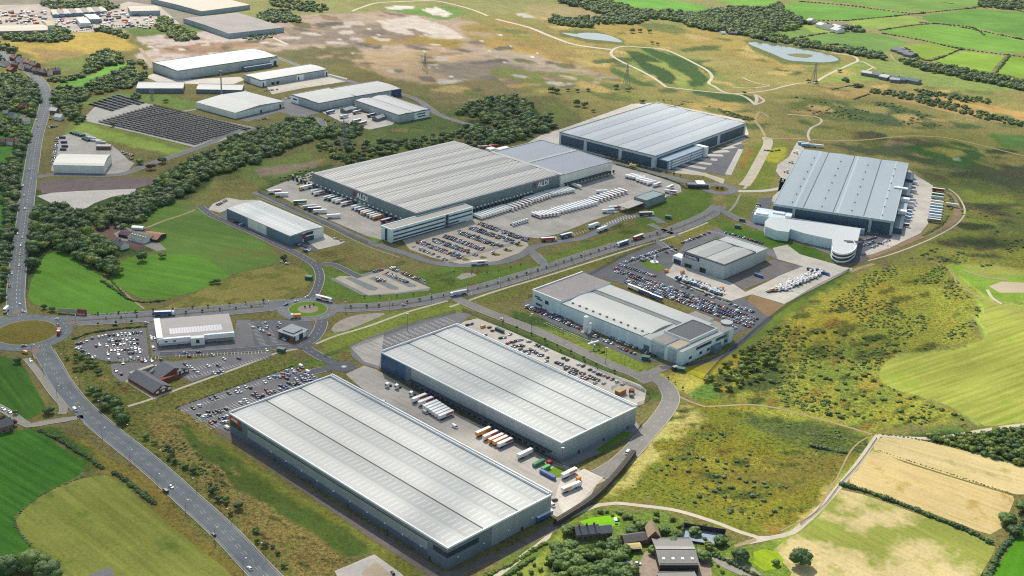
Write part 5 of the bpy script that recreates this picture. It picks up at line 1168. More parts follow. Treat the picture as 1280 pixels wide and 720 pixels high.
# north-west industry
def far(label, N, L, R, h, wall, rm, **k): return shed('factory', label, 'factory', N, L, R, h, wall, rm, k.get('bays', 1), k.get('axis', 'x'), k.get('rise', 1), None, GREYM, None, .5, 'far industrial buildings')
BLW = M('far_blue_wall', alb(134,150,156,.9), .6); CRR = M('far_cream_roof', alb(214,204,186), .8, 0, .05); GRR = M('far_grey_roof', alb(172,166,162), .8, 0, .12, .05, .2, (.1, .4))
far('cream roofed factory with blue wavy wall, furthest corner of the industrial land', (252,14), (205,-4), (300,3), 8, BLW, CRR)
far('big grey roofed factory with teal walls beside the cream one', (286,42), (245,21), (345,31), 8, BLW, GRR)
far('long pale roofed shed at the west end of the industrial land', (-40,40), (-36,33), (60,37), 6, M('far_brown_wall', alb(150,130,126,1.), .8), CRR)
for i in range(9): far('%s bay from the west in the far blue fronted row' % ordn(i+1).capitalize().lower(), (66+i*7.6, 18.4-i*.5), (64+i*7.4, 12.6-i*.5), (73.4+i*7.6, 18-i*.5), 5, M('far_blue_front', alb(96,126,156,.9), .6), GRR if i % 2 else CRR, axis='y')
far('pale hipped shed among the scrap yards', (100,29), (97,22), (113,28), 7, RENDER, NR); far('flat pale shed in the middle of the scrap yards', (112,24), (106,18), (126,23), 7, BLW, NR)
far('cream shed east of the scrap yards', (163,14), (160,8), (200,13), 8, BLW, CRR); far('tall yellow grey store at the centre of the scrap yards', (59,32), (57,26), (68,31), 8, RENDER, M('far_khaki_roof', alb(196,188,150), .8))
# north-east farms
for i, (p, q, rm) in enumerate([((1019,34),(1028,36),NR),((1026,36),(1036,38),SLATER),((1036,36),(1044,39),NR),((1042,33),(1050,36),TILER),((1037,40),(1046,42),NR),((1007,29),(1012,30),NR)]):
    house('%s building from the west at the farm among bright pastures' % ordn(i+1), p, q, 22, 6, 9, RENDER, rm, 'barn', 'farm_building', group='farm among the pastures')
for i, (p, q, rm, d) in enumerate([((1076,94),(1088,96),NR,14),((1088,96),(1098,98),SLATER,20),((1098,99),(1108,101),NR,20),((1107,100),(1120,102),SLATER,24),((1119,103),(1131,104),M('green_blue_sheet', alb(70,104,124), .7),20),((1131,103),(1146,106),M('green_blue_sheet'),16),((1112,103),(1124,104),NR,10)]):
    house('%s shed from the west at the sprawling northern farm' % ordn(i+1), p, q, d, 5, 7, GREYM, rm, 'barn', 'farm_building', group='farm sheds south of the tree belt')
for i, (p, q) in enumerate([((1113,64),(1122,66)), ((1121,67),(1130,69)), ((1128,70),(1138,72))]):
    house('%s grey shed from the west at the stockyard below the pastures' % ordn(i+1), p, q, 26, 4, 6, GREYM, SLATER, 'barn', 'farm_building', group='stockyard sheds')
house('white roofed hut by the road through the northern trees', (902,43), (907,43), 10, 3, 5, RENDER, NR, 'shed', 'hut'); house('grey roofed cottage inside the northern trees', (910,43), (921,44), 14, 4, 7, BRICKP, SLATER)
# depot vehicle building and other small works
t, X, Y, _ = shed('maintenance_building', 'small green grey workshop at the edge of the trailer yard', 'workshop', (808,251), (795,245.5), (828,241.5), 8, M('workshop_green_grey', alb(150,170,170), .5), M('workshop_roof', alb(150,174,176), .5), 1, 'y', .3, M('grey_green_parapet'), None, None, .4)
wallbox(t, 'w', X, Y, Y*.2, Y*.5, 0, 6, DARK, 'workshop_door', .2)
b = MB(); b.box(-30, -1, 2, Y, 5, 5.7); b.build('canopy', M('canopy_cream', alb(206,200,186), .7), t)
b = MB(); 
for xx in (-28, -16, -4):
    for yy in (3, Y-1): b.box(xx, xx+.5, yy, yy+.5, 0, 5)
b.build('canopy_post', GREYM, t)
t, X, Y, _ = shed('site_hut', 'small white security hut by the yard entry weighbridge', 'hut', (738,282), (735.5,281), (744,280), 3.5, RENDER, NR, 1, 'x', .1, None)
KI = [((572/8+280),(380+468/8),'green metal kiosk on the grass by the mini roundabout'),((740+760/8),(190+655/8),'dark green substation on the depot verge'),((820+860/8),(270+45/8),'green substation at the top of the east verge'),((820+815/8),(270+110/8),'green kiosk beside the service road bend'),((807),(448.5),'green kiosk at the works gate'),((851),(463),'pale green kiosk behind the works gate fence'),((386),(348),'small green box inside the loop of the western lane')]
for x, y, lab in KI:
    t = thing('substation', lab, 'substation', (*at(x, y+1), .1), YAW+.5); b = MB(); b.box(-3, 3, -2, 2, 0, 2.8); b.build('cabinet', M('kiosk_green', alb(50,110,96), .6), t); b = MB(); b.box(-3.2, 3.2, -2.2, 2.2, 2.8, 3.1); b.build('roof', M('kiosk_roof', alb(90,130,120), .6), t)
t, X, Y, _ = shed('gatehouse', 'small grey roofed gatehouse at the works entrance', 'gatehouse', (843,459.5), (840,457.5), (848,457.5), 3.4, GLASS, NR, 1, 'x', .1, None)
# ------------------------------------------------------------ vehicles
def paint(n, c, m=0.): 
    if 'paint_'+n in MATS: return MATS['paint_'+n]
    k = bpy.data.materials.new('paint_'+n); nt, N, L, P = nodes(k); P.inputs['Base Color'].default_value = (*c, 1); P.inputs['Roughness'].default_value = .28; P.inputs['Metallic'].default_value = m; P.inputs['Coat Weight'].default_value = .5
    MATS['paint_'+n] = k; return k
PC = {'w': ('white', (.78,.78,.76)), 's': ('silver', (.48,.49,.50)), 'g': ('grey', (.14,.15,.16)), 'k': ('black', (.015,.016,.018)), 'b': ('blue', (.03,.09,.28)), 'r': ('red', (.42,.03,.025)), 'c': ('pale blue', (.16,.36,.55)), 'o': ('orange', (.75,.28,.03)), 'y': ('yellow', (.8,.5,.05)), 'n': ('dark blue', (.015,.03,.09)), 'm': ('maroon', (.16,.01,.03)), 'e': ('green', (.02,.18,.08)), 't': ('brown', (.10,.06,.05)), 'p': ('cream', (.70,.66,.52))}
CP = {k: paint(v[0].replace(' ', '_'), v[1]) for k, v in PC.items()}
WIN = glassm('car_glass', (.012, .016, .02), .1); TYRE = M('tyre_rubber', (.02,.02,.02), .9); CHAS = M('chassis_grey', (.05,.05,.055), .7); TAIL = paint('tail_lamp', (.5,.02,.02))
def prof(b, P, w0, w1, mi=0):
    "side profile (x, z) extruded across the width, slightly narrower at the top"
    n = len(P); zs = [z for _, z in P]; lo, hi = min(zs), max(zs)
    L_ = [(x, -(w0+(w1-w0)*(z-lo)/(hi-lo+1e-6))/2, z) for x, z in P]; R_ = [(x, -y, z) for x, y, z in L_]
    b.add(L_+R_, [tuple(range(n))[::-1], tuple(range(n, 2*n))]+[(i, (i+1) % n, n+(i+1) % n, n+i) for i in range(n)], mi)
def carmesh(kind):
    A, G_ = MB(), MB()
    if kind == 'car':
        prof(A, [(-2.1,.28),(2.1,.28),(2.12,.62),(1.95,.8),(1.0,.96),(-1.85,.98),(-2.12,.8)], 1.82, 1.7)
        prof(A, [(-1.45,1.36),(.25,1.36),(.1,1.46),(-1.25,1.46)], 1.34, 1.26)
        prof(G_, [(-1.95,.96),(1.05,.96),(.28,1.38),(-1.5,1.38)], 1.66, 1.36)
    elif kind == 'van':
        prof(A, [(-2.6,.35),(2.5,.35),(2.55,.9),(2.2,1.15),(1.3,1.95),(1.0,2.1),(-2.6,2.1)], 1.95, 1.8)
        prof(G_, [(1.38,1.22),(2.14,1.2),(1.5,1.82),(1.3,1.9)], 2.0, 1.86)
    return A, G_
CM = {}
def carsrc(kind, col):
    if (kind, col) in CM: return CM[kind, col]
    A, G_ = carmesh(kind); me1 = A.mesh('car_body', CP[col]); me2 = G_.mesh('car_window', WIN); CM[kind, col] = (me1, me2); return CM[kind, col]
wm_ = MB(); 
for i in range(10):
    pass
n_ = 10; wm_.add([(.33*math.cos(2*PI*i/n_), s, .33+.33*math.sin(2*PI*i/n_)) for s in (-.12, .12) for i in range(n_)], [tuple(range(n_))[::-1], tuple(range(n_, 2*n_))]+[(i, (i+1) % n_, n_+(i+1) % n_, n_+i) for i in range(n_)]); WHEEL = wm_.mesh('wheel', TYRE)
CARS = []   # x, y, heading, kind, colour, description
def angpx(a, b): p, q = at(*a), at(*b); return math.atan2(q[1]-p[1], q[0]-p[0])
XD, YD_ = YAW+PI/2, YAW
def cars(desc, ox, oy, sc, head, *lst):
    "explicit cars: (x, y, colour[, kind]) in the pixels of an enlarged tile"
    q = sorted(lst, key=lambda c: c[0])
    for i, c in enumerate(q):
        x, y = at(ox+c[0]/sc, oy+c[1]/sc+.6); kind = c[3] if len(c) > 3 else 'car'
        CARS.append([x, y, head+rnd.uniform(-.05, .05)+(PI if rnd.random() < .5 else 0), kind, c[2], '%s %s, %s from left %s' % (PC[c[2]][0], kind, ordn(i+1), desc)])
def row(desc, a, b, occ, pitch=2.6, head=None, pal='wwwsssgggkkkkbbrrncw', seed=1):
    r = random.Random(seed); p, q = np.array(at(*a)), np.array(at(*b)); Ln = np.linalg.norm(q-p); n = int(Ln/pitch); d = (q-p)/max(Ln, 1)
    h = math.atan2(d[1], d[0])+PI/2 if head is None else head; k = 0
    for i in range(n):
        o = occ(i/n) if callable(occ) else occ
        if r.random() > o: continue
        k += 1; x, y = p+d*(i+.5)*pitch; c = r.choice(pal); j = r.uniform(-.35, .35)
        CARS.append([x+math.cos(h)*j, y+math.sin(h)*j, h+(PI if r.random() < .5 else 0)+r.uniform(-.03, .03), 'van' if r.random() < .04 else 'car', c, '%s car, %s from left %s' % (PC[c][0], ordn(k) if k < 70 else 'last', desc)])
T1 = (220, 450, 8)
cars('in the far row west of the orange sign', *T1, YD_, (172,482,'k'),(236,460,'w'),(350,390,'b'),(400,372,'k'),(530,335,'k'),(625,285,'w'),(697,272,'w'),(740,280,'k'),(885,225,'w'),(930,182,'w'),(982,168,'c'),(1035,172,'s'),(1068,140,'r'),(1110,110,'s'),(1165,100,'w'),(1228,100,'r'),(1310,120,'w','van'),(1255,70,'w','van'))
cars('in the second row west of the orange sign', *T1, YD_, (605,322,'w'),(640,318,'s'),(1107,187,'k'),(1125,150,'c'),(1185,130,'s'),(1068,165,'r'),(1320,160,'w'),(1300,200,'s'))
cars('in the third row west of the orange sign', *T1, YD_, (225,550,'k'),(320,520,'k'),(385,530,'k'),(405,512,'k'),(430,520,'g'),(450,508,'k'),(500,490,'k'),(645,430,'w'),(690,400,'w'),(770,350,'b'),(800,335,'r'),(905,305,'k'),(1045,260,'k'),(1125,232,'k'),(1200,195,'w'),(1255,175,'s'),(1300,150,'s'),(1345,180,'g'),(1370,165,'s'))
cars('in the fourth row west of the orange sign', *T1, YD_, (270,575,'w'),(298,560,'w'),(335,555,'g'),(710,425,'w'),(812,375,'n'),(838,368,'k'),(862,355,'n'),(925,335,'r'),(955,322,'s'),(980,315,'k'),(1040,295,'s'),(1085,280,'b'),(1110,270,'b'),(1160,247,'g'),(1185,242,'k'),(1220,235,'k'),(1270,205,'b'),(1330,195,'s'),(1360,210,'k'))
cars('in the row by the foot of the orange sign', *T1, YD_, (350,630,'r'),(385,615,'k'),(445,590,'k'),(465,625,'s'),(478,580,'b'),(510,565,'w'),(497,620,'w'),(505,680,'w','van'))
T2 = (620, 400, 8)
cars('in the roadside row behind the second warehouse', *T2, XD, (140,145,'s'),(255,198,'s'),(320,212,'w'),(340,215,'s'),(400,250,'g'),(432,262,'k'),(460,280,'w'),(500,300,'w'),(675,382,'k'),(712,400,'k'),(825,445,'w'),(870,462,'k'),(940,498,'k'),(980,515,'s'),(1020,540,'k'),(1050,548,'k'),(1080,556,'s'),(1120,575,'r'),(1162,595,'k'),(1210,620,'s'),(1265,645,'s'))
cars('in the upper middle row behind the second warehouse', *T2, XD, (45,180,'k'),(85,178,'s'),(118,235,'r'),(150,222,'b'),(178,222,'m'),(200,210,'k'),(225,205,'s'),(242,258,'k'),(268,262,'k'),(335,298,'k'),(357,306,'k'),(379,318,'g'),(402,330,'b'),(605,425,'k'),(628,434,'n'),(655,445,'b'),(690,462,'s'),(722,476,'g'),(760,490,'g'),(785,500,'k'),(806,510,'k'),(850,530,'r'),(875,540,'g'),(930,565,'k'),(953,577,'g'),(978,588,'k'),(1002,598,'k'),(1020,606,'g'))
cars('in the lower middle row behind the second warehouse', *T2, XD, (172,260,'k'),(198,265,'g'),(245,292,'g'),(290,312,'g'),(325,335,'s'),(435,352,'b'),(460,357,'n'),(510,380,'k'),(505,412,'s'),(700,490,'k'),(745,522,'k'),(768,530,'g'),(792,540,'k'),(850,572,'b'),(878,578,'s'),(905,588,'r'),(990,632,'s'),(1078,634,'s'))
cars('near the top end of the yard behind the second warehouse', 500, 390, 8, XD, (675,130,'k'),(715,120,'g'),(830,150,'o','van'),(895,155,'k'),(925,188,'r'),(850,230,'s'),(1020,258,'k'),(1045,258,'s'))
T3 = (80, 400, 8); PB = angpx((150,421),(174,417))+PI/2
cars('in the hedge row of the supermarket car park', *T3, PB, (225,205,'k'),(280,182,'g'),(350,172,'w'),(385,165,'w'),(420,158,'w'),(452,152,'k'),(495,150,'k'),(535,150,'s'),(575,143,'w'),(615,140,'w'),(655,140,'s'),(695,132,'k'),(732,128,'k'),(770,128,'s'))
cars('at the curved west edge of the supermarket car park', *T3, PB+.9, (140,240,'k'),(178,230,'r'),(130,288,'w'),(160,275,'w'),(195,312,'k'),(243,348,'s'),(280,385,'w'),(305,372,'w'))
cars('in the second row of the supermarket car park', *T3, PB, (450,210,'c'),(485,205,'w'),(518,205,'k'),(553,205,'k'),(590,200,'w'),(625,197,'w'),(660,190,'w'),(695,192,'k'),(728,192,'k'))
cars('in the third row of the supermarket car park', *T3, PB, (320,260,'k'),(355,248,'w'),(425,255,'s'),(493,245,'k'),(527,238,'k'),(560,240,'k'),(597,235,'s'),(665,230,'w'),(700,232,'k'),(733,230,'k'))
cars('in the fourth row of the supermarket car park', *T3, PB, (468,300,'r'),(505,300,'g'),(540,295,'w'),(573,298,'k'),(605,293,'r'),(640,298,'g'),(678,290,'w'),(710,280,'w'),(748,288,'s'))
cars('in the fifth row of the supermarket car park', *T3, PB, (437,340,'c'),(540,335,'w'),(648,330,'g'),(683,330,'k'),(718,320,'w'),(755,320,'s'))
cars('in the pub side row of the supermarket car park', *T3, PB, (550,365,'w','van'),(450,400,'w'),(668,382,'w'),(742,378,'w'))
cars('beside the white end wall of the supermarket', *T3, PB, (870,170,'w'),(905,180,'s'),(880,200,'w'),(895,290,'p','van'))
cars('on the north side of the slate roofed pub', *T3, PB, (587,432,'k'),(780,412,'r'),(812,410,'w'),(877,408,'w'),(925,470,'w'),(875,485,'s'),(835,490,'s'),(968,397,'b'),(520,508,'k'),(572,542,'k'))
cars('in the part empty car park east of the pub', 160, 440, 8, PB+.4, (575,125,'k'),(600,150,'w'),(630,155,'w'),(665,185,'s'),(700,210,'w'),(860,215,'w'),(900,208,'b'),(940,195,'s'),(800,140,'w'),(905,140,'k'),(1110,68,'k'),(960,70,'w'),(845,30,'s'),(610,44,'r'))
cars('on the asphalt round the drive-through restaurant', 280, 380, 8, PB+.1, (360,262,'w'),(392,272,'w'),(425,245,'s'),(430,225,'s'),(355,235,'k'),(290,235,'w'),(415,190,'s'),(545,230,'n'),(555,195,'w'),(790,265,'w'),(450,305,'r'),(600,355,'w'),(425,465,'w'),(150,545,'k'))
WNEAR = 'against the long wall of the pale blue works'
row(WNEAR, (677,385), (717,404), .9, 2.7, XD, seed=3); row('further along the wall of the pale blue works', (744,414), (822,447), lambda t: .95 if t > .25 else .6, 2.7, XD, seed=5)
row('on the grass side of the works access strip', (657,384), (742,418), .75, 2.7, XD, seed=4); row('at the lower grass side of the works access strip', (742,420), (796,444), .85, 2.7, XD, seed=6)
# the big works car park
bc = [((774,331),(822,347),.95,'in the first row'),((767,335.5),(948,400),.95,'in the second row'),((766,338.5),(946,403.5),.95,'in the third row'),((781,349.5),(943,406),.95,'in the fourth row'),((781,352.5),(938,409.5),.93,'in the fifth row'),((852,358),(908,379),.4,'in the tree side row'),((911,380),(944,391.5),.95,'in the row by the brown plot'),((905,405),(922,412),.9,'in the end row')]
for i, (a, b, o_, d) in enumerate(bc): row(d+' of the big works car park', a, b, o_, 2.6, YAW+PI/2-.0, seed=20+i)
row('along the verge north of the works car park', (780,329), (841,308), .9, 2.6, YAW, seed=31); row('below the verge row beside the lawn', (802,327), (846,312), .45, 2.6, YAW, seed=32)
row('along the west side of the blue signed shed', (852,304), (888,291), .85, 2.6, YAW, seed=33); row('on the top side of the blue signed shed', (906,291), (955,305), .8, 2.6, XD, seed=34)
row('in the east lane strip at the grey depot entrance', (942,268), (950,254), .6, 3, seed=35)
# depot car park: six bays of double rows and the single ones
dl = [((522,302.5),(579,323.5)),((540,300),(602,321)),((555,295.5),(620,318)),((571,290),(636,313)),((587,285),(650,306)),((598,279.5),(660,301.5))]
for i, (a, b) in enumerate(dl):
    for s in (0, 1):
        oc = (lambda t: .93 if t < .75 else .3) if i in (1, 2, 3) else .92
        row('in the %s row of the sand coloured depot car park' % ordn(2*i+s+1), (a[0]+s*2.4-1, a[1]-s*1.9+.8), (b[0]+s*2.4-1, b[1]-s*1.9+.8), oc, 2.55, None, 'kkkkgggnnbbssswwrrc', seed=50+2*i+s)
row('in the lowest row of the sand coloured depot car park', (516,308), (560,326.5), .6, 2.7, seed=64)
# small sand car park
for i, (a, b, o_) in enumerate([((464,342),(482,336),.7),((488,335),(532,353),.75),((486,343),(512,355),.8),((483,341),(510,354),.6),((468,347),(482,353),.8),((466,349),(480,355),.2)]): row('in the %s row of the small sand coloured car park' % ordn(i+1), a, b, o_, 2.8, seed=70+i)
row('beside the doors of the white roofed unit', (364,302), (385,310), .85, 2.8, seed=80); row('at the corner yard of the white roofed unit', (380,315), (394,311), .85, 2.8, seed=81); row('on the lane side of the white roofed unit', (290,276), (306,284), .5, 3, seed=82); row('at the far end yard of the white roofed unit', (271,257), (285,250), .9, 2.7, seed=83); row('at the right corner of the white roofed unit', (412,296), (428,302), .7, 3, seed=84)
row('beside the barrel roofed shed', (66,206), (72,172), .7, 2.8, seed=85); row('in front of the hedge by the barrel roofed depot', (152,190), (168,196), .8, 2.8, seed=86); row('in the lorry strip of the barrel roofed depot', (155,193), (166,200), .6, 3, seed=87)
row('in the northern estate lane', (330,114), (348,112), .7, 3, seed=88); row('outside the terrace of northern units', (356,124), (372,120), .8, 2.8, seed=89); row('by the roundabout of the northern estate', (322,150), (338,148), .8, 3, seed=90)
row('beside the blue grey roofed warehouse', (1080,301), (1096,297), .9, 2.7, seed=91); row('in the front corner of the blue grey warehouse', (1078,308), (1094,302), .8, 2.7, seed=92); row('along the pale kerb of the blue grey warehouse', (1088,311), (1112,300), .8, 2.7, seed=93)
row('beside the scattered roadside houses', (60,160), (74,158), .9, 3, seed=94); row('in the hamlet yard by the trunk road', (62,150), (72,147), .8, 3, seed=95)
row('at the lorry yard edge of the northern estate', (404,150), (424,155), .6, 3.5, seed=96)
# vehicles on the roads, headed along them
def rc(desc, px, py, col, to, kind='car'): CARS.append([*at(px, py+.5), angpx((px, py), to), kind, col, '%s %s %s' % (PC[col][0], kind, desc)])
rc('heading down the trunk road beside the scrub strip', 214, 609, 'w', (250,638)); rc('overtaken beside the white one on the trunk road', 207, 614.5, 'k', (160,575), 'van')
rc('with pale roof low on the trunk road past the mown field', 267, 669, 'k', (240,640)); rc('at the very bottom of the trunk road', 312, 711, 'w', (290,690))
rc('at the mouth of the old lane on the trunk road', 94, 513, 'w', (110,528), 'van'); rc('leaving the big dry roundabout southward', 38, 451, 'w', (52,466)); rc('at the top right of the big dry roundabout', 72, 399, 'w', (60,396)); rc('behind a lorry on the big dry roundabout', 72, 406.5, 'r', (74,412))
rc('below the island of the big dry roundabout', 30, 432.7, 'g', (45,431)); rc('entering the big dry roundabout from below', 31, 441, 'o', (20,438), 'van'); rc('nearest the island on the north arm of the roundabout', 29, 389.5, 'w', (36,391)); rc('on the north arm above the big roundabout', 25, 381, 'w', (20,370))
rc('alone on the tree lined link road', 183, 404, 'w', (200,403)); rc('on the near side of the tree lined link road', 144, 406.5, 'k', (160,405)); rc('between small trees on the link road', 205, 401.5, 'k', (220,400))
rc('joining the small green roundabout', 370, 376.8, 'w', (384,374)); rc('left of the small green roundabout', 357.5, 381, 'b', (350,383)); rc('above the small green roundabout island', 384, 371.5, 'w', (376,373)); rc('between the median trees east of the small roundabout', 504, 381.5, 's', (520,379)); rc('at the bend of the spur road', 627.5, 399, 'w', (615,393)); rc('parked at the works barrier', 861.5, 455.5, 'k', (870,453))
rc('by the lane loop under the white roofed unit', 352, 327.5, 'w', (345,324)); rc('beside another below the white roofed unit', 358.5, 329.5, 'w', (365,328)); rc('on the slab at the bottom edge of the picture', 491, 717, 'k', (488,712)); rc('on the lane south of the supermarket', 231, 441.5, 'c', (245,440)); rc('just ahead on the lane south of the supermarket', 248.5, 440.6, 'k', (260,440))
rc('parked on the bright farm lawn', 769.5, 652.5, 'w', (771,657), 'van'); rc('in the farm yard below the cottages', 797, 705, 'w', (806,706)); rc('in the gateway beside the bright yard corner', 784, 566.5, 'w', (780,572), 'van'); rc('by the end wall of the nearest warehouse', 693.5, 625.5, 'k', (698,624)); rc('next below the end wall of the nearest warehouse', 690, 632, 'w', (694,635), 'van')
rc('parked between trailers in the long concrete yard', 531.5, 516, 's', (535,518), 'van'); rc('standing alone in the long concrete yard', 568.5, 534, 'w', (572,536), 'van'); rc('beside the parapet of the nearest warehouse', 479, 502, 'w', (474,500)); rc('parked beyond the bend of the old lane', 4, 512, 'w', (8,514)); rc('behind its neighbour beyond the bend of the old lane', 12, 515.5, 'w', (16,518))
for i, (x, y, c) in enumerate([(22,292,'w'),(26,307,'w'),(24,332,'w'),(15,342,'w'),(39,224,'s'),(29,232,'w'),(12,358,'k'),(31,261,'w'),(28,297,'s'),(41,170,'g'),(46,150,'s'),(48,158,'k'),(37,212,'g'),(30,245,'s'),(25,318,'s')]): rc('%s from the top of the listed traffic on the northern trunk road' % ordn(i+1) if 0 else 'on the northern trunk road, %s going down' % ordn(i+1), x, y, c, (x-1.5, y+8))
cx0, cy0 = 0, 0
CARS.sort(key=lambda c: c[0]**2+c[1]**2+(0 if 1 else 0))
NI = 292; seen = {}
def zcar(x, y): return ZY+.06
for i, (x, y, h, kind, col, lab) in enumerate(CARS[:NI]):
    if lab in seen: seen[lab] += 1; lab += ', one further back'
    if lab in seen: lab += ' still'
    seen[lab] = 1
    m1, m2 = carsrc(kind, col); nm = 'parked_car' if 'road' not in lab else 'car'
    if kind == 'van': nm = 'van'
    t = bpy.data.objects.new(nm, None); COL.objects.link(t); t.location = (x, y, zcar(x, y)); t.rotation_euler = (0, 0, h); tag(t, lab, kind, 'cars in view')
    o = bpy.data.objects.new('body', m1); COL.objects.link(o); o.parent = t
    o = bpy.data.objects.new('window', m2); COL.objects.link(o); o.parent = t
    if i < 14 or 'trunk road' in lab:
        for sx in (-1.35, 1.35):
            for sy in (-.8, .8): o = bpy.data.objects.new('wheel', WHEEL); COL.objects.link(o); o.parent = t; o.location = (sx, sy, 0)
def merge(name, items, mats, label, cat):
    "one object of many small copies: items = (verts Nx3, faces, material index, x, y, z, heading, scale)"
    V, F, MI = [], [], []; n = 0
    for v, f, mi, x, y, z, h, s in items:
        c, sn = math.cos(h), math.sin(h); q = v*s; p = np.stack([q[:, 0]*c-q[:, 1]*sn+x, q[:, 0]*sn+q[:, 1]*c+y, q[:, 2]+z], 1)
        V.append(p); F.append((f, n)); MI.append(mi); n += len(v)
    me = bpy.data.meshes.new(name); V = np.concatenate(V).astype(np.float32)
    lt = np.concatenate([np.array([len(q) for q in f]) for f, _ in F]); li = np.concatenate([np.concatenate([np.array(q) for q in f])+k for f, k in F])
    me.vertices.add(len(V)); me.vertices.foreach_set('co', V.ravel()); me.loops.add(len(li)); me.loops.foreach_set('vertex_index', li.astype(np.int32))
    me.polygons.add(len(lt)); me.polygons.foreach_set('loop_start', np.concatenate([[0], np.cumsum(lt)[:-1]]).astype(np.int32)); me.polygons.foreach_set('material_index', np.concatenate([np.full(len(f), m) if np.isscalar(m) else m for (f, _), m in zip(F, MI)]).astype(np.int32))
    for m in mats: me.materials.append(m)
    me.update(calc_edges=True); o = bpy.data.objects.new(name, me); COL.objects.link(o); return tag(o, label, cat, None, 'stuff')
ks = list(PC); it = []
A, G_ = carmesh('car'); av, gv = np.array(A.v), np.array(G_.v); A2, G2 = carmesh('van'); av2, gv2 = np.array(A2.v), np.array(G2.v)
for x, y, h, kind, col, lab in CARS[NI:]:
    a_, g_, fa, fg = (av, gv, A.f, G_.f) if kind == 'car' else (av2, gv2, A2.f, G2.f)
    it.append((a_, fa, ks.index(col), x, y, ZY+.06, h, 1)); it.append((g_, fg, len(ks), x, y, ZY+.06, h, 1))
merge('parked_cars', it, [CP[k] for k in ks]+[WIN], 'mass of small parked cars filling the farther car parks', 'cars')
print('CARS', len(CARS))
# bay markings
bm = MB()
def bays(a, b, ln=4.8, pitch=2.6, hd=None):
    p, q = np.array(at(*a)), np.array(at(*b)); Ln = np.linalg.norm(q-p); d = (q-p)/Ln; e = np.array([math.cos(hd), math.sin(hd)]) if hd is not None else np.array([-d[1], d[0]])
    for i in range(int(Ln/pitch)+1): c = p+d*i*pitch; ribw([tuple(c-e*ln/2), tuple(c), tuple(c+e*ln/2)], .26, ZY+.07, bm)
for (a, b) in [((229,514),(372,462)),((245,524),(285,509)),((285,509),(375,477)),((246,527),(380,479)),((262,535),(286,524)),((220,445),(334,440)),((236,472),(338,446)),((240,463),(280,452)),((138,421),(178,418)),((140,430),(174,427)),((136,433),(174,430)),((134,440),(178,438)),((150,450),(200,447)),((96,436),(118,448)),((314,404),(330,432)),((330,403),(345,430)),((682,404),(744,430)),((852,356),(912,380)),((780,332),(840,310)),((768,340),(930,400)),((884,288),(905,293))]: bays(a, b)
for k in range(17): a = (452+k*6.6, 439-k*2.35); bays(a, (a[0]+5, a[1]-1.8), 13, 4.2)
for k in range(26): a = (700+k*3.4, 298-k*1.2); ribw(W([a, (a[0]+1.2, a[1]+1.3), (a[0]+2.4, a[1]+2.6)]), .35, ZR+.06, bm)
for k in range(14): a = (748+k*3.4, 281-k*.9); ribw(W([a, (a[0]+1, a[1]+1.6), (a[0]+2, a[1]+3.2)]), .4, ZR+.06, bm)
o = bm.build('bay_markings', M('bay_paint', (.62,.62,.6), .7, 0, .1, .6)); o['kind'] = 'structure'
# ------------------------------------------------------------ lorries and trailers
def trailer_parts(t, col, ro=None, stripe=None, ln=13.6, x0=0.):
    b = MB(); b.box(x0, x0+ln, -1.27, 1.27, 1.25, 3.95, 0, 1); b.build('box_body', [CP[col], CP[ro or col] if (ro or col) in 'wsp' else CP['w']], t)
    if stripe:
        for sy in (-1.3, 1.3): b = MB(); s0, s1 = (.45, .96) if stripe != 'o' else (.06, .55); b.box(x0+ln*s0, x0+ln*s1, min(sy, sy*.97), max(sy, sy*.97), 1.9, 3.3); b.build('side_panel', CP[{'r': 'r', 'o': 'o', 'b': 'c', 'm': 'm'}[stripe]], t)
    b = MB(); b.box(x0+.4, x0+ln-.2, -.5, .5, .75, 1.2); ch = b.build('chassis', CHAS, t)
    for k in (1.6, 2.9, 4.2):
        b = MB(); b.cyl(0, 0, -1.22, 1.22, .5, .5, 8); o = b.build('axle_wheels', TYRE, ch); o.rotation_euler = (PI/2, 0, 0); o.location = (x0+k, 0, .52)
def cab_parts(t, col, x0):
    b = MB(); prof(b, [(x0, .7), (x0+2.3, .7), (x0+2.35, 2.2), (x0+2.1, 3.1), (x0+1.6, 3.7), (x0, 3.9)], 2.45, 2.3); b.build('cab', CP[col], t)
    b = MB(); prof(b, [(x0+2.2, 1.9), (x0+2.42, 1.9), (x0+2.2, 2.9), (x0+2.0, 2.95)], 2.2, 2.1); b.build('windscreen', WIN, t)
    b = MB(); b.box(x0-3.4, x0+2, -.55, .55, .6, 1.1); ch = b.build('tractor_chassis', CHAS, t)
    for k in (-2.4, 1.3): b = MB(); b.cyl(0, 0, -1.15, 1.15, .5, .5, 8); o = b.build('axle_wheels', TYRE, ch); o.rotation_euler = (PI/2, 0, 0); o.location = (x0+k, 0, .52)
TP = {}
def proto(key, maker):
    if key not in TP: TP[key] = maker(); return TP[key], True
    return TP[key], False
def put(key, maker, label, cat, px, py, hd, group=None, centre=6.8, z=ZY+.06, world=None):
    p, new = proto(key, maker); t = p if new else copy_tree(p); x, y = world or at(px, py)
    t.location = (x-math.cos(hd)*centre, y-math.sin(hd)*centre, z); t.rotation_euler = (0, 0, hd); t['label'] = label; t['category'] = cat
    if group: t['group'] = group
    return t
def mk(name, fn): 
    def f(): t = thing(name, '', '', (0, 0, 0)); fn(t); return t
    return f
def trailer(label, px, py, hd, col='w', ro=None, stripe=None, group='parked trailers'):
    return put(('t', col, ro, stripe), mk('semi_trailer', lambda t: trailer_parts(t, col, ro, stripe)), label, 'trailer', px, py, hd, group)
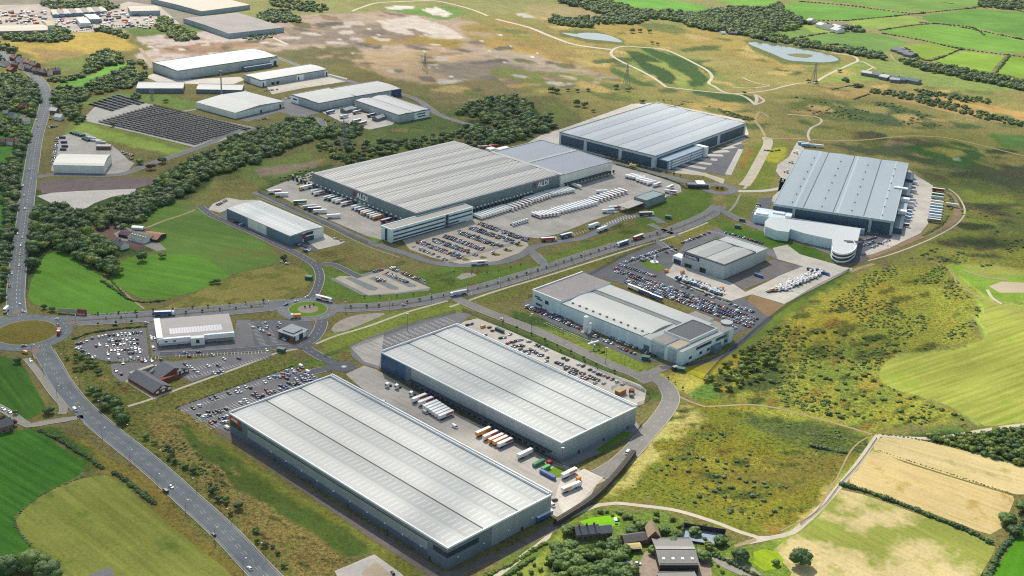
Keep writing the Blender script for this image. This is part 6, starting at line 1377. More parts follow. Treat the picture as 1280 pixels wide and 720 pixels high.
def artic(label, px, py, hd, col='w', cab='w', stripe=None, group=None):
    def f(t): trailer_parts(t, col, None, stripe); cab_parts(t, cab, 14.1)
    return put(('a', col, cab, stripe), mk('articulated_lorry', f), label, 'lorry', px, py, hd, group, 8.2)
def tractor(label, px, py, hd, cab='w', group='lorry cabs'): return put(('c', cab), mk('lorry_cab', lambda t: cab_parts(t, cab, 0)), label, 'lorry cab', px, py, hd, group, 0)
def line(desc, a, b, n, hd, col='w', stripe=None, ro=None):
    for i in range(n): f = i/(n-1) if n > 1 else 0; trailer('%s %s trailer from the left %s' % (ordn(i+1), 'red sided' if stripe == 'r' else PC[col][0], desc), a[0]+(b[0]-a[0])*f, a[1]+(b[1]-a[1])*f, hd, col, ro, stripe)
# the long concrete yard
for lab, x, y, c, s in [('white trailer with red panel, leftmost of the group under the grey wall',524,501,'w','r'),('white trailer with red panel, second in the group under the grey wall',532,505,'w','r')]+[('plain white trailer, %s in the tight block under the grey wall' % ordn(k+1), 538+k*3.75, 509.5+k*2.5, 'w', None) for k in range(5)]+[('white trailer with red panel closing the tight block under the grey wall',557,522,'w','r'),('orange sided trailer with white roof, first of the right hand five',604,543,'o',None),('white trailer with red panel, second of the right hand five',613,547.5,'w','r'),('orange sided trailer, third of the right hand five',620,551.5,'o',None),('orange sided trailer, fourth of the right hand five',625.5,554,'o',None),('white trailer with small red panel, last of the right hand five',631,557,'w','r'),('plain white trailer alone near the end of the concrete yard',656,570.5,'w',None),('white trailer with red stripe beside the planted bed',711,595,'w','r')]: trailer(lab, x, y, XD, c, None, s)
artic('white lorry with orange panel leaving the bright yard corner', 714, 612, XD-.1, 'w', 'w', 'o')
trailer('blue trailer backed against the end wall of the nearest warehouse', 680, 649, XD, 'b')
for lab, x, y in (('white lorry cab, first near the top of the concrete yard',485,484),('white lorry cab, second near the top of the concrete yard',497,486),('white lorry cab beside the leftmost red panel trailer',515,495)): tractor(lab, x, y, XD+PI)
def skip(label, px, py, hd, m, ln=8, w=2.4, h=2.5, name='container', cat='container'):
    t = thing(name, label, cat, (*at(px, py), ZY+.05), hd); b = MB(); b.box(-ln/2, ln/2, -w/2, w/2, .15, h); b.build('box_body', m, t)
    b = MB(); [b.box(-ln/2+k*ln/8, -ln/2+k*ln/8+.15, -w/2-.08, w/2+.08, .15, h+.06) for k in range(1, 8)]; b.build('ribs', m, t)
skip('dark green container beside the planted bed', 673, 581, XD, CP['e'], 10); skip('bright green container by the planted bed', 682, 587, XD, M('lime_green', alb(90,190,90), .6), 7); skip('long blue container below the planted bed', 684.5, 595.5, YAW, CP['b'], 13); skip('small red skip at the top of the planted bed', 687, 580, XD, CP['r'], 4); skip('green container in the yard behind the second warehouse', 624.5, 414.5, YAW, M('teal_container', alb(50,110,100), .6), 9)
skip('orange skip by the bright yard gate', 723, 600.5, XD, CP['o'], 3)
# western yard of the dark depot
for i, (x, y, c, s) in enumerate([(395.5,241,'w',None),(399,243.5,'w','r'),(411,248.8,'w',None),(416,250,'e',None),(421.5,252,'w','r'),(426,253.5,'w','r'),(433,256.5,'w','r'),(445.5,260.5,'w',None),(450,262.5,'w',None),(454,265,'n',None),(457.5,267,'w',None),(460.5,268.5,'o',None),(465,270.3,'c',None),(469,272,'w',None),(472.5,273.7,'o',None),(483,278,'m',None)]): trailer('%s trailer, %s from the left at the west docks of the dark depot' % ('red striped' if s else PC[c][0], ordn(i+1)), x, y, XD, c, None, s)
HY = angpx((343,241),(352,240.5))
for i, (x, y, c, s) in enumerate([(343.5,242,'w','r'),(352,245.5,'w',None),(375,255,'e',None),(387,261,'s',None),(393,263.5,'n',None),(400,266.5,'w',None),(417,272.5,'w',None)]): trailer('%s trailer, %s down the far side of the western lorry yard' % ('red striped' if s else PC[c][0], ordn(i+1)), x, y, HY, c, None, s)
artic('white lorry with yellow cab entering the western lorry yard', 382, 236.5, XD+PI, 'w', 'y')
# docks and yard on the east side of the dark depot
line('at the docks right of the office block', (597,273), (633,262), 11, YAW); line('in the second dock group of the dark depot', (620.5+15,262.5), (658,254.5), 6, YAW, 'w', 'r'); line('in the third dock group of the dark depot', (661,252.5), (672,249.5), 4, YAW, 'w', 'r'); line('in the fourth dock group of the dark depot', (675,248), (682,246), 3, YAW, 'w', 'r'); line('in the block beneath the big white letters', (686,244.5), (712,239), 8, YAW)
line('in the first block of the middle trailer line', (670,271.5), (692,268.5), 6, YAW, 'w', 'r'); line('in the second block of the middle trailer line', (694,266.5), (740,255), 12, YAW, 'w'); line('in the third block of the middle trailer line', (742,252.5), (778,241), 9, YAW, 'w', 'r')
line('in the upper trailer block by the hedge', (787,222), (800,225), 4, YAW+1.4, 'w', 'r'); line('in the middle trailer block by the hedge', (801,226.5), (814,231), 4, YAW+1.4)
for lab, x, y, c, s, h in [('white trailer parked alone by the cold store docks',720,234.5,'w',None,YAW),('white trailer with pale blue panel in front of the depot yard',760,266,'w','b',HY),('white trailer behind the pale blue panelled one',768,262,'w','r',HY),('red striped trailer by the upper hedge gap',821,233,'w','r',HY+.5),('white trailer above the workshop canopy',837,236.5,'w','r',HY+.6),('red striped trailer beside the workshop',838,242,'w','r',HY-.6),('white trailer over the middle of the depot yard',752,242,'w',None,HY),('dark blue trailer in front of the green grey workshop',826,251.5,'n',None,HY+.3)]: trailer(lab, x, y, h, c, None, s)
for i in range(6): tractor('white lorry cab, %s in the cluster by the depot car park' % ordn(i+1), 641+i*3.3, 282.5-i*1.0, YAW)
for i in range(10): tractor('%s lorry cab at the docks of the cold store side' % ordn(i+1), 716+i*5.4, 229.5-i*1.85, YAW) if 0 else None
artic('white and pink lorry below the sand coloured depot car park', 599, 331, HY, 'w', 'w', 'r'); artic('red lorry with white cab at the depot road junction', 686, 301.5, HY, 'r', 'w'); artic('blue lorry at the depot weighbridge road', 708, 296.5, HY+.4, 'b', 'w'); artic('white lorry under the depot checkpoint roof', 742, 284, HY+.5, 'w', 'w'); artic('white lorry in the lower lane of the depot checkpoint', 753, 288.5, HY+.55, 'w', 'w'); artic('brown lorry leaving the depot entrance road', 808, 269.5, HY-.1, 't', 'w')
artic('blue lorry on the median road by the works car park', 778, 306.5, angpx((800,297),(770,307)), 'b', 'w'); artic('crimson lorry close behind the blue one on the median road', 798, 298.5, angpx((780,304),(810,293)), 'r', 'w'); artic('long blue lorry with white cab on the link road', 206, 394.5, angpx((180,394),(230,392)), 'b', 'w'); artic('white lorry with red lettering panel entering the small roundabout', 405, 376, angpx((395,374),(415,379)), 'w', 'w', 'r'); artic('silver tanker lorry on the median road near the spur', 573, 369, angpx((585,366),(560,371)), 's', 'w')
artic('blue lorry standing beside the curved office', 1044-10, 307.5, angpx((1048,312),(1020,303)), 'b', 'w')
def rigid(label, px, py, hd, col, cab):
    def f(t):
        b = MB(); b.box(-4, 2, -1.2, 1.2, .9, 3.4); b.build('box_body', CP[col], t); cab_parts(t, cab, 2.3)
    return put(('r', col, cab), mk('rigid_lorry', f), label, 'lorry', px, py, hd, None, 0)
rigid('orange lorry below the small green roundabout', 370, 397.5, angpx((380,397),(360,398)), 'o', 'w'); rigid('dark red lorry circling the big dry roundabout', 74, 417, angpx((76,411),(71,424)), 'm', 'r'); rigid('white lorry waiting at the north arm of the big roundabout', 8, 389, angpx((12,384),(4,394)), 'w', 'w')
rigid('yellow lorry on the road beyond the depot', 791, 209, angpx((800,212),(780,207)), 'y', 'w')
# east depot trailers
HE = YAW+math.radians(43.3-17.9); 
for i, (y, c, s) in enumerate([(240.5,'m',None),(247,'e',None),(250.5,'s',None),(256,'w',None),(259.5,'p',None),(263,'c',None),(266.5,'w',None),(269.5,'c',None),(273,'w',None),(276.5,'s',None),(279,'g',None)]): trailer('%s trailer, %s down the outer edge of the east yard' % (PC[c][0], ordn(i+1)), 1172.5-i*.55, y-1, HE, c)
for i, (x, y, c, s) in enumerate([(1139,230,'w',None),(1137,236,'w','r'),(1138,241,'s',None),(1133,246,'w',None),(1137,252,'s',None),(1136,256,'w',None),(1134,261,'s',None),(1132,266,'c',None),(1131,270,'c',None),(1130,274,'c',None),(1128,283,'m',None)]): trailer('%s trailer, %s down the dock side of the east yard' % (PC[c][0], ordn(i+1)), x, y, HE, c, None, s)
trailer('blue trailer at the north corner of the blue grey warehouse', 1004, 181.5, HE+.2, 'c'); trailer('second blue trailer at the north corner of the blue grey warehouse', 1008, 183.5, HE+.2, 'c'); trailer('white trailer near the far corner of the blue grey warehouse', 1022, 184.5, HE+.1, 'w'); trailer('cream trailer outside the east yard fence', 1190, 258.5, HE, 'p')
for i in range(4): tractor('%s white lorry cab along the west side of the blue grey warehouse' % ordn(i+1), 995-i*6, 192+i*12, HE)
# long blue and white skips behind the works, northern yards
for i, (x, y, c) in enumerate([(792,362.5,'w'),(806,368.5,'b'),(820,374.5,'b')]): trailer('%s trailer, %s in the row behind the works roof' % (PC[c][0], ordn(i+1)), x, y, YAW, c)
for i, (x, y, c, h) in enumerate([(413,142,'b',.9),(430,147.5,'s',.9),(441,139,'s',.9),(446,142,'g',.9),(464,146,'n',.9),(446,153,'b',.9),(453,156,'m',.9)]): trailer('%s lorry trailer, %s in the bright yard of the northern estate' % (PC[c][0], ordn(i+1)), x, y, h, c)
for i in range(8): skip('%s teal container from the left behind the barrel roofed shed' % ordn(i+1), 91+i*3, 167+i*.9 if i < 5 else 168+i*1.2, .6, M('teal_container'), 7)
for i, (x, y) in enumerate([(78,173),(80,179),(81,184),(79,188)]): skip('%s blue grey container down the yard beside the barrel roofed shed' % ordn(i+1), x, y, .1, M('slate_container', alb(70,90,120), .6), 7)
for i, (x, y) in enumerate([(114,174),(120,177),(126,179)]): skip('%s silver container stacked along the depot hedge in the west' % ordn(i+1), x, y, YAW+.6, CP['s'], 12)
skip('maroon trailer shed beside the barrel roofed shed', 130, 186, YAW+.9, CP['t'], 16, 8, 4)
for i, (x, y) in enumerate([(560,178),(608,186),(615,183)]): pass
for i, (x, y, c) in enumerate([(603,184.5,'b'),(608,185,'r'),(617,183.5,'r')]): skip('%s container, %s behind the dark depot' % (PC[c][0], ordn(i+1)), x, y, HY, CP[c], 12)
for i, (x, y, c) in enumerate([(979,346,'b'),(985,349,'b'),(968,345,'n'),(948,345,'b')]): skip('%s container, %s at the edge of the machinery yard' % (PC[c][0], ordn(i+1)), x+46-(46 if c == 'b' and x == 948 else 0), y-6 if x != 948 else 346-0, YAW, CP[c], 9)
# hire machines
def boom(t, c):
    b = MB(); b.box(-1.6, 1.6, -1.1, 1.1, .6, 1.6); b.build('base', c, t); b = MB(); b.box(-.9, .9, -1., 1., 1.6, 2.5); b.build('turret', c, t)
    b = MB(); b.bar((-1, 0, 2.3), (5.2, 0, 2.9), .5); b.build('boom', WHITEM, t); b = MB(); b.box(5, 6.4, -.9, .9, 2.1, 3.3); b.build('basket', c, t)
    b = MB(); b.box(-1.9, 1.9, -1.3, -1.1, 0, .9); b.box(-1.9, 1.9, 1.1, 1.3, 0, .9); b.build('wheel_pair', TYRE, t)
r = random.Random(5); k = 0
for j in range(6):
    for i in range(12):
        x = 960+i*4.6+j*5.6+r.uniform(-1, 1); y = 362-i*1.9-j*.2+r.uniform(-.6, .6)-j*1.4+j*2.3*0
        if x > 1044 or y < 335 or r.random() < .12: continue
        x2, y2 = x-j*1.2, y+j*1.2
        c = r.choice('wwwwwwobs'); k += 1
        put(('boom', c), mk('boom_lift', lambda t: boom(t, CP[c])), '%s boom lift, %s counted across the machinery yard' % (PC[c][0], ordn(k) if k < 70 else 'last'), 'boom lift', x2, y2+3, XD+r.uniform(-.4, .4), 'hire machines in the yard', 0)
for i in range(22):
    c = r.choice('bbcwwg'); put(('boom', c), mk('boom_lift', lambda t: boom(t, CP[c])), '%s lift machine, %s from the left below the blue signed shed' % (PC[c][0], ordn(i+1)), 'boom lift', 846+i*2.6, 348.5+i*1.0+r.uniform(-1, 1), XD+r.uniform(-.5, .5), 'hire machines by the shed', 0)
for i, (x, y) in enumerate([(853,341.5),(833,340),(874,355.5),(902,362)]): skip('orange machine body, %s from the left under the blue signed shed' % ordn(i+1), x, y, XD, CP['o'], 4, 2.4, 2.4, 'machine', 'machine')
# ------------------------------------------------------------ vegetation
import bmesh
def leafm(name, dark, mid, light, k=None):
    m = bpy.data.materials.new(name); nt, N, L, P = nodes(m); p = pos(nt)
    a = noise(nt, p, .07, 3, .5); b = noise(nt, p, .9, 4, .7); c = noise(nt, p, .25, 3, .6)
    f = mth(nt, 'ADD', mth(nt, 'MULTIPLY', a, .45), mth(nt, 'ADD', mth(nt, 'MULTIPLY', b, .3), mth(nt, 'MULTIPLY', c, .25)))
    o = mixc(nt, ramp(nt, f, .38, .52), alb(*dark, k=k), alb(*mid, k=k)); o = mixc(nt, ramp(nt, f, .50, .64), o, alb(*light, k=k))
    L.new(o, P.inputs['Base Color']); P.inputs['Roughness'].default_value = .6; P.inputs['Specular IOR Level'].default_value = .3
    tl = N.new('ShaderNodeBsdfTranslucent'); L.new(o, tl.inputs[0]); mx = N.new('ShaderNodeMixShader'); mx.inputs[0].default_value = .3
    L.new(P.outputs[0], mx.inputs[1]); L.new(tl.outputs[0], mx.inputs[2]); L.new(mx.outputs[0], N['Material Output'].inputs[0]); return m
LEAF = leafm('broadleaf_foliage', (78,112,56), (116,150,70), (160,184,90)); LEAFY = leafm('scrub_foliage', (98,120,50), (138,160,62), (186,196,90)); LEAFD = leafm('dark_foliage', (62,94,56), (90,124,66), (128,158,80)); LEAFR = leafm('copper_foliage', (76,52,52), (96,66,62), (118,84,74)); LEAFW = leafm('willow_foliage', (90,116,72), (122,148,96), (164,182,134))
BARK = M('bark', (.06,.045,.03), .9, 0, .2, 2.)
def ico(sub):
    bm = bmesh.new(); bmesh.ops.create_icosphere(bm, subdivisions=sub, radius=1.); v = np.array([q.co[:] for q in bm.verts]); f = np.array([[w.index for w in q.verts] for q in bm.faces]); bm.free(); return v, f
I1, I2, I3 = ico(1), ico(2), ico(3)
def crown(seed, lobes, sub, cards, cs, flat=.8, spread=.62, base=.25):
    "crown of radius 1: several lumpy lobes with leaf clumps standing off them; returns vertices, faces"
    r = np.random.RandomState(seed); V, F = [], []; n = 0; iv, if_ = (None, I1, I2, I3)[sub]; cen = []
    for k in range(lobes):
        if k == 0: c = np.array([0, 0, .1]); s = .62
        else:
            a = 2.4*k+r.rand(); rr = spread*math.sqrt((k+.5)/lobes)*(.85+.3*r.rand()); c = np.array([rr*math.cos(a), rr*math.sin(a), (1-rr)*.75*(r.rand()*.9)-.12]); s = .30+.20*r.rand()
        d = 1+.20*np.sin(iv@r.randn(3)*3+r.rand()*6)+.13*np.sin(iv@r.randn(3)*6+r.rand()*6)+.10*r.randn(len(iv))
        v = iv*d[:, None]*s*np.array([1, 1, .85])+c; V.append(v); F.append(if_+n); n += len(v); cen.append((c, s))
    T = []
    for k in range(cards):
        c, s = cen[r.randint(len(cen))]; u = r.randn(3); u[2] = abs(u[2])*.9-.25; u /= np.linalg.norm(u); p = c+u*s*(.92+.28*r.rand())
        a = r.randn(3)*.8+u*.2; a /= np.linalg.norm(a); b = np.cross(a, r.randn(3)); b /= np.linalg.norm(b)+1e-9; q = cs*(.5+r.rand())
        V.append(np.array([p+a*q, p+b*q*.9, p-a*q*.7+u*q*.3])); T.append([n, n+1, n+2]); n += 3
    V = np.concatenate(V)*np.array([1, 1, flat]); V[:, 2] += flat*.55+base
    return V, np.concatenate(F+([np.array(T)] if T else []))
def meshvf(name, v, f, mats, smooth_=False):
    me = bpy.data.meshes.new(name); me.vertices.add(len(v)); me.vertices.foreach_set('co', v.astype(np.float32).ravel()); me.loops.add(f.size); me.loops.foreach_set('vertex_index', f.ravel().astype(np.int32))
    me.polygons.add(len(f)); me.polygons.foreach_set('loop_start', np.arange(0, f.size, f.shape[1], dtype=np.int32)); me.materials.append(mats); me.update(calc_edges=True); return me
def trunkmesh(name, h=.6, r=.05):
    b = MB(); b.cyl(0, 0, 0, h, r, r*.5, 7)
    for k in range(4): a = k*1.7; b.bar((0, 0, h*.6), (.4*math.cos(a), .4*math.sin(a), h*1.3), r*.6)
    return b.mesh(name, BARK)
CRN = [crown(10+i, 15, 2, 900, .075) for i in range(4)]     # near
CRM = [crown(30+i, 9, 1, 260, .12) for i in range(5)]        # middle
CRF = [crown(50+i, 6, 1, 70, .17) for i in range(5)]         # far
CRT = [crown(70+i, 6, 1, 110, .11, 1.3, .42) for i in range(3)]  # upright street tree
CRB = [crown(80+i, 5, 1, 70, .16, .62, .6, -.12) for i in range(5)]  # bush
CRC = [crown(90+i, 4, 1, 70, .13, 2.1, .25, -.1) for i in range(2)]   # conifer like
ME = {}
TRK = trunkmesh('trunk')
def crownmesh(kind, i, leaf):
    k = (kind, i, leaf.name)
    if k not in ME: v, f = {'n': CRN, 'm': CRM, 'f': CRF, 't': CRT, 'b': CRB, 'c': CRC}[kind][i]; ME[k] = meshvf('crown_mesh', v, f, leaf)
    return ME[k]
NT = [0]; LB = {}
def tree(label, x, y, r, kind='m', leaf=None, name='tree', cat='tree', group=None, z=0., rot=None, trunk=True):
    leaf = leaf or LEAF
    if kind in 'mnf' and leaf in (LEAF, LEAFD) and rnd.random() < .4: leaf = rnd.choice((LEAF, LEAFY, LEAFD, LEAF))
    n = {'n': 4, 'm': 5, 'f': 5, 't': 3, 'b': 5, 'c': 2}[kind]; i = rnd.randrange(n)
    t = bpy.data.objects.new(name, None); COL.objects.link(t); t.location = (x, y, z); t.rotation_euler = (0, 0, rnd.uniform(0, 6.28)); t.scale = (r, r, r*rnd.uniform(.85, 1.15)); tag(t, label, cat, group)
    c = bpy.data.objects.new('crown', crownmesh(kind, i, leaf)); COL.objects.link(c); c.parent = t
    if trunk: c = bpy.data.objects.new('trunk', TRK); COL.objects.link(c); c.parent = t
    NT[0] += 1; return t
def inpoly(P, x, y):
    ins = False; n = len(P)
    for i in range(n):
        a, b = P[i], P[(i+1) % n]
        if (a[1] > y) != (b[1] > y) and x < (b[0]-a[0])*(y-a[1])/(b[1]-a[1])+a[0]: ins = not ins
    return ins
def offroad(x, y):
    for A, hw, _ in ROADS:
        if np.min(np.hypot(A[:, 0]-x, A[:, 1]-y)) < hw+3.5: return False
    return True
def scatter(pts, gap, seed, jit=.45, dens=1., clump=False):
    P = W(pts); r = random.Random(seed); xs = [p[0] for p in P]; ys = [p[1] for p in P]; out = []; y = min(ys); k = 0
    while y < max(ys):
        x = min(xs)+(k % 2)*gap/2
        while x < max(xs):
            q = (x+r.uniform(-jit, jit)*gap, y+r.uniform(-jit, jit)*gap)
            if inpoly(P, *q) and r.random() < dens and offroad(*q) and (not clump or math.sin(q[0]*.06+seed)+math.sin(q[1]*.05+q[0]*.03+seed*2)+math.sin(q[0]*.15-q[1]*.11)*.8 > .25): out.append(q)
            x += gap
        y += gap*.87; k += 1
    return out
LEAVES = [LEAF, LEAFY, LEAFD, LEAFW]
def wood(label, pts, gap=8, r0=4, r1=7, seed=1, kind='f', dens=1., leaf=0, name='woodland', hs=1.):
    it = []; r = random.Random(seed); src = {'m': CRM, 'f': CRF, 'b': CRB, 'c': CRC}[kind]
    for x, y in scatter(pts, gap, seed, .45, dens*(1.7 if kind == 'b' else 1), kind == 'b'):
        v, f = src[r.randrange(len(src))]; s = r.uniform(r0, r1)*(1 if kind == 'b' else 1.2); it.append((v, f, leaf if r.random() < .45 else r.choice((0, 1, 2, 0, 1, 3)), x, y, -.3 if kind == 'b' else -.28*s, r.uniform(0, 6.28), np.array([s, s, s*hs*r.uniform(.85, 1.15)])))
    if it:
        o = merge(name, it, LEAVES, label, 'trees' if name == 'woodland' else 'scrub')
def grove(where, pts, gap, r0, r1, seed, kind='m', leaf=None, cat='tree', name='tree', dens=1., group=None, trunk=True, cap=999):
    "every tree of the grove on its own; labelled in rows from the front"
    q = scatter(pts, gap, seed, .4, dens*(2 if kind == 'b' else 1), kind == 'b'); q = sorted(q, key=lambda c: pr(*c)[0])[:cap]
    for i, (x, y) in enumerate(q):
        s = rnd.uniform(r0, r1); sz = 'large' if s > (r0+r1)/2+.1*(r1-r0) else 'small' if s < (r0+r1)/2-.1*(r1-r0) else 'middling'
        tree('%s %s %s, %s from left %s' % (sz, 'green', cat, ordn(i+1) if i < 69 else ordn(i-59)+' after sixty', where.replace('in the wood between the fields and the trunk road', 'in the trunk road wood')), x, y, s, kind, leaf, name, cat, group or '%ss %s' % (cat, where), 0, None, trunk)
def one(label, px, py, r, kind='m', leaf=None, cat='tree', name='tree', trunk=True): x, y = at(px, py); return tree(label, x, y, r, kind, leaf, name, cat, None, 0, None, trunk)
# west and north-west woods: named single trees at the near side, mass behind
grove('in the wood between the fields and the trunk road', [(32,262),(60,262),(100,268),(118,290),(112,300),(96,330),(88,318),(60,312),(44,330),(30,370),(27,330)], 10, 6, 9, 3, 'm', LEAFD)
grove('in the spur of wood beside the western farm', [(74,300),(104,300),(130,300),(142,320),(152,338),(146,350),(120,336),(96,322),(76,314)], 9.2, 5.5, 8.2, 4, 'm', LEAF)
wood('dark belt of trees hiding the foot of the works slab', [(48,262),(72,262),(84,274),(108,272),(128,262),(150,252),(170,247),(186,254),(196,262),(180,276),(150,282),(136,278),(130,290),(108,276),(70,285),(48,280)], 8, 4, 7, 5, 'm', 1., 2)
wood('long dense belt of trees running up to the estate', [(134,268),(160,250),(186,240),(206,220),(232,208),(250,198),(276,190),(300,178),(330,172),(350,160),(368,150),(392,150),(400,172),(360,186),(320,205),(290,214),(250,226),(236,240),(214,254),(180,268),(150,282)], 8.5, 4, 7.5, 6, 'm', 1., 2)
wood('trees on the bank under the solar field', [(250,202),(280,188),(300,178),(330,168),(345,160),(330,158),(300,166),(270,184),(240,196),(236,206)], 9, 3, 5.5, 7, 'f', .8, 0)
wood('roadside trees west of the trunk road', [(-20,92),(20,96),(34,100),(44,108),(50,116),(48,134),(38,150),(30,142),(20,140),(0,140),(-20,130)], 10, 5, 8, 8, 'm', 1., 2)
wood('trees and gardens west of the trunk road', [(-20,150),(10,152),(28,160),(34,170),(30,190),(24,225),(18,280),(14,330),(6,380),(-20,380),(-20,300),(5,288),(8,260),(3,238),(-20,238),(-20,216),(8,206),(22,190),(16,172),(-20,164)], 8, 4, 6.5, 9, 'm', .95, 2)
wood('trees between the hamlet and the solar field', [(62,108),(78,112),(104,114),(110,122),(100,130),(104,150),(100,158),(86,148),(70,130),(58,124)], 9, 4, 6.5, 10, 'm', .9, 2)
wood('hedge trees round the paddock north of the solar field', [(98,112),(130,108),(160,101),(180,93),(178,84),(170,78),(158,80),(176,96),(150,106),(106,114),(104,122),(120,118),(150,114),(170,108),(184,96),(184,88),(176,76)], 8, 3.5, 6, 11, 'f', .9, 2)
wood('copse on the paddock corner', [(114,76),(124,67),(140,65),(150,70),(152,80),(130,84),(118,90),(108,92)], 8, 4, 7, 12, 'm', .95, 2)
wood('hedgerow from the copse to the village', [(60,98),(80,98),(100,94),(118,84),(120,88),(104,98),(84,103),(62,104)], 7, 3, 5, 13, 'f', .9, 2)
wood('village trees at the bend of the trunk road', [(-20,50),(0,54),(20,60),(26,70),(20,74),(0,78),(-20,78)], 9, 4, 7, 14, 'f', .8, 2)
wood('trees south of the westernmost long shed', [(0,44),(40,44),(60,40),(66,34),(84,36),(90,50),(70,54),(58,52),(36,52),(10,52)], 8, 3.5, 6, 15, 'f', .85, 0)
wood('trees round the scrap yards', [(118,38),(134,35),(150,40),(162,48),(154,48),(138,42),(120,40)], 7, 3, 5, 16, 'f', .9, 2)
wood('trees before the cream roofed factory', [(196,22),(208,22),(226,34),(250,48),(244,50),(222,52),(208,44),(196,34)], 8, 3.5, 6, 17, 'f', .85, 1)
wood('trees along the far edge of the industrial land', [(50,4),(130,2),(150,10),(138,14),(110,12),(60,11)], 9, 4, 6, 18, 'f', .9, 2)
wood('clump left of the brown earthworks', [(322,22),(335,14),(360,14),(372,24),(378,28),(345,28),(325,28)], 8, 4, 6, 19, 'f', .9, 2)
wood('trees along the far park road', [(340,0),(390,2),(412,12),(395,16),(360,12),(330,6)], 9, 3.5, 6, 20, 'f', .6, 2)
wood('shrubs on the west edge of the earthworks', [(300,48),(324,40),(350,36),(346,46),(318,52)], 7, 2, 3.5, 21, 'b', .8, 2)
wood('tree row below the blue walled sheds', [(160,122),(172,118),(176,124),(164,128)], 7, 3, 5, 22, 'f', 1, 2); wood('trees in the estate green', [(283,128),(298,128),(318,132),(300,140),(288,136)], 8, 3, 4.5, 23, 'f', .5, 2)
wood('trees south of the northern estate', [(322,170),(330,162),(352,158),(400,158),(452,158),(452,172),(400,174),(392,168),(360,176),(330,180)], 8, 3.5, 6, 24, 'f', .9, 2)
wood('thicket between the estate and the dark depot', [(392,186),(410,176),(450,180),(480,176),(520,172),(560,166),(600,166),(625,178),(600,188),(572,176),(520,188),(470,200),(440,206),(420,200),(400,192)], 8, 2.2, 5.5, 25, 'f', .55, 2)
wood('wood behind the dark depot', [(566,140),(590,132),(620,120),(650,122),(664,132),(668,148),(690,150),(695,158),(680,168),(640,178),(612,182),(590,172),(578,162),(590,156),(630,164),(600,150)], 8.5, 3.4, 7, 26, 'f', .8, 2)
wood('scrub on the slope west of the dark depot', [(334,224),(360,214),(390,208),(392,226),(362,234),(336,238)], 5, 1.6, 2.8, 27, 'b', .6, 0, 'scrub')
# north-east belts
wood('tree belt along the northern park, western part', [(706,-6),(760,2),(800,14),(850,16),(890,20),(900,30),(880,36),(850,28),(820,24),(790,30),(770,26),(740,14),(700,4)], 10, 5, 7, 28, 'f', .95, 2)
wood('tree belt along the northern park, middle part', [(684,28),(694,20),(712,24),(750,22),(790,28),(810,26),(790,32),(750,30),(735,36),(700,32)], 10, 4, 7, 29, 'f', .95, 2)
wood('broad wood at the top of the picture', [(878,16),(920,10),(960,12),(975,4),(980,14),(1000,24),(1005,32),(990,38),(965,40),(940,46),(910,42),(870,36),(850,28)], 10, 5, 8, 30, 'f', 1., 2)
wood('tree belt beyond the lake', [(925,34),(950,40),(980,48),(1010,52),(1040,60),(1076,62),(1112,72),(1106,76),(1070,70),(1040,64),(1000,58),(960,52),(935,46)], 9, 4, 7, 31, 'f', .9, 2)
wood('tree belt under the green pastures', [(1124,74),(1150,78),(1180,82),(1220,90),(1290,104),(1380,120),(1380,132),(1280,114),(1220,102),(1170,92),(1140,84),(1126,80)], 9, 4, 6.5, 32, 'f', .95, 2)
wood('copse by the pastures in the top corner', [(1222,2),(1260,0),(1300,8),(1300,12),(1260,12),(1225,9)], 10, 4, 7, 33, 'f', .9, 2)
wood('trees round the farm among the pastures', [(998,26),(1020,28),(1050,36),(1075,34),(1080,42),(1060,40),(1030,34),(1006,32)], 9, 4, 7, 34, 'f', .6, 2)
wood('small clumps beside the lake paths', [(1048,86),(1064,104),(1082,106),(1090,110),(1080,112),(1060,108),(1046,98)], 10, 3, 5, 35, 'f', .3, 2)
wood('scrub line south of the tracks', [(1090,112),(1130,116),(1190,130),(1240,144),(1300,158),(1300,162),(1230,150),(1180,136),(1120,122),(1088,116)], 7, 2.5, 4.5, 36, 'f', .75, 2)
wood('scrub line above the haul road', [(1140,112),(1200,120),(1240,126),(1235,130),(1190,126),(1150,118)], 7, 2, 4, 37, 'f', .6, 2)
wood('scattered scrub on the northern slope', [(1030,128),(1110,128),(1170,146),(1218,158),(1180,160),(1110,154),(1050,148),(1030,140)], 8, 1.5, 3, 38, 'b', .5, 0, 'scrub')
wood('scattered scrub by the pond hollow', [(985,118),(1010,122),(1040,132),(1030,148),(1000,140),(980,134)], 10, 1.5, 3.2, 39, 'b', .4, 0, 'scrub')
wood('scrub above the navy panelled warehouse', [(820,124),(880,128),(900,140),(870,142),(830,130)], 6, 1.3, 2.4, 40, 'b', .5, 1, 'scrub')
wood('shrub line beside the eastern track', [(898,136),(915,140),(945,150),(940,153),(905,144)], 4.5, 2, 3, 41, 'b', .9, 2, 'scrub')
wood('reeds and willow scrub in the hollow', [(778,66),(800,70),(830,84),(844,104),(830,100),(800,84)], 7, 1, 2, 42, 'b', .35, 0, 'scrub'); 
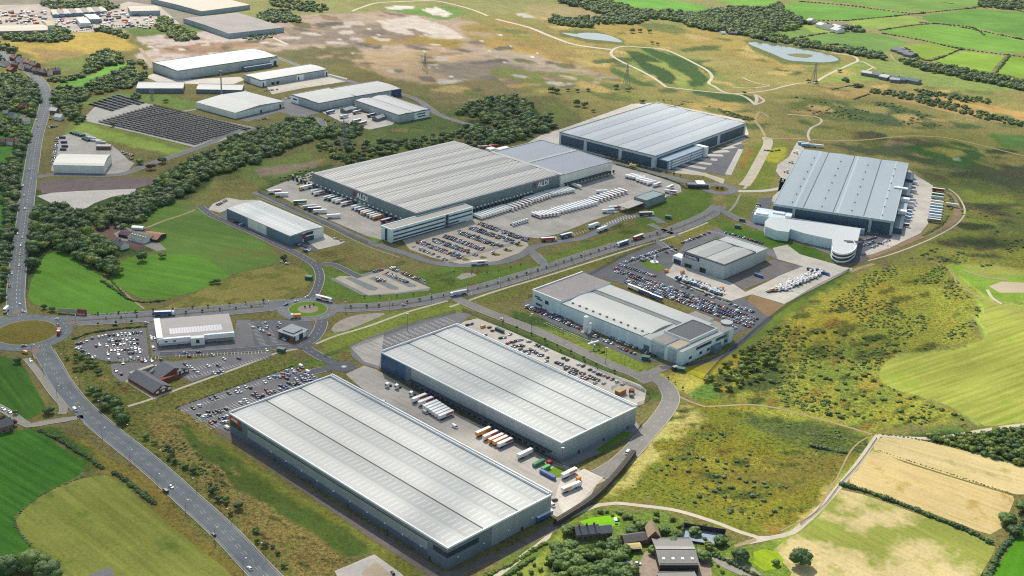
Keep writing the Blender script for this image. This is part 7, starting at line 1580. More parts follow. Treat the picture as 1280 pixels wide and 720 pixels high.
# scrub east of the works and the long hillside
NEARSCRUB = [(880,480),(900,455),(925,440),(960,430),(975,450),(960,470),(940,480),(905,500),(890,500)]
grove('in the thicket east of the bright works lawn', NEARSCRUB, 7, 1.8, 4.4, 43, 'm', LEAFY, 'tree', 'small_tree', .5)
EB = [(905,470),(960,415),(1040,360),(1110,332),(1180,330),(1228,392),(1220,402),(1232,414),(1200,432),(1110,444),(1098,462),(1104,480),(1215,526),(1210,534),(1130,530),(1050,522),(980,508),(965,480)]
q = scatter(EB, 9, 44, .5, .6); q.sort(key=lambda c: c[0]**2+c[1]**2); nb = min(150, len(q)); qq = sorted(q[:nb], key=lambda c: pr(*c)[1])
for i, (x, y) in enumerate(qq):
    s = rnd.uniform(1.3, 3.4); px, py = pr(x, y); rowi = int((py-330)/16)
    LB.setdefault(rowi, []).append((px, x, y, s))
for rowi in sorted(LB):
    for j, (px, x, y, s) in enumerate(sorted(LB[rowi])): tree('%s bush, %s from left in the %s band of the eastern scrub' % ('round' if s > 2.4 else 'low', ordn(j+1), ordn(rowi+1)), x, y, s, 'b', LEAFY if rnd.random() < .6 else LEAF, 'scrub_bush', 'bush', 'bushes of the eastern scrub', 0, None, False)
wood('remaining bushes of the eastern scrub', EB, 3.9, .6, 2.1, 45, 'b', .75, 1, 'scrub'); wood('farther bushes of the eastern hillside', [(1120,330),(1200,298),(1290,300),(1290,340),(1200,330),(1150,326)], 7, 1.2, 3, 46, 'b', .45, 1, 'scrub')
wood('sparse bushes above the haul road bend', [(1200,255),(1290,262),(1290,300),(1200,292)], 14, 1.2, 2.6, 47, 'b', .4, 1, 'scrub')
wood('dark thicket at the right edge', [(1145,547),(1200,543),(1290,534),(1340,532),(1340,600),(1280,584),(1200,562)], 5.5, 2., 3.6, 48, 'm', .9, 1, 'scrub')
grove('on the rough mound', [(850,548),(900,540),(960,545),(1030,562),(1040,600),(1000,640),(930,650),(860,630),(800,622),(770,618),(800,590)], 7.6, 1.2, 2.6, 49, 'b', LEAFW, 'bush', 'scrub_bush', .34, None, False, 110)
wood('low growth on the rough mound', [(850,540),(900,530),(960,530),(1060,550),(1050,590),(1000,640),(930,655),(860,632),(770,622),(800,590)], 3.8, .4, 1.3, 50, 'b', .6, 1, 'scrub')
wood('brambles north of the winding path', [(900,512),(960,514),(1000,524),(1070,545),(1060,560),(1000,548),(940,540)], 6, 1, 2.2, 51, 'b', .4, 0, 'scrub')
for i, (x, y, r) in enumerate([(1014,557,2.6),(1020,559,3),(1026,560,2.7),(1032,561,3.1),(1038,562,2.4),(1046,564,2.2),(1051,565,2.6),(1056,566,2.4)]): one('willow bush, %s from left in the row on the north of the mound' % ordn(i+1), x, y, r, 'b', LEAFW, 'bush', 'scrub_bush', False)
# farm grove at the bottom
grove('in the grove below the farm cottages', [(690,690),(700,676),(720,690),(740,690),(770,676),(784,690),(784,740),(700,750),(690,720)], 6.5, 3.2, 5.2, 52, 'n', LEAF, 'tree', 'tree', .95)
for lab, x, y, r, k, l in [('tall dark tree left of the cottage row',695,690,4.6,'n',LEAFD),('grey green tree behind the dark one at the path',709,668,4.6,'n',LEAF),('round tree between cottages and brick farmhouse',790,668,4.5,'n',LEAF),('pale tree beside the round one behind the farmhouse',803,664,5,'n',LEAFY),('dark tree right of the brick farmhouse',830,668,4,'n',LEAF),('leafy tree between farmhouse and big barn',840,684,5.4,'n',LEAFD),('large tree between barn and farm track',880,700,5,'n',LEAF),('tree behind the slurry tank',868,668,4,'n',LEAF),('shrubby tree left of the slurry tank',845,674,3.4,'n',LEAFD),('tree in front of the brick farmhouse',816,692,3.4,'n',LEAF),('tree between the low shed and the grove',792,716,3.8,'n',LEAFY),('tree right of the slurry tank',900,680,4.4,'n',LEAF),('bushy tree at the farm track fork',926,700,5.6,'n',LEAFD),('tree above the farm track hedge',886,686,3.6,'n',LEAFY),('round dark tree in the corner of the stubble field',1000,706,7,'n',LEAFD),('hedgerow oak at the corner of the upper stubble field',1258,655,6.2,'n',LEAF),('dark tree below the hedgerow oak',1268,668,5,'n',LEAFD),('tree at the right edge above the hedgerow oak',1278,640,5.5,'n',LEAFD),('dark tree right of the bright lawn oval',970,706,2.6,'n',LEAF),
    ('great dark tree at the bottom left corner, leftmost',14,716,9,'n',LEAFD),('great dark tree at the bottom left corner, middle',40,712,9.5,'n',LEAFD),('great dark tree at the bottom left corner, rightmost',62,722,8.5,'n',LEAFD),
    ('round tree in the wedge by the big dry roundabout',22,454,4,'m',LEAFD),('round tree where the old lane meets the trunk road',60,517,4.2,'n',LEAFD),('copper tree by the corner house, upper',2,528,4,'m',LEAFR),('copper tree by the corner house, lower',17,532,3.4,'m',LEAFR),('small green bush at the lane bend',19,518,2.4,'m',LEAF),
    ('dark tree alone in the western pasture',178,326,6,'m',LEAFD),('dark tree by the western farm lawn',203,322,4.6,'m',LEAFD),('conical dark tree beside the long farm paddock',146,284,4,'m',LEAFD),('pair of dark trees left of the paddock end',155,286,4.6,'m',LEAFD),('small dark tree near the corner of the big pasture',272,354,3.6,'m',LEAFD),('second tree near the corner of the big pasture',265,355,2.8,'m',LEAFD),
    ('small dark bush by the pasture, left of the sign hoarding',55,386,3,'m',LEAFD),('larger dark bush left of the sign hoarding',65,389,3.6,'m',LEAFD),('tree by the bend under the white roofed unit',355,325,4,'m',LEAFD),('tree on the verge of the northern road',207,128,4,'f',LEAFD),('tree within the smaller end of the solar field',141,158,4,'f',LEAFD),('tree beside the barrel roofed depot hedge',175,205,5.5,'m',LEAFD),('copper tree near the barrel roofed depot',188,212,6,'m',LEAFR),('tree right of the copper one in the west',203,204,6,'m',LEAFD),
    ('round tree behind the dark depot thicket',455,188,4.4,'m',LEAFD),('tree at the edge of the northern estate road bend',596,160,5,'f',LEAFD),('tree beside the white store north of the depot',609,163,5,'f',LEAFD)]: one(lab, x, y, r, k, l)
for i, (x, y, r) in enumerate([(690,115,7),(697,117,6),(710,114,4),(722,115,4),(735,114,4),(720,132,7),(730,134,6),(742,140,4),(803,129,5),(790,41,6),(800,40,5),(812,41,5),(688,146,5),(680,155,6),(644,128,5),(815,55,4),(822,56,4),(930,118,4),(770,111,5),(785,114,5),(1010,103,4),(1020,104,4),(1146,76,5),(1105,75,6)]): one('dark tree, %s in the scattered park trees north of the warehouses' % ordn(i+1), x, y, r, 'f', LEAFD)
# trees beside the trunk road scrub and the pub
grove('in the dark clump east of the trunk road', [(98,488),(112,482),(140,498),(160,515),(168,535),(160,542),(146,532),(120,514),(104,502)], 8, 4, 6.2, 53, 'm', LEAFD)
grove('on the bank by the supermarket', [(80,445),(100,442),(124,458),(126,470),(108,470),(88,462)], 6.5, 2, 3.6, 54, 'm', LEAF, 'bush', 'bank_bush', .8, None, False)
wood('scrub along the bank west of the pub', [(70,440),(92,440),(150,480),(160,500),(110,480),(84,470)], 5, .8, 1.8, 55, 'b', .5, 0, 'scrub')
grove('between trunk road and green bank', [(172,540),(190,547),(215,562),(245,588),(278,616),(312,648),(345,683),(378,715),(368,730),(340,698),(302,658),(257,618),(218,583),(184,560)], 6, 1.8, 3.6, 56, 'm', LEAFD, 'bush', 'scrub_bush', .5, None, False, 62)
wood('brambles on the bank beside the nearest warehouse', [(200,525),(240,560),(300,610),(400,690),(430,720),(390,720),(300,650),(220,590),(180,545)], 4, .6, 1.8, 57, 'b', .5, 0, 'scrub')
wood('verge shrubs beside the spur road', [(700,424),(722,428),(752,436),(758,446),(738,446),(716,438)], 4.5, 1.4, 2.4, 58, 'b', .7, 2, 'scrub')
wood('growth around the farm', [(720,640),(800,640),(840,646),(880,656),(920,672),(900,684),(860,670),(800,660),(740,640)], 5, 1., 2.4, 59, 'm', .45, 1, 'scrub'); wood('growth at the bottom edge left of the farm', [(650,705),(690,695),(700,720),(690,750),(630,750)], 5, 1, 2.2, 60, 'm', .5, 1, 'scrub'); wood('growth along the farm track', [(890,690),(930,706),(960,730),(930,750),(900,720)], 5, 1, 2.2, 61, 'm', .4, 1, 'scrub')
# hedges: each one a ragged mass along its line
def hedge(label, pts, w=1.6, h=1.8, leaf=None, step=1.6, big=0.):
    ws = smooth(W(pts), step*1.4); it = []
    V, F, n = [], [], 0
    for x, y in ws:
        v, f = CRB[rnd.randrange(5)]; s = w*rnd.uniform(.75, 1.25)*(1+(big if rnd.random() < .12 else 0)); a = rnd.uniform(0, 6.28); c, sn = math.cos(a), math.sin(a)
        q = v*np.array([s, s, s*h/w]); V.append(np.stack([q[:, 0]*c-q[:, 1]*sn+x+rnd.uniform(-.4, .4), q[:, 0]*sn+q[:, 1]*c+y+rnd.uniform(-.4, .4), q[:, 2]-.2], 1)); F.append(f+n); n += len(v)
    o = bpy.data.objects.new('hedge', meshvf('hedge_mesh', np.concatenate(V), np.concatenate(F), leaf or LEAF)); COL.objects.link(o); return tag(o, label, 'hedge')
hedge('thick dark hedge between the two stubble fields', [(1052,606),(1090,617),(1130,632),(1170,648),(1210,664),(1236,678)], 2.8, 3.2, LEAFD)
hedge('low thin hedge between the upper strips of stubble', [(1098,563),(1130,574),(1180,590),(1230,606),(1262,616)], .8, .9, LEAFY, 1.4)
hedge('dark hedge down the edge of the bright green field', [(1300,612),(1286,640),(1270,668),(1250,690),(1236,720),(1228,745)], 3, 3.6, LEAFD, 2, .6)
hedge('hedge along the north of the stubble fields', [(1104,543),(1140,548),(1180,556),(1240,572),(1300,590)], 1.1, 1.2, LEAF, 1.6)
hedge('hedge beside the farm track near the tank', [(892,694),(910,702),(930,712),(950,722),(970,734)], 2.4, 2.8, LEAFD)
hedge('dark hedge from the green field corner to the trunk road', [(50,539),(70,548),(90,560),(110,572),(128,586)], 2.2, 2.6, LEAFD)
hedge('dark hedge along the mown field by the trunk road', [(142,591),(156,600),(168,610),(180,620),(194,630)], 2.4, 2.8, LEAFD)
hedge('ragged low hedge round the green field on the left', [(104,596),(80,606),(60,614),(42,626),(22,644),(19,656),(30,672),(38,682)], 1., 1.1, LEAFW, 1.6)
hedge('clipped hedge north of the supermarket car park', [(92,424),(104,419),(120,415),(150,411),(182,408)], 1.8, 2, LEAFD)
hedge('low hedge between the supermarket car park and pub', [(132,454),(150,453),(175,450),(192,448)], 1, 1.1, LEAFD, 1.4)
hedge('hedge along the link road below the green pastures', [(60,390),(90,394),(130,393),(172,391)], 1., 1.2, LEAFD); hedge('hedge along the link road beside the tan field', [(220,388),(260,386),(300,383),(350,378),(368,372)], .8, 1., LEAFD)
hedge('hedge below the works slab pasture ditch', [(100,330),(120,340),(140,352),(156,370)], 1.4, 1.6, LEAF); hedge('short hedge below the tree row in the pasture', [(128,352),(146,364),(160,374),(180,378),(204,376)], 1.6, 2., LEAFD, 1.8, .5)
hedge('clipped hedge at the west end of the concrete yard car park', [(219,510),(250,499),(300,481),(366,458)], 1., 1.2, LEAFD)
hedge('hedge beside the cold store road', [(772,206),(800,214),(840,226),(858,236)], 2., 2.2, LEAFD); hedge('hedge screening the machinery yard car park', [(846,352),(870,362),(900,374),(914,378)], 1.6, 1.8, LEAFD)
hedge('young planting beside the grass in front of the east depot', [(1092,303),(1110,308),(1122,308)], .9, 1., LEAFY); hedge('green planting outside the east yard, upper', [(1184,242),(1190,250),(1188,262)], 2.4, 1.8, LEAFY); hedge('green planting outside the east yard, lower', [(1184,270),(1178,280),(1166,288),(1154,294)], 2.4, 1.6, LEAFY)
hedge('yellow green hedge below the nearest warehouse', [(590,730),(620,714),(650,698),(680,680)], 2.2, 2, LEAFY); hedge('bushy hedge lining the lane left of the grove', [(612,735),(640,716),(668,698)], 2, 2.4, LEAFD)
for i, pts in enumerate([[(1000,2),(1060,7),(1105,13),(1140,17)],[(1056,26),(1100,22),(1140,18),(1218,10)],[(1100,38),(1160,30),(1200,34),(1280,50)],[(1104,42),(1150,50),(1200,61),(1260,69),(1300,74)],[(1262,70),(1254,80),(1244,92)],[(1132,60),(1160,76),(1200,62)],[(972,12),(1000,24),(1060,26)],[(1220,9),(1250,8),(1290,18)],[(1000,47),(1030,42),(1060,40)],[(750,2),(800,14),(886,16)],[(1000,60),(1050,56),(1096,66)],[(1150,28),(1212,34),(1230,44)]]): hedge('far hedge line, %s of those dividing the northern pastures' % ordn(i+1), pts, 3.2, 3., LEAFD, 5, .5)
for i, pts in enumerate([[(1040,112),(1060,108),(1078,106)],[(1068,124),(1086,118)],[(956,188),(965,189),(974,188)],[(1070,137),(1085,140)]]): hedge('short shrub bank, %s from top on the northern slope' % ordn(i+1), pts, 2.6, 2.2, LEAFD, 3)
# street trees on the verges and medians
def avenue(where, pts, off, gap, r=1.3, skip=()):
    A = np.array(smooth(W(pts), 2.)); s = np.concatenate([[0], np.cumsum(np.linalg.norm(np.diff(A, axis=0), axis=1))]); T = np.gradient(A, axis=0); T /= np.linalg.norm(T, axis=1)[:, None]; A = A+np.stack([-T[:, 1], T[:, 0]], 1)*off
    n = int(s[-1]/gap)
    for i in range(n): d = (i+.5)*gap+rnd.uniform(-1.5, 1.5); tree('young street tree, %s from the left %s' % (ordn(i+1), where), float(np.interp(d, s, A[:, 0])), float(np.interp(d, s, A[:, 1])), r*rnd.uniform(.8, 1.2), 't', LEAFD, 'street_tree', 'tree', 'street trees', .2)
avenue('on the median of the long park road', [(430,385),(480,383),(560,370),(610,358),(660,343),(710,327),(760,311),(810,297),(850,284)], 0, 12)
avenue('on the median of the link road', [(120,400),(220,393),(340,382)], 0, 13); avenue('on the field side of the link road', [(110,400),(220,393),(350,382)], 9.5, 15, 1.5); avenue('on the supermarket side of the link road', [(112,401),(190,396)], -10, 13, 1.5)
avenue('beside the spur road', [(630,398),(680,418),(722,437),(762,456),(790,466)], -9, 15, 1.4); avenue('below the spur road kerb', [(690,424),(722,439),(780,466)], -12, 14, 1.2)
avenue('on the verge below the sand coloured car park', [(560,340),(600,343),(640,335),(660,328)], 0, 14, 1.1); avenue('along the lane to the cold store', [(748,196),(775,205),(800,212),(850,224)], 8, 9, 1.8); avenue('on the inner verge of the bend', [(820,474),(834,484),(846,494)], 9, 9, 1.3)
avenue('south of the small sand car park', [(445,372),(490,372),(540,367)], 0, 14, 1.2)
for i, (x, y) in enumerate([(381,385),(387,384),(392,382)]): one('tiny tree, %s on the cobbled roundabout centre' % ordn(i+1), x, y, 1.2, 't', LEAFD)
for i, (x, y) in enumerate([(896,236),(902,237)]): one('dark round tree, %s on the far roundabout' % ordn(i+1), x, y, 2.6, 'm', LEAFD)
print('TREES', NT[0])
# ------------------------------------------------------------ solar fields
PVM = M('solar_panel', (.010,.012,.026), .4, 0, .15, .3, .3); PVF = M('solar_frame', alb(120,120,124), .5)
def solar(where, A, B, C_, D, n):
    A, B, C_, D = (np.array(at(*p)) for p in (A, B, C_, D))
    for i in range(n):
        f = (i+.5)/n; p, q = A+(D-A)*f, B+(C_-B)*f; L_ = np.linalg.norm(q-p); a = math.atan2(q[1]-p[1], q[0]-p[0]); dep = np.linalg.norm(D-A)/n*.6
        t = thing('solar_array', 'row of dark solar panels, %s row from the front %s' % (ordn(i+1), where), 'solar panels', (*p, .1), a, 'solar panel rows')
        b = MB(); s0 = 0
        while s0+10 < L_: b.add([(s0, 0, 2.3), (s0+9.5, 0, 2.3), (s0+9.5, dep, .9), (s0, dep, .9), (s0, 0, 2.2), (s0+9.5, 0, 2.2), (s0+9.5, dep, .8), (s0, dep, .8)], [(0, 1, 2, 3), (7, 6, 5, 4), (0, 4, 5, 1), (1, 5, 6, 2), (2, 6, 7, 3), (3, 7, 4, 0)]); s0 += 10
        b.build('panel', PVM, t); b = MB(); k = 2
        while k < L_-2: b.box(k, k+.2, dep*.45, dep*.55, 0, 1.5); k += 10
        b.box(1, L_-1, dep*.42, dep*.45, 1.2, 1.4)
        b.build('support_frame', PVF, t)
solar('of the large solar field', (119,153), (246,183), (314,161), (192,131), 15); solar('of the small solar field', (106,131), (139,140.5), (183,129.5), (146,118), 7)
# ------------------------------------------------------------ fences, walls, pylons, lamps, signs
FEN = M('fence_steel', alb(120,126,120), .5); 
def fence(label, pts, h=2.4, gap=3., m=None):
    w = smooth(W(pts), gap); x0, y0 = w[0]; t = thing('fence', label, 'fence', (x0, y0, 0)); w = [(x-x0, y-y0) for x, y in w]; m = m or FEN
    for z in (.6, h*.9):
        b = MB(); [b.bar((*w[i], z), (*w[i+1], z), .09) for i in range(len(w)-1)]; b.build('rail', m, t)
    b = MB()
    for i in range(len(w)-1):
        for k in range(6): f = k/6; b.box(w[i][0]+(w[i+1][0]-w[i][0])*f-.05, w[i][0]+(w[i+1][0]-w[i][0])*f+.05, w[i][1]+(w[i+1][1]-w[i][1])*f-.04, w[i][1]+(w[i+1][1]-w[i][1])*f+.04, 0, h)
    b.build('pales', m, t); return t
fence('steel palisade fence between concrete yard and grey warehouse', [(474,462),(520,487),(580,518),(640,552),(700,583)]); fence('steel fence along the top of the long concrete yard verge', [(405,446),(450,430),(520,404),(570,390)])
fence('steel fence beside the spur road and warehouse yard', [(578,388),(640,413),(700,440),(760,468),(806,490)]); fence('curved fence round the sprinkler compound', [(764,487),(780,480),(800,488),(812,494),(808,502),(796,507)])
fence('fence from the gate to the bend below the grey wall', [(711,584),(730,576),(760,563),(790,546),(802,532)]); fence('fence behind the works gate kiosk', [(838,456),(850,463),(870,470),(882,476)]); fence('fence on the lane side of the western lorry yard', [(322,240),(360,258),(410,281),(460,304),(478,302)])
fence('fence below the bright works yard verge', [(880,474),(905,446),(930,425),(962,398),(1010,365),(1062,338)]); fence('fence north of the blue signed shed car park', [(660,372),(720,352),(780,320),(820,302)]); fence('timber fence down the field path', [(1096,548),(1075,578),(1050,606),(1030,632),(1000,656)], 1.3, 4., BARK)
t = thing('retaining_wall', 'long dark timber retaining wall under the rough mound', 'wall', (*at(694,656), 0)); w = smooth(W([(694,656),(712,645),(735,630),(755,612),(775,590),(792,568)]), 4); x0, y0 = at(694,656); b = MB()
ribw([(x-x0, y-y0) for x, y in w], .8, 3.6, b); A = [(x-x0, y-y0) for x, y in w]
for i in range(len(A)-1): b.bar((*A[i], 1.8), (*A[i+1], 1.8), 3.4)
b.build('boarding', M('dark_timber', alb(86,80,72), .9, 0, .2, .5), t)
STL = M('pylon_steel', alb(150,154,158), .5)
def pylon(label, px, py, h):
    t = thing('pylon', label, 'pylon', (*at(px, py), 0), .5); w = h*.11
    for sx, sy in ((1, 1), (1, -1), (-1, -1), (-1, 1)): b = MB(); b.bar((sx*w, sy*w, 0), (sx*w*.3, sy*w*.3, h*.6), .4).bar((sx*w*.3, sy*w*.3, h*.6), (0, 0, h), .35); b.build('leg', STL, t)
    b = MB()
    for k in range(6):
        z0, z1 = h*.6*k/6, h*.6*(k+1)/6; r0, r1 = w*(1-.7*k/6), w*(1-.7*(k+1)/6)
        for sx, sy, tx, ty in ((1, 1, -1, 1), (-1, 1, -1, -1), (-1, -1, 1, -1), (1, -1, 1, 1)): b.bar((sx*r0, sy*r0, z0), (tx*r1, ty*r1, z1), .2)
    b.build('bracing', STL, t)
    for z, l in ((.62, .2), (.76, .26), (.9, .18)): b = MB(); b.bar((-h*l, 0, h*z), (h*l, 0, h*z), .35).bar((-h*l, 0, h*z), (0, 0, h*z+2), .2).bar((h*l, 0, h*z), (0, 0, h*z+2), .2); b.build('cross_arm', STL, t)
pylon('lattice pylon before the northern estate, behind the dark depot', 430, 187, 38); pylon('small lattice mast in front of the blue walled shed', 190, 124, 14); pylon('far pylon on the rough park above the navy panelled warehouse', 783, 106, 34); pylon('far pylon beside the lake track crossing', 1017, 104, 32); pylon('lattice pylon on the earthworks slope east of the estate', 531, 88, 26)
t = thing('concrete_mast', 'tall concrete mast between the northern sheds', 'mast', (*at(277,119), 0)); b = MB(); b.cyl(0, 0, 0, 32, 1.1, .8, 8); b.build('shaft', M('mast_concrete', alb(190,190,186), .8), t); b = MB(); b.box(-2, 2, -1.5, 1.5, 30, 33); b.build('head', GREYM, t)
t = thing('sign_hoarding', 'wide white and crimson hoarding on the field edge by the roundabout', 'sign', (*at(73,391), 0), angpx((73,391),(99,393))); b = MB(); b.box(0, 16, -.15, .15, 1, 4.4); b.build('board', M('hoarding_cream', alb(196,206,170), .7), t); b = MB(); b.box(16.1, 24, -.15, .15, .8, 4.8); b.build('board', M('hoarding_crimson', alb(190,80,110), .7), t)
for k in range(4): b = MB(); b.box(1+k*7, 1.3+k*7, .16, .4, 0, 4); b.build('post', BARK, t)
def lamp(label, x, y, a, h=9.):
    p, new = proto('lamp', lambda: lampm()); t = p if new else copy_tree(p); t.location = (x, y, .1); t.rotation_euler = (0, 0, a); t['label'] = label; t['category'] = 'street lamp'; t['group'] = 'street lamps'
def lampm():
    t = thing('street_lamp', '', ''); b = MB(); b.cyl(0, 0, 0, 9, .16, .09, 6); b.build('pole', FEN, t); b = MB(); b.bar((0, 0, 8.9), (1.8, 0, 9.2), .12); b.build('arm', FEN, t); b = MB(); b.box(1.5, 2.5, -.2, .2, 9.1, 9.3); b.build('lamp_head', WHITEM, t); return t
def lamps(where, w, off, gap):
    A = np.array(w); s = np.concatenate([[0], np.cumsum(np.linalg.norm(np.diff(A, axis=0), axis=1))]); T = np.gradient(A, axis=0); T /= np.linalg.norm(T, axis=1)[:, None]; Nn = np.stack([-T[:, 1], T[:, 0]], 1); B = A+Nn*off
    for i in range(int(s[-1]/gap)):
        d = (i+.5)*gap; x, y = float(np.interp(d, s, B[:, 0])), float(np.interp(d, s, B[:, 1])); j = min(int(np.searchsorted(s, d)), len(A)-1); px, py = pr(x, y)
        if -10 < px < 1290 and -10 < py < 740: lamp('grey street lamp, %s along %s' % (ordn(i+1), where), x, y, math.atan2(-Nn[j][1]*off, -Nn[j][0]*off))
lamps('the trunk road from the bottom of the picture', A6, 9, 38); lamps('the west side of the trunk road', A6, -9.3, 44); lamps('the spur road', SPUR, 6.5, 34); lamps('the long park road', L2, -9.5, 36); lamps('the link road', LINK, -12, 38); lamps('the northern trunk road', A6N, 8.5, 40)
def mast(label, px, py, h=14): t = thing('lighting_mast', label, 'lighting mast', (*at(px, py), 0)); b = MB(); b.cyl(0, 0, 0, h, .22, .14, 6); b.build('pole', FEN, t); b = MB(); b.box(-1, 1, -.3, .3, h, h+.5); b.build('lamp_head', WHITEM, t)
for i, (x, y) in enumerate([(509,412),(757,455),(702,583),(664,412)]): mast('tall lighting mast, %s from the left around the second warehouse' % ordn(i+1), x, y)
# clutter: sprinkler compound, white monument, scrap, planters
t = thing('aircraft_sculpture', 'white propeller shaped sculpture on the grass beside the works access', 'sculpture', (*at(741,436), 0), .5); b = MB(); b.cyl(0, 0, 0, 5, .4, .3, 6); b.build('post', WHITEM, t); b = MB(); b.bar((-5, 0, 5), (5, 0, 6), 1.1).bar((0, -3, 4.2), (0, 3, 5.6), .9); b.build('wings', WHITEM, t)
t = thing('aircraft_sculpture', 'white upright sculpture at the entrance of the blue signed shed', 'sculpture', (*at(818,327.5), 0)); b = MB(); b.cyl(0, 0, 0, 6.5, 1.4, .8, 7); b.build('body', WHITEM, t); b = MB(); b.cyl(0, 0, 0, .4, 4, 4, 14); b.build('plinth', WHITEM, t)
t = thing('plant_compound', 'orange and cream pump house compound at the end of the car yard', 'plant room', (*at(774,496), .1), XD); b = MB(); b.box(0, 8, 0, 4.5, 0, 3.4); b.build('pump_house', M('orange_brick_panel', alb(206,130,90), .8), t); b = MB(); b.box(-.2, 8.2, -.2, 4.7, 3.4, 3.8); b.build('roof', M('cream_sheet_roof'), t); b = MB(); b.cyl(12, -2, 0, 3, 2.2, 2.2, 12); b.build('tank', M('rust_red_tank', alb(176,90,70), .7), t); b = MB(); b.cyl(7, -6, 0, 2.4, 1.8, 1.8, 12); b.build('tank', GREYM, t)
r = random.Random(9); b = MB(); cols = [CP[k] for k in 'wpsgobrtg']+[ASB, TILER, SANDM]
for i in range(230):
    x, y = at(r.uniform(70, 190), r.uniform(12, 36)) if i < 170 else at(r.uniform(-10, 60), r.uniform(14, 30)); s = r.uniform(1.5, 5); h = r.uniform(1, 3.5); a = r.uniform(0, 3); c, sn = math.cos(a), math.sin(a)
    vs = [(x+c*u-sn*v, y+sn*u+c*v, z) for z in (0, h) for u, v in ((-s, -1.6), (s, -1.6), (s, 1.6), (-s, 1.6))]; b.add(vs, [(4, 5, 6, 7), (0, 1, 5, 4), (1, 2, 6, 5), (2, 3, 7, 6), (3, 0, 4, 7)], r.randrange(len(cols)))
tag(b.build('scrap', cols), 'heaps of scrap and stored goods in the far industrial yards', 'scrap', None, 'stuff')
hedge('green screen of netting along the scrap yards', [(86,39.5),(100,39),(118,36),(140,33),(180,32)], 1.6, 3, M('teal_netting', alb(70,150,130), .8), 3)
cam = bpy.data.cameras.new('camera'); co = bpy.data.objects.new('camera', cam); COL.objects.link(co)
cam.sensor_fit = 'HORIZONTAL'; cam.sensor_width = 36; cam.lens = 36*FOC/1280; cam.clip_start = 1; cam.clip_end = 60000
co.matrix_world = Matrix(((RT[0], UP[0], -FW[0], 0), (RT[1], UP[1], -FW[1], 0), (RT[2], UP[2], -FW[2], H), (0, 0, 0, 1)))
SC.camera = co
SUN_EL, SUN_AZ = math.radians(46), math.radians(-17)   # ahead of the camera and a little to its left
sd = Vector((math.sin(SUN_AZ)*math.cos(SUN_EL), math.cos(SUN_AZ)*math.cos(SUN_EL), math.sin(SUN_EL)))
w = bpy.data.worlds.new('World'); SC.world = w; w.use_nodes = True; nt = w.node_tree
sky = nt.nodes.new('ShaderNodeTexSky'); sky.sky_type = 'NISHITA'; sky.sun_disc = False
sky.sun_elevation = SUN_EL; sky.sun_rotation = SUN_AZ
bg = nt.nodes['Background']; bg.inputs[1].default_value = .14; nt.links.new(mixc(nt, 1., sky.outputs[0], (1.08, 1., .84), 'MULTIPLY'), bg.inputs[0])
sl = bpy.data.lights.new('sun', 'SUN'); sl.energy = 3.9; sl.angle = math.radians(.6); sl.color = (1, .93, .81)
so = bpy.data.objects.new('sun', sl); COL.objects.link(so); so.rotation_euler = (-sd).to_track_quat('-Z', 'Y').to_euler()
SC.view_settings.view_transform = 'Standard'; SC.view_settings.look = 'None'; SC.view_settings.gamma = 1
SC.view_settings.exposure = .6
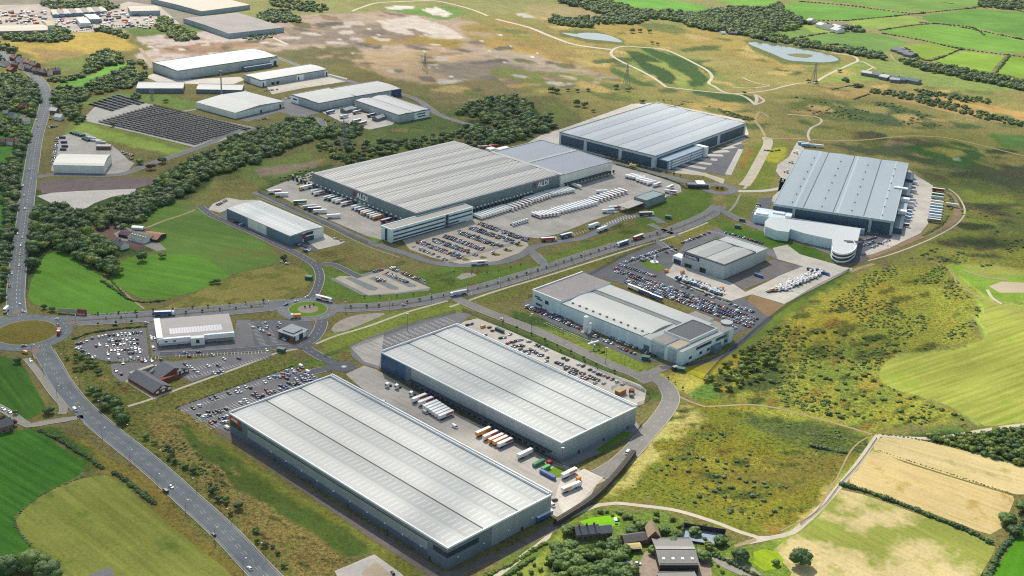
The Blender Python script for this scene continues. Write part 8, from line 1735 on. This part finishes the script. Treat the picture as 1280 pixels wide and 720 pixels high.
# clouds: drifting between the sun and the western and middle part of the place
def clouds():
    zc = 1200.; ox, oy = sd.x/sd.z*zc, sd.y/sd.z*zc
    BL = [(60,640,190),(20,500,220),(150,560,150),(300,600,120),(390,600,95),(140,440,230),(300,470,170),(430,500,110),(100,300,300),(260,300,260),(60,180,420),(400,260,230),(540,230,230),(640,200,260),(480,340,200),(640,320,190),(700,240,200),(800,290,150),(900,290,170),(980,240,160),(1060,210,170),(1180,210,200),(560,130,330),(1260,300,110),(250,160,300),(1050,140,220),(1250,190,200)]
    P = np.array([(*at(x, y), r) for x, y, r in BL]); g = 22.
    xs = np.arange(P[:, 0].min()-500, P[:, 0].max()+500, g); ys = np.arange(P[:, 1].min()-400, P[:, 1].max()+600, g); X, Y = np.meshgrid(xs, ys)
    D = np.zeros_like(X)
    for x, y, r in P: D = np.maximum(D, np.exp(-((X-x)**2+(Y-y)**2)/(r*r)*1.1)*1.5)
    D = np.clip(D+wob(X, Y, .006, 21)*.22+wob(X, Y, .02, 22)*.12-.42, 0, 1)*1.2; D = np.clip(D, 0, 1); D = D*D*(3-2*D)
    bump = np.abs(wob(X, Y, .012, 23))*60+np.abs(wob(X, Y, .03, 24))*25
    n = X.size; ny, nx = X.shape; top = np.stack([X+ox, Y+oy, zc+40+D*150+bump*D], -1).reshape(-1, 3); bot = np.stack([X+ox, Y+oy, zc-D*25], -1).reshape(-1, 3)
    i = (np.arange(ny-1)[:, None]*nx+np.arange(nx-1)[None, :]); q = np.stack([i, i+1, i+nx+1, i+nx], -1).reshape(-1, 4); d = D.ravel(); q = q[d[q].max(1) > .002]
    me = meshvf('cloud_mesh', np.concatenate([top, bot]), np.concatenate([q, q[:, ::-1]+n]), bpy.data.materials.new('cloud')); a = me.attributes.new('dens', 'FLOAT', 'POINT'); a.data.foreach_set('value', np.concatenate([d, d]).astype(np.float32))
    m = me.materials[0]; m.use_nodes = True; t_ = m.node_tree; N = t_.nodes; N.remove(N['Principled BSDF']); at2 = N.new('ShaderNodeAttribute'); at2.attribute_name = 'dens'
    tr, df, mx = N.new('ShaderNodeBsdfTransparent'), N.new('ShaderNodeBsdfTranslucent'), N.new('ShaderNodeMixShader'); df.inputs[0].default_value = (.9, .9, .9, 1)
    t_.links.new(mth(t_, 'MULTIPLY', at2.outputs['Fac'], .30), mx.inputs[0]); t_.links.new(tr.outputs[0], mx.inputs[1]); t_.links.new(df.outputs[0], mx.inputs[2]); t_.links.new(mx.outputs[0], N['Material Output'].inputs[0])
    o = bpy.data.objects.new('clouds', me); COL.objects.link(o); tag(o, 'broken thin cloud high over the western and middle part', 'clouds', None, 'stuff')
clouds()
SC.render.engine = 'CYCLES'; SC.cycles.max_bounces = 4; SC.cycles.diffuse_bounces = 2; SC.cycles.glossy_bounces = 2; SC.cycles.transparent_max_bounces = 8
SC.cycles.use_denoising = False; SC.cycles.filter_width = 1.15; SC.cycles.denoiser = 'OPENIMAGEDENOISE'

hz = MB(); hz.box(-46000, 46000, -46000, 46000, -1.5, 460); ho = hz.build('haze', bpy.data.materials.new('haze_air')); ho['kind'] = 'stuff'; tag(ho, 'thin pale summer haze over the whole place', 'haze', None, 'stuff')
hm = ho.data.materials[0]; hm.use_nodes = True; hn = hm.node_tree; hn.nodes.remove(hn.nodes['Principled BSDF'])
pv = hn.nodes.new('ShaderNodeVolumePrincipled'); pv.inputs['Color'].default_value = (.80, .90, 1, 1); pv.inputs['Density'].default_value = 0.000011; pv.inputs['Anisotropy'].default_value = .2
hn.links.new(pv.outputs[0], hn.nodes['Material Output'].inputs['Volume'])
SC.cycles.volume_bounces = 0
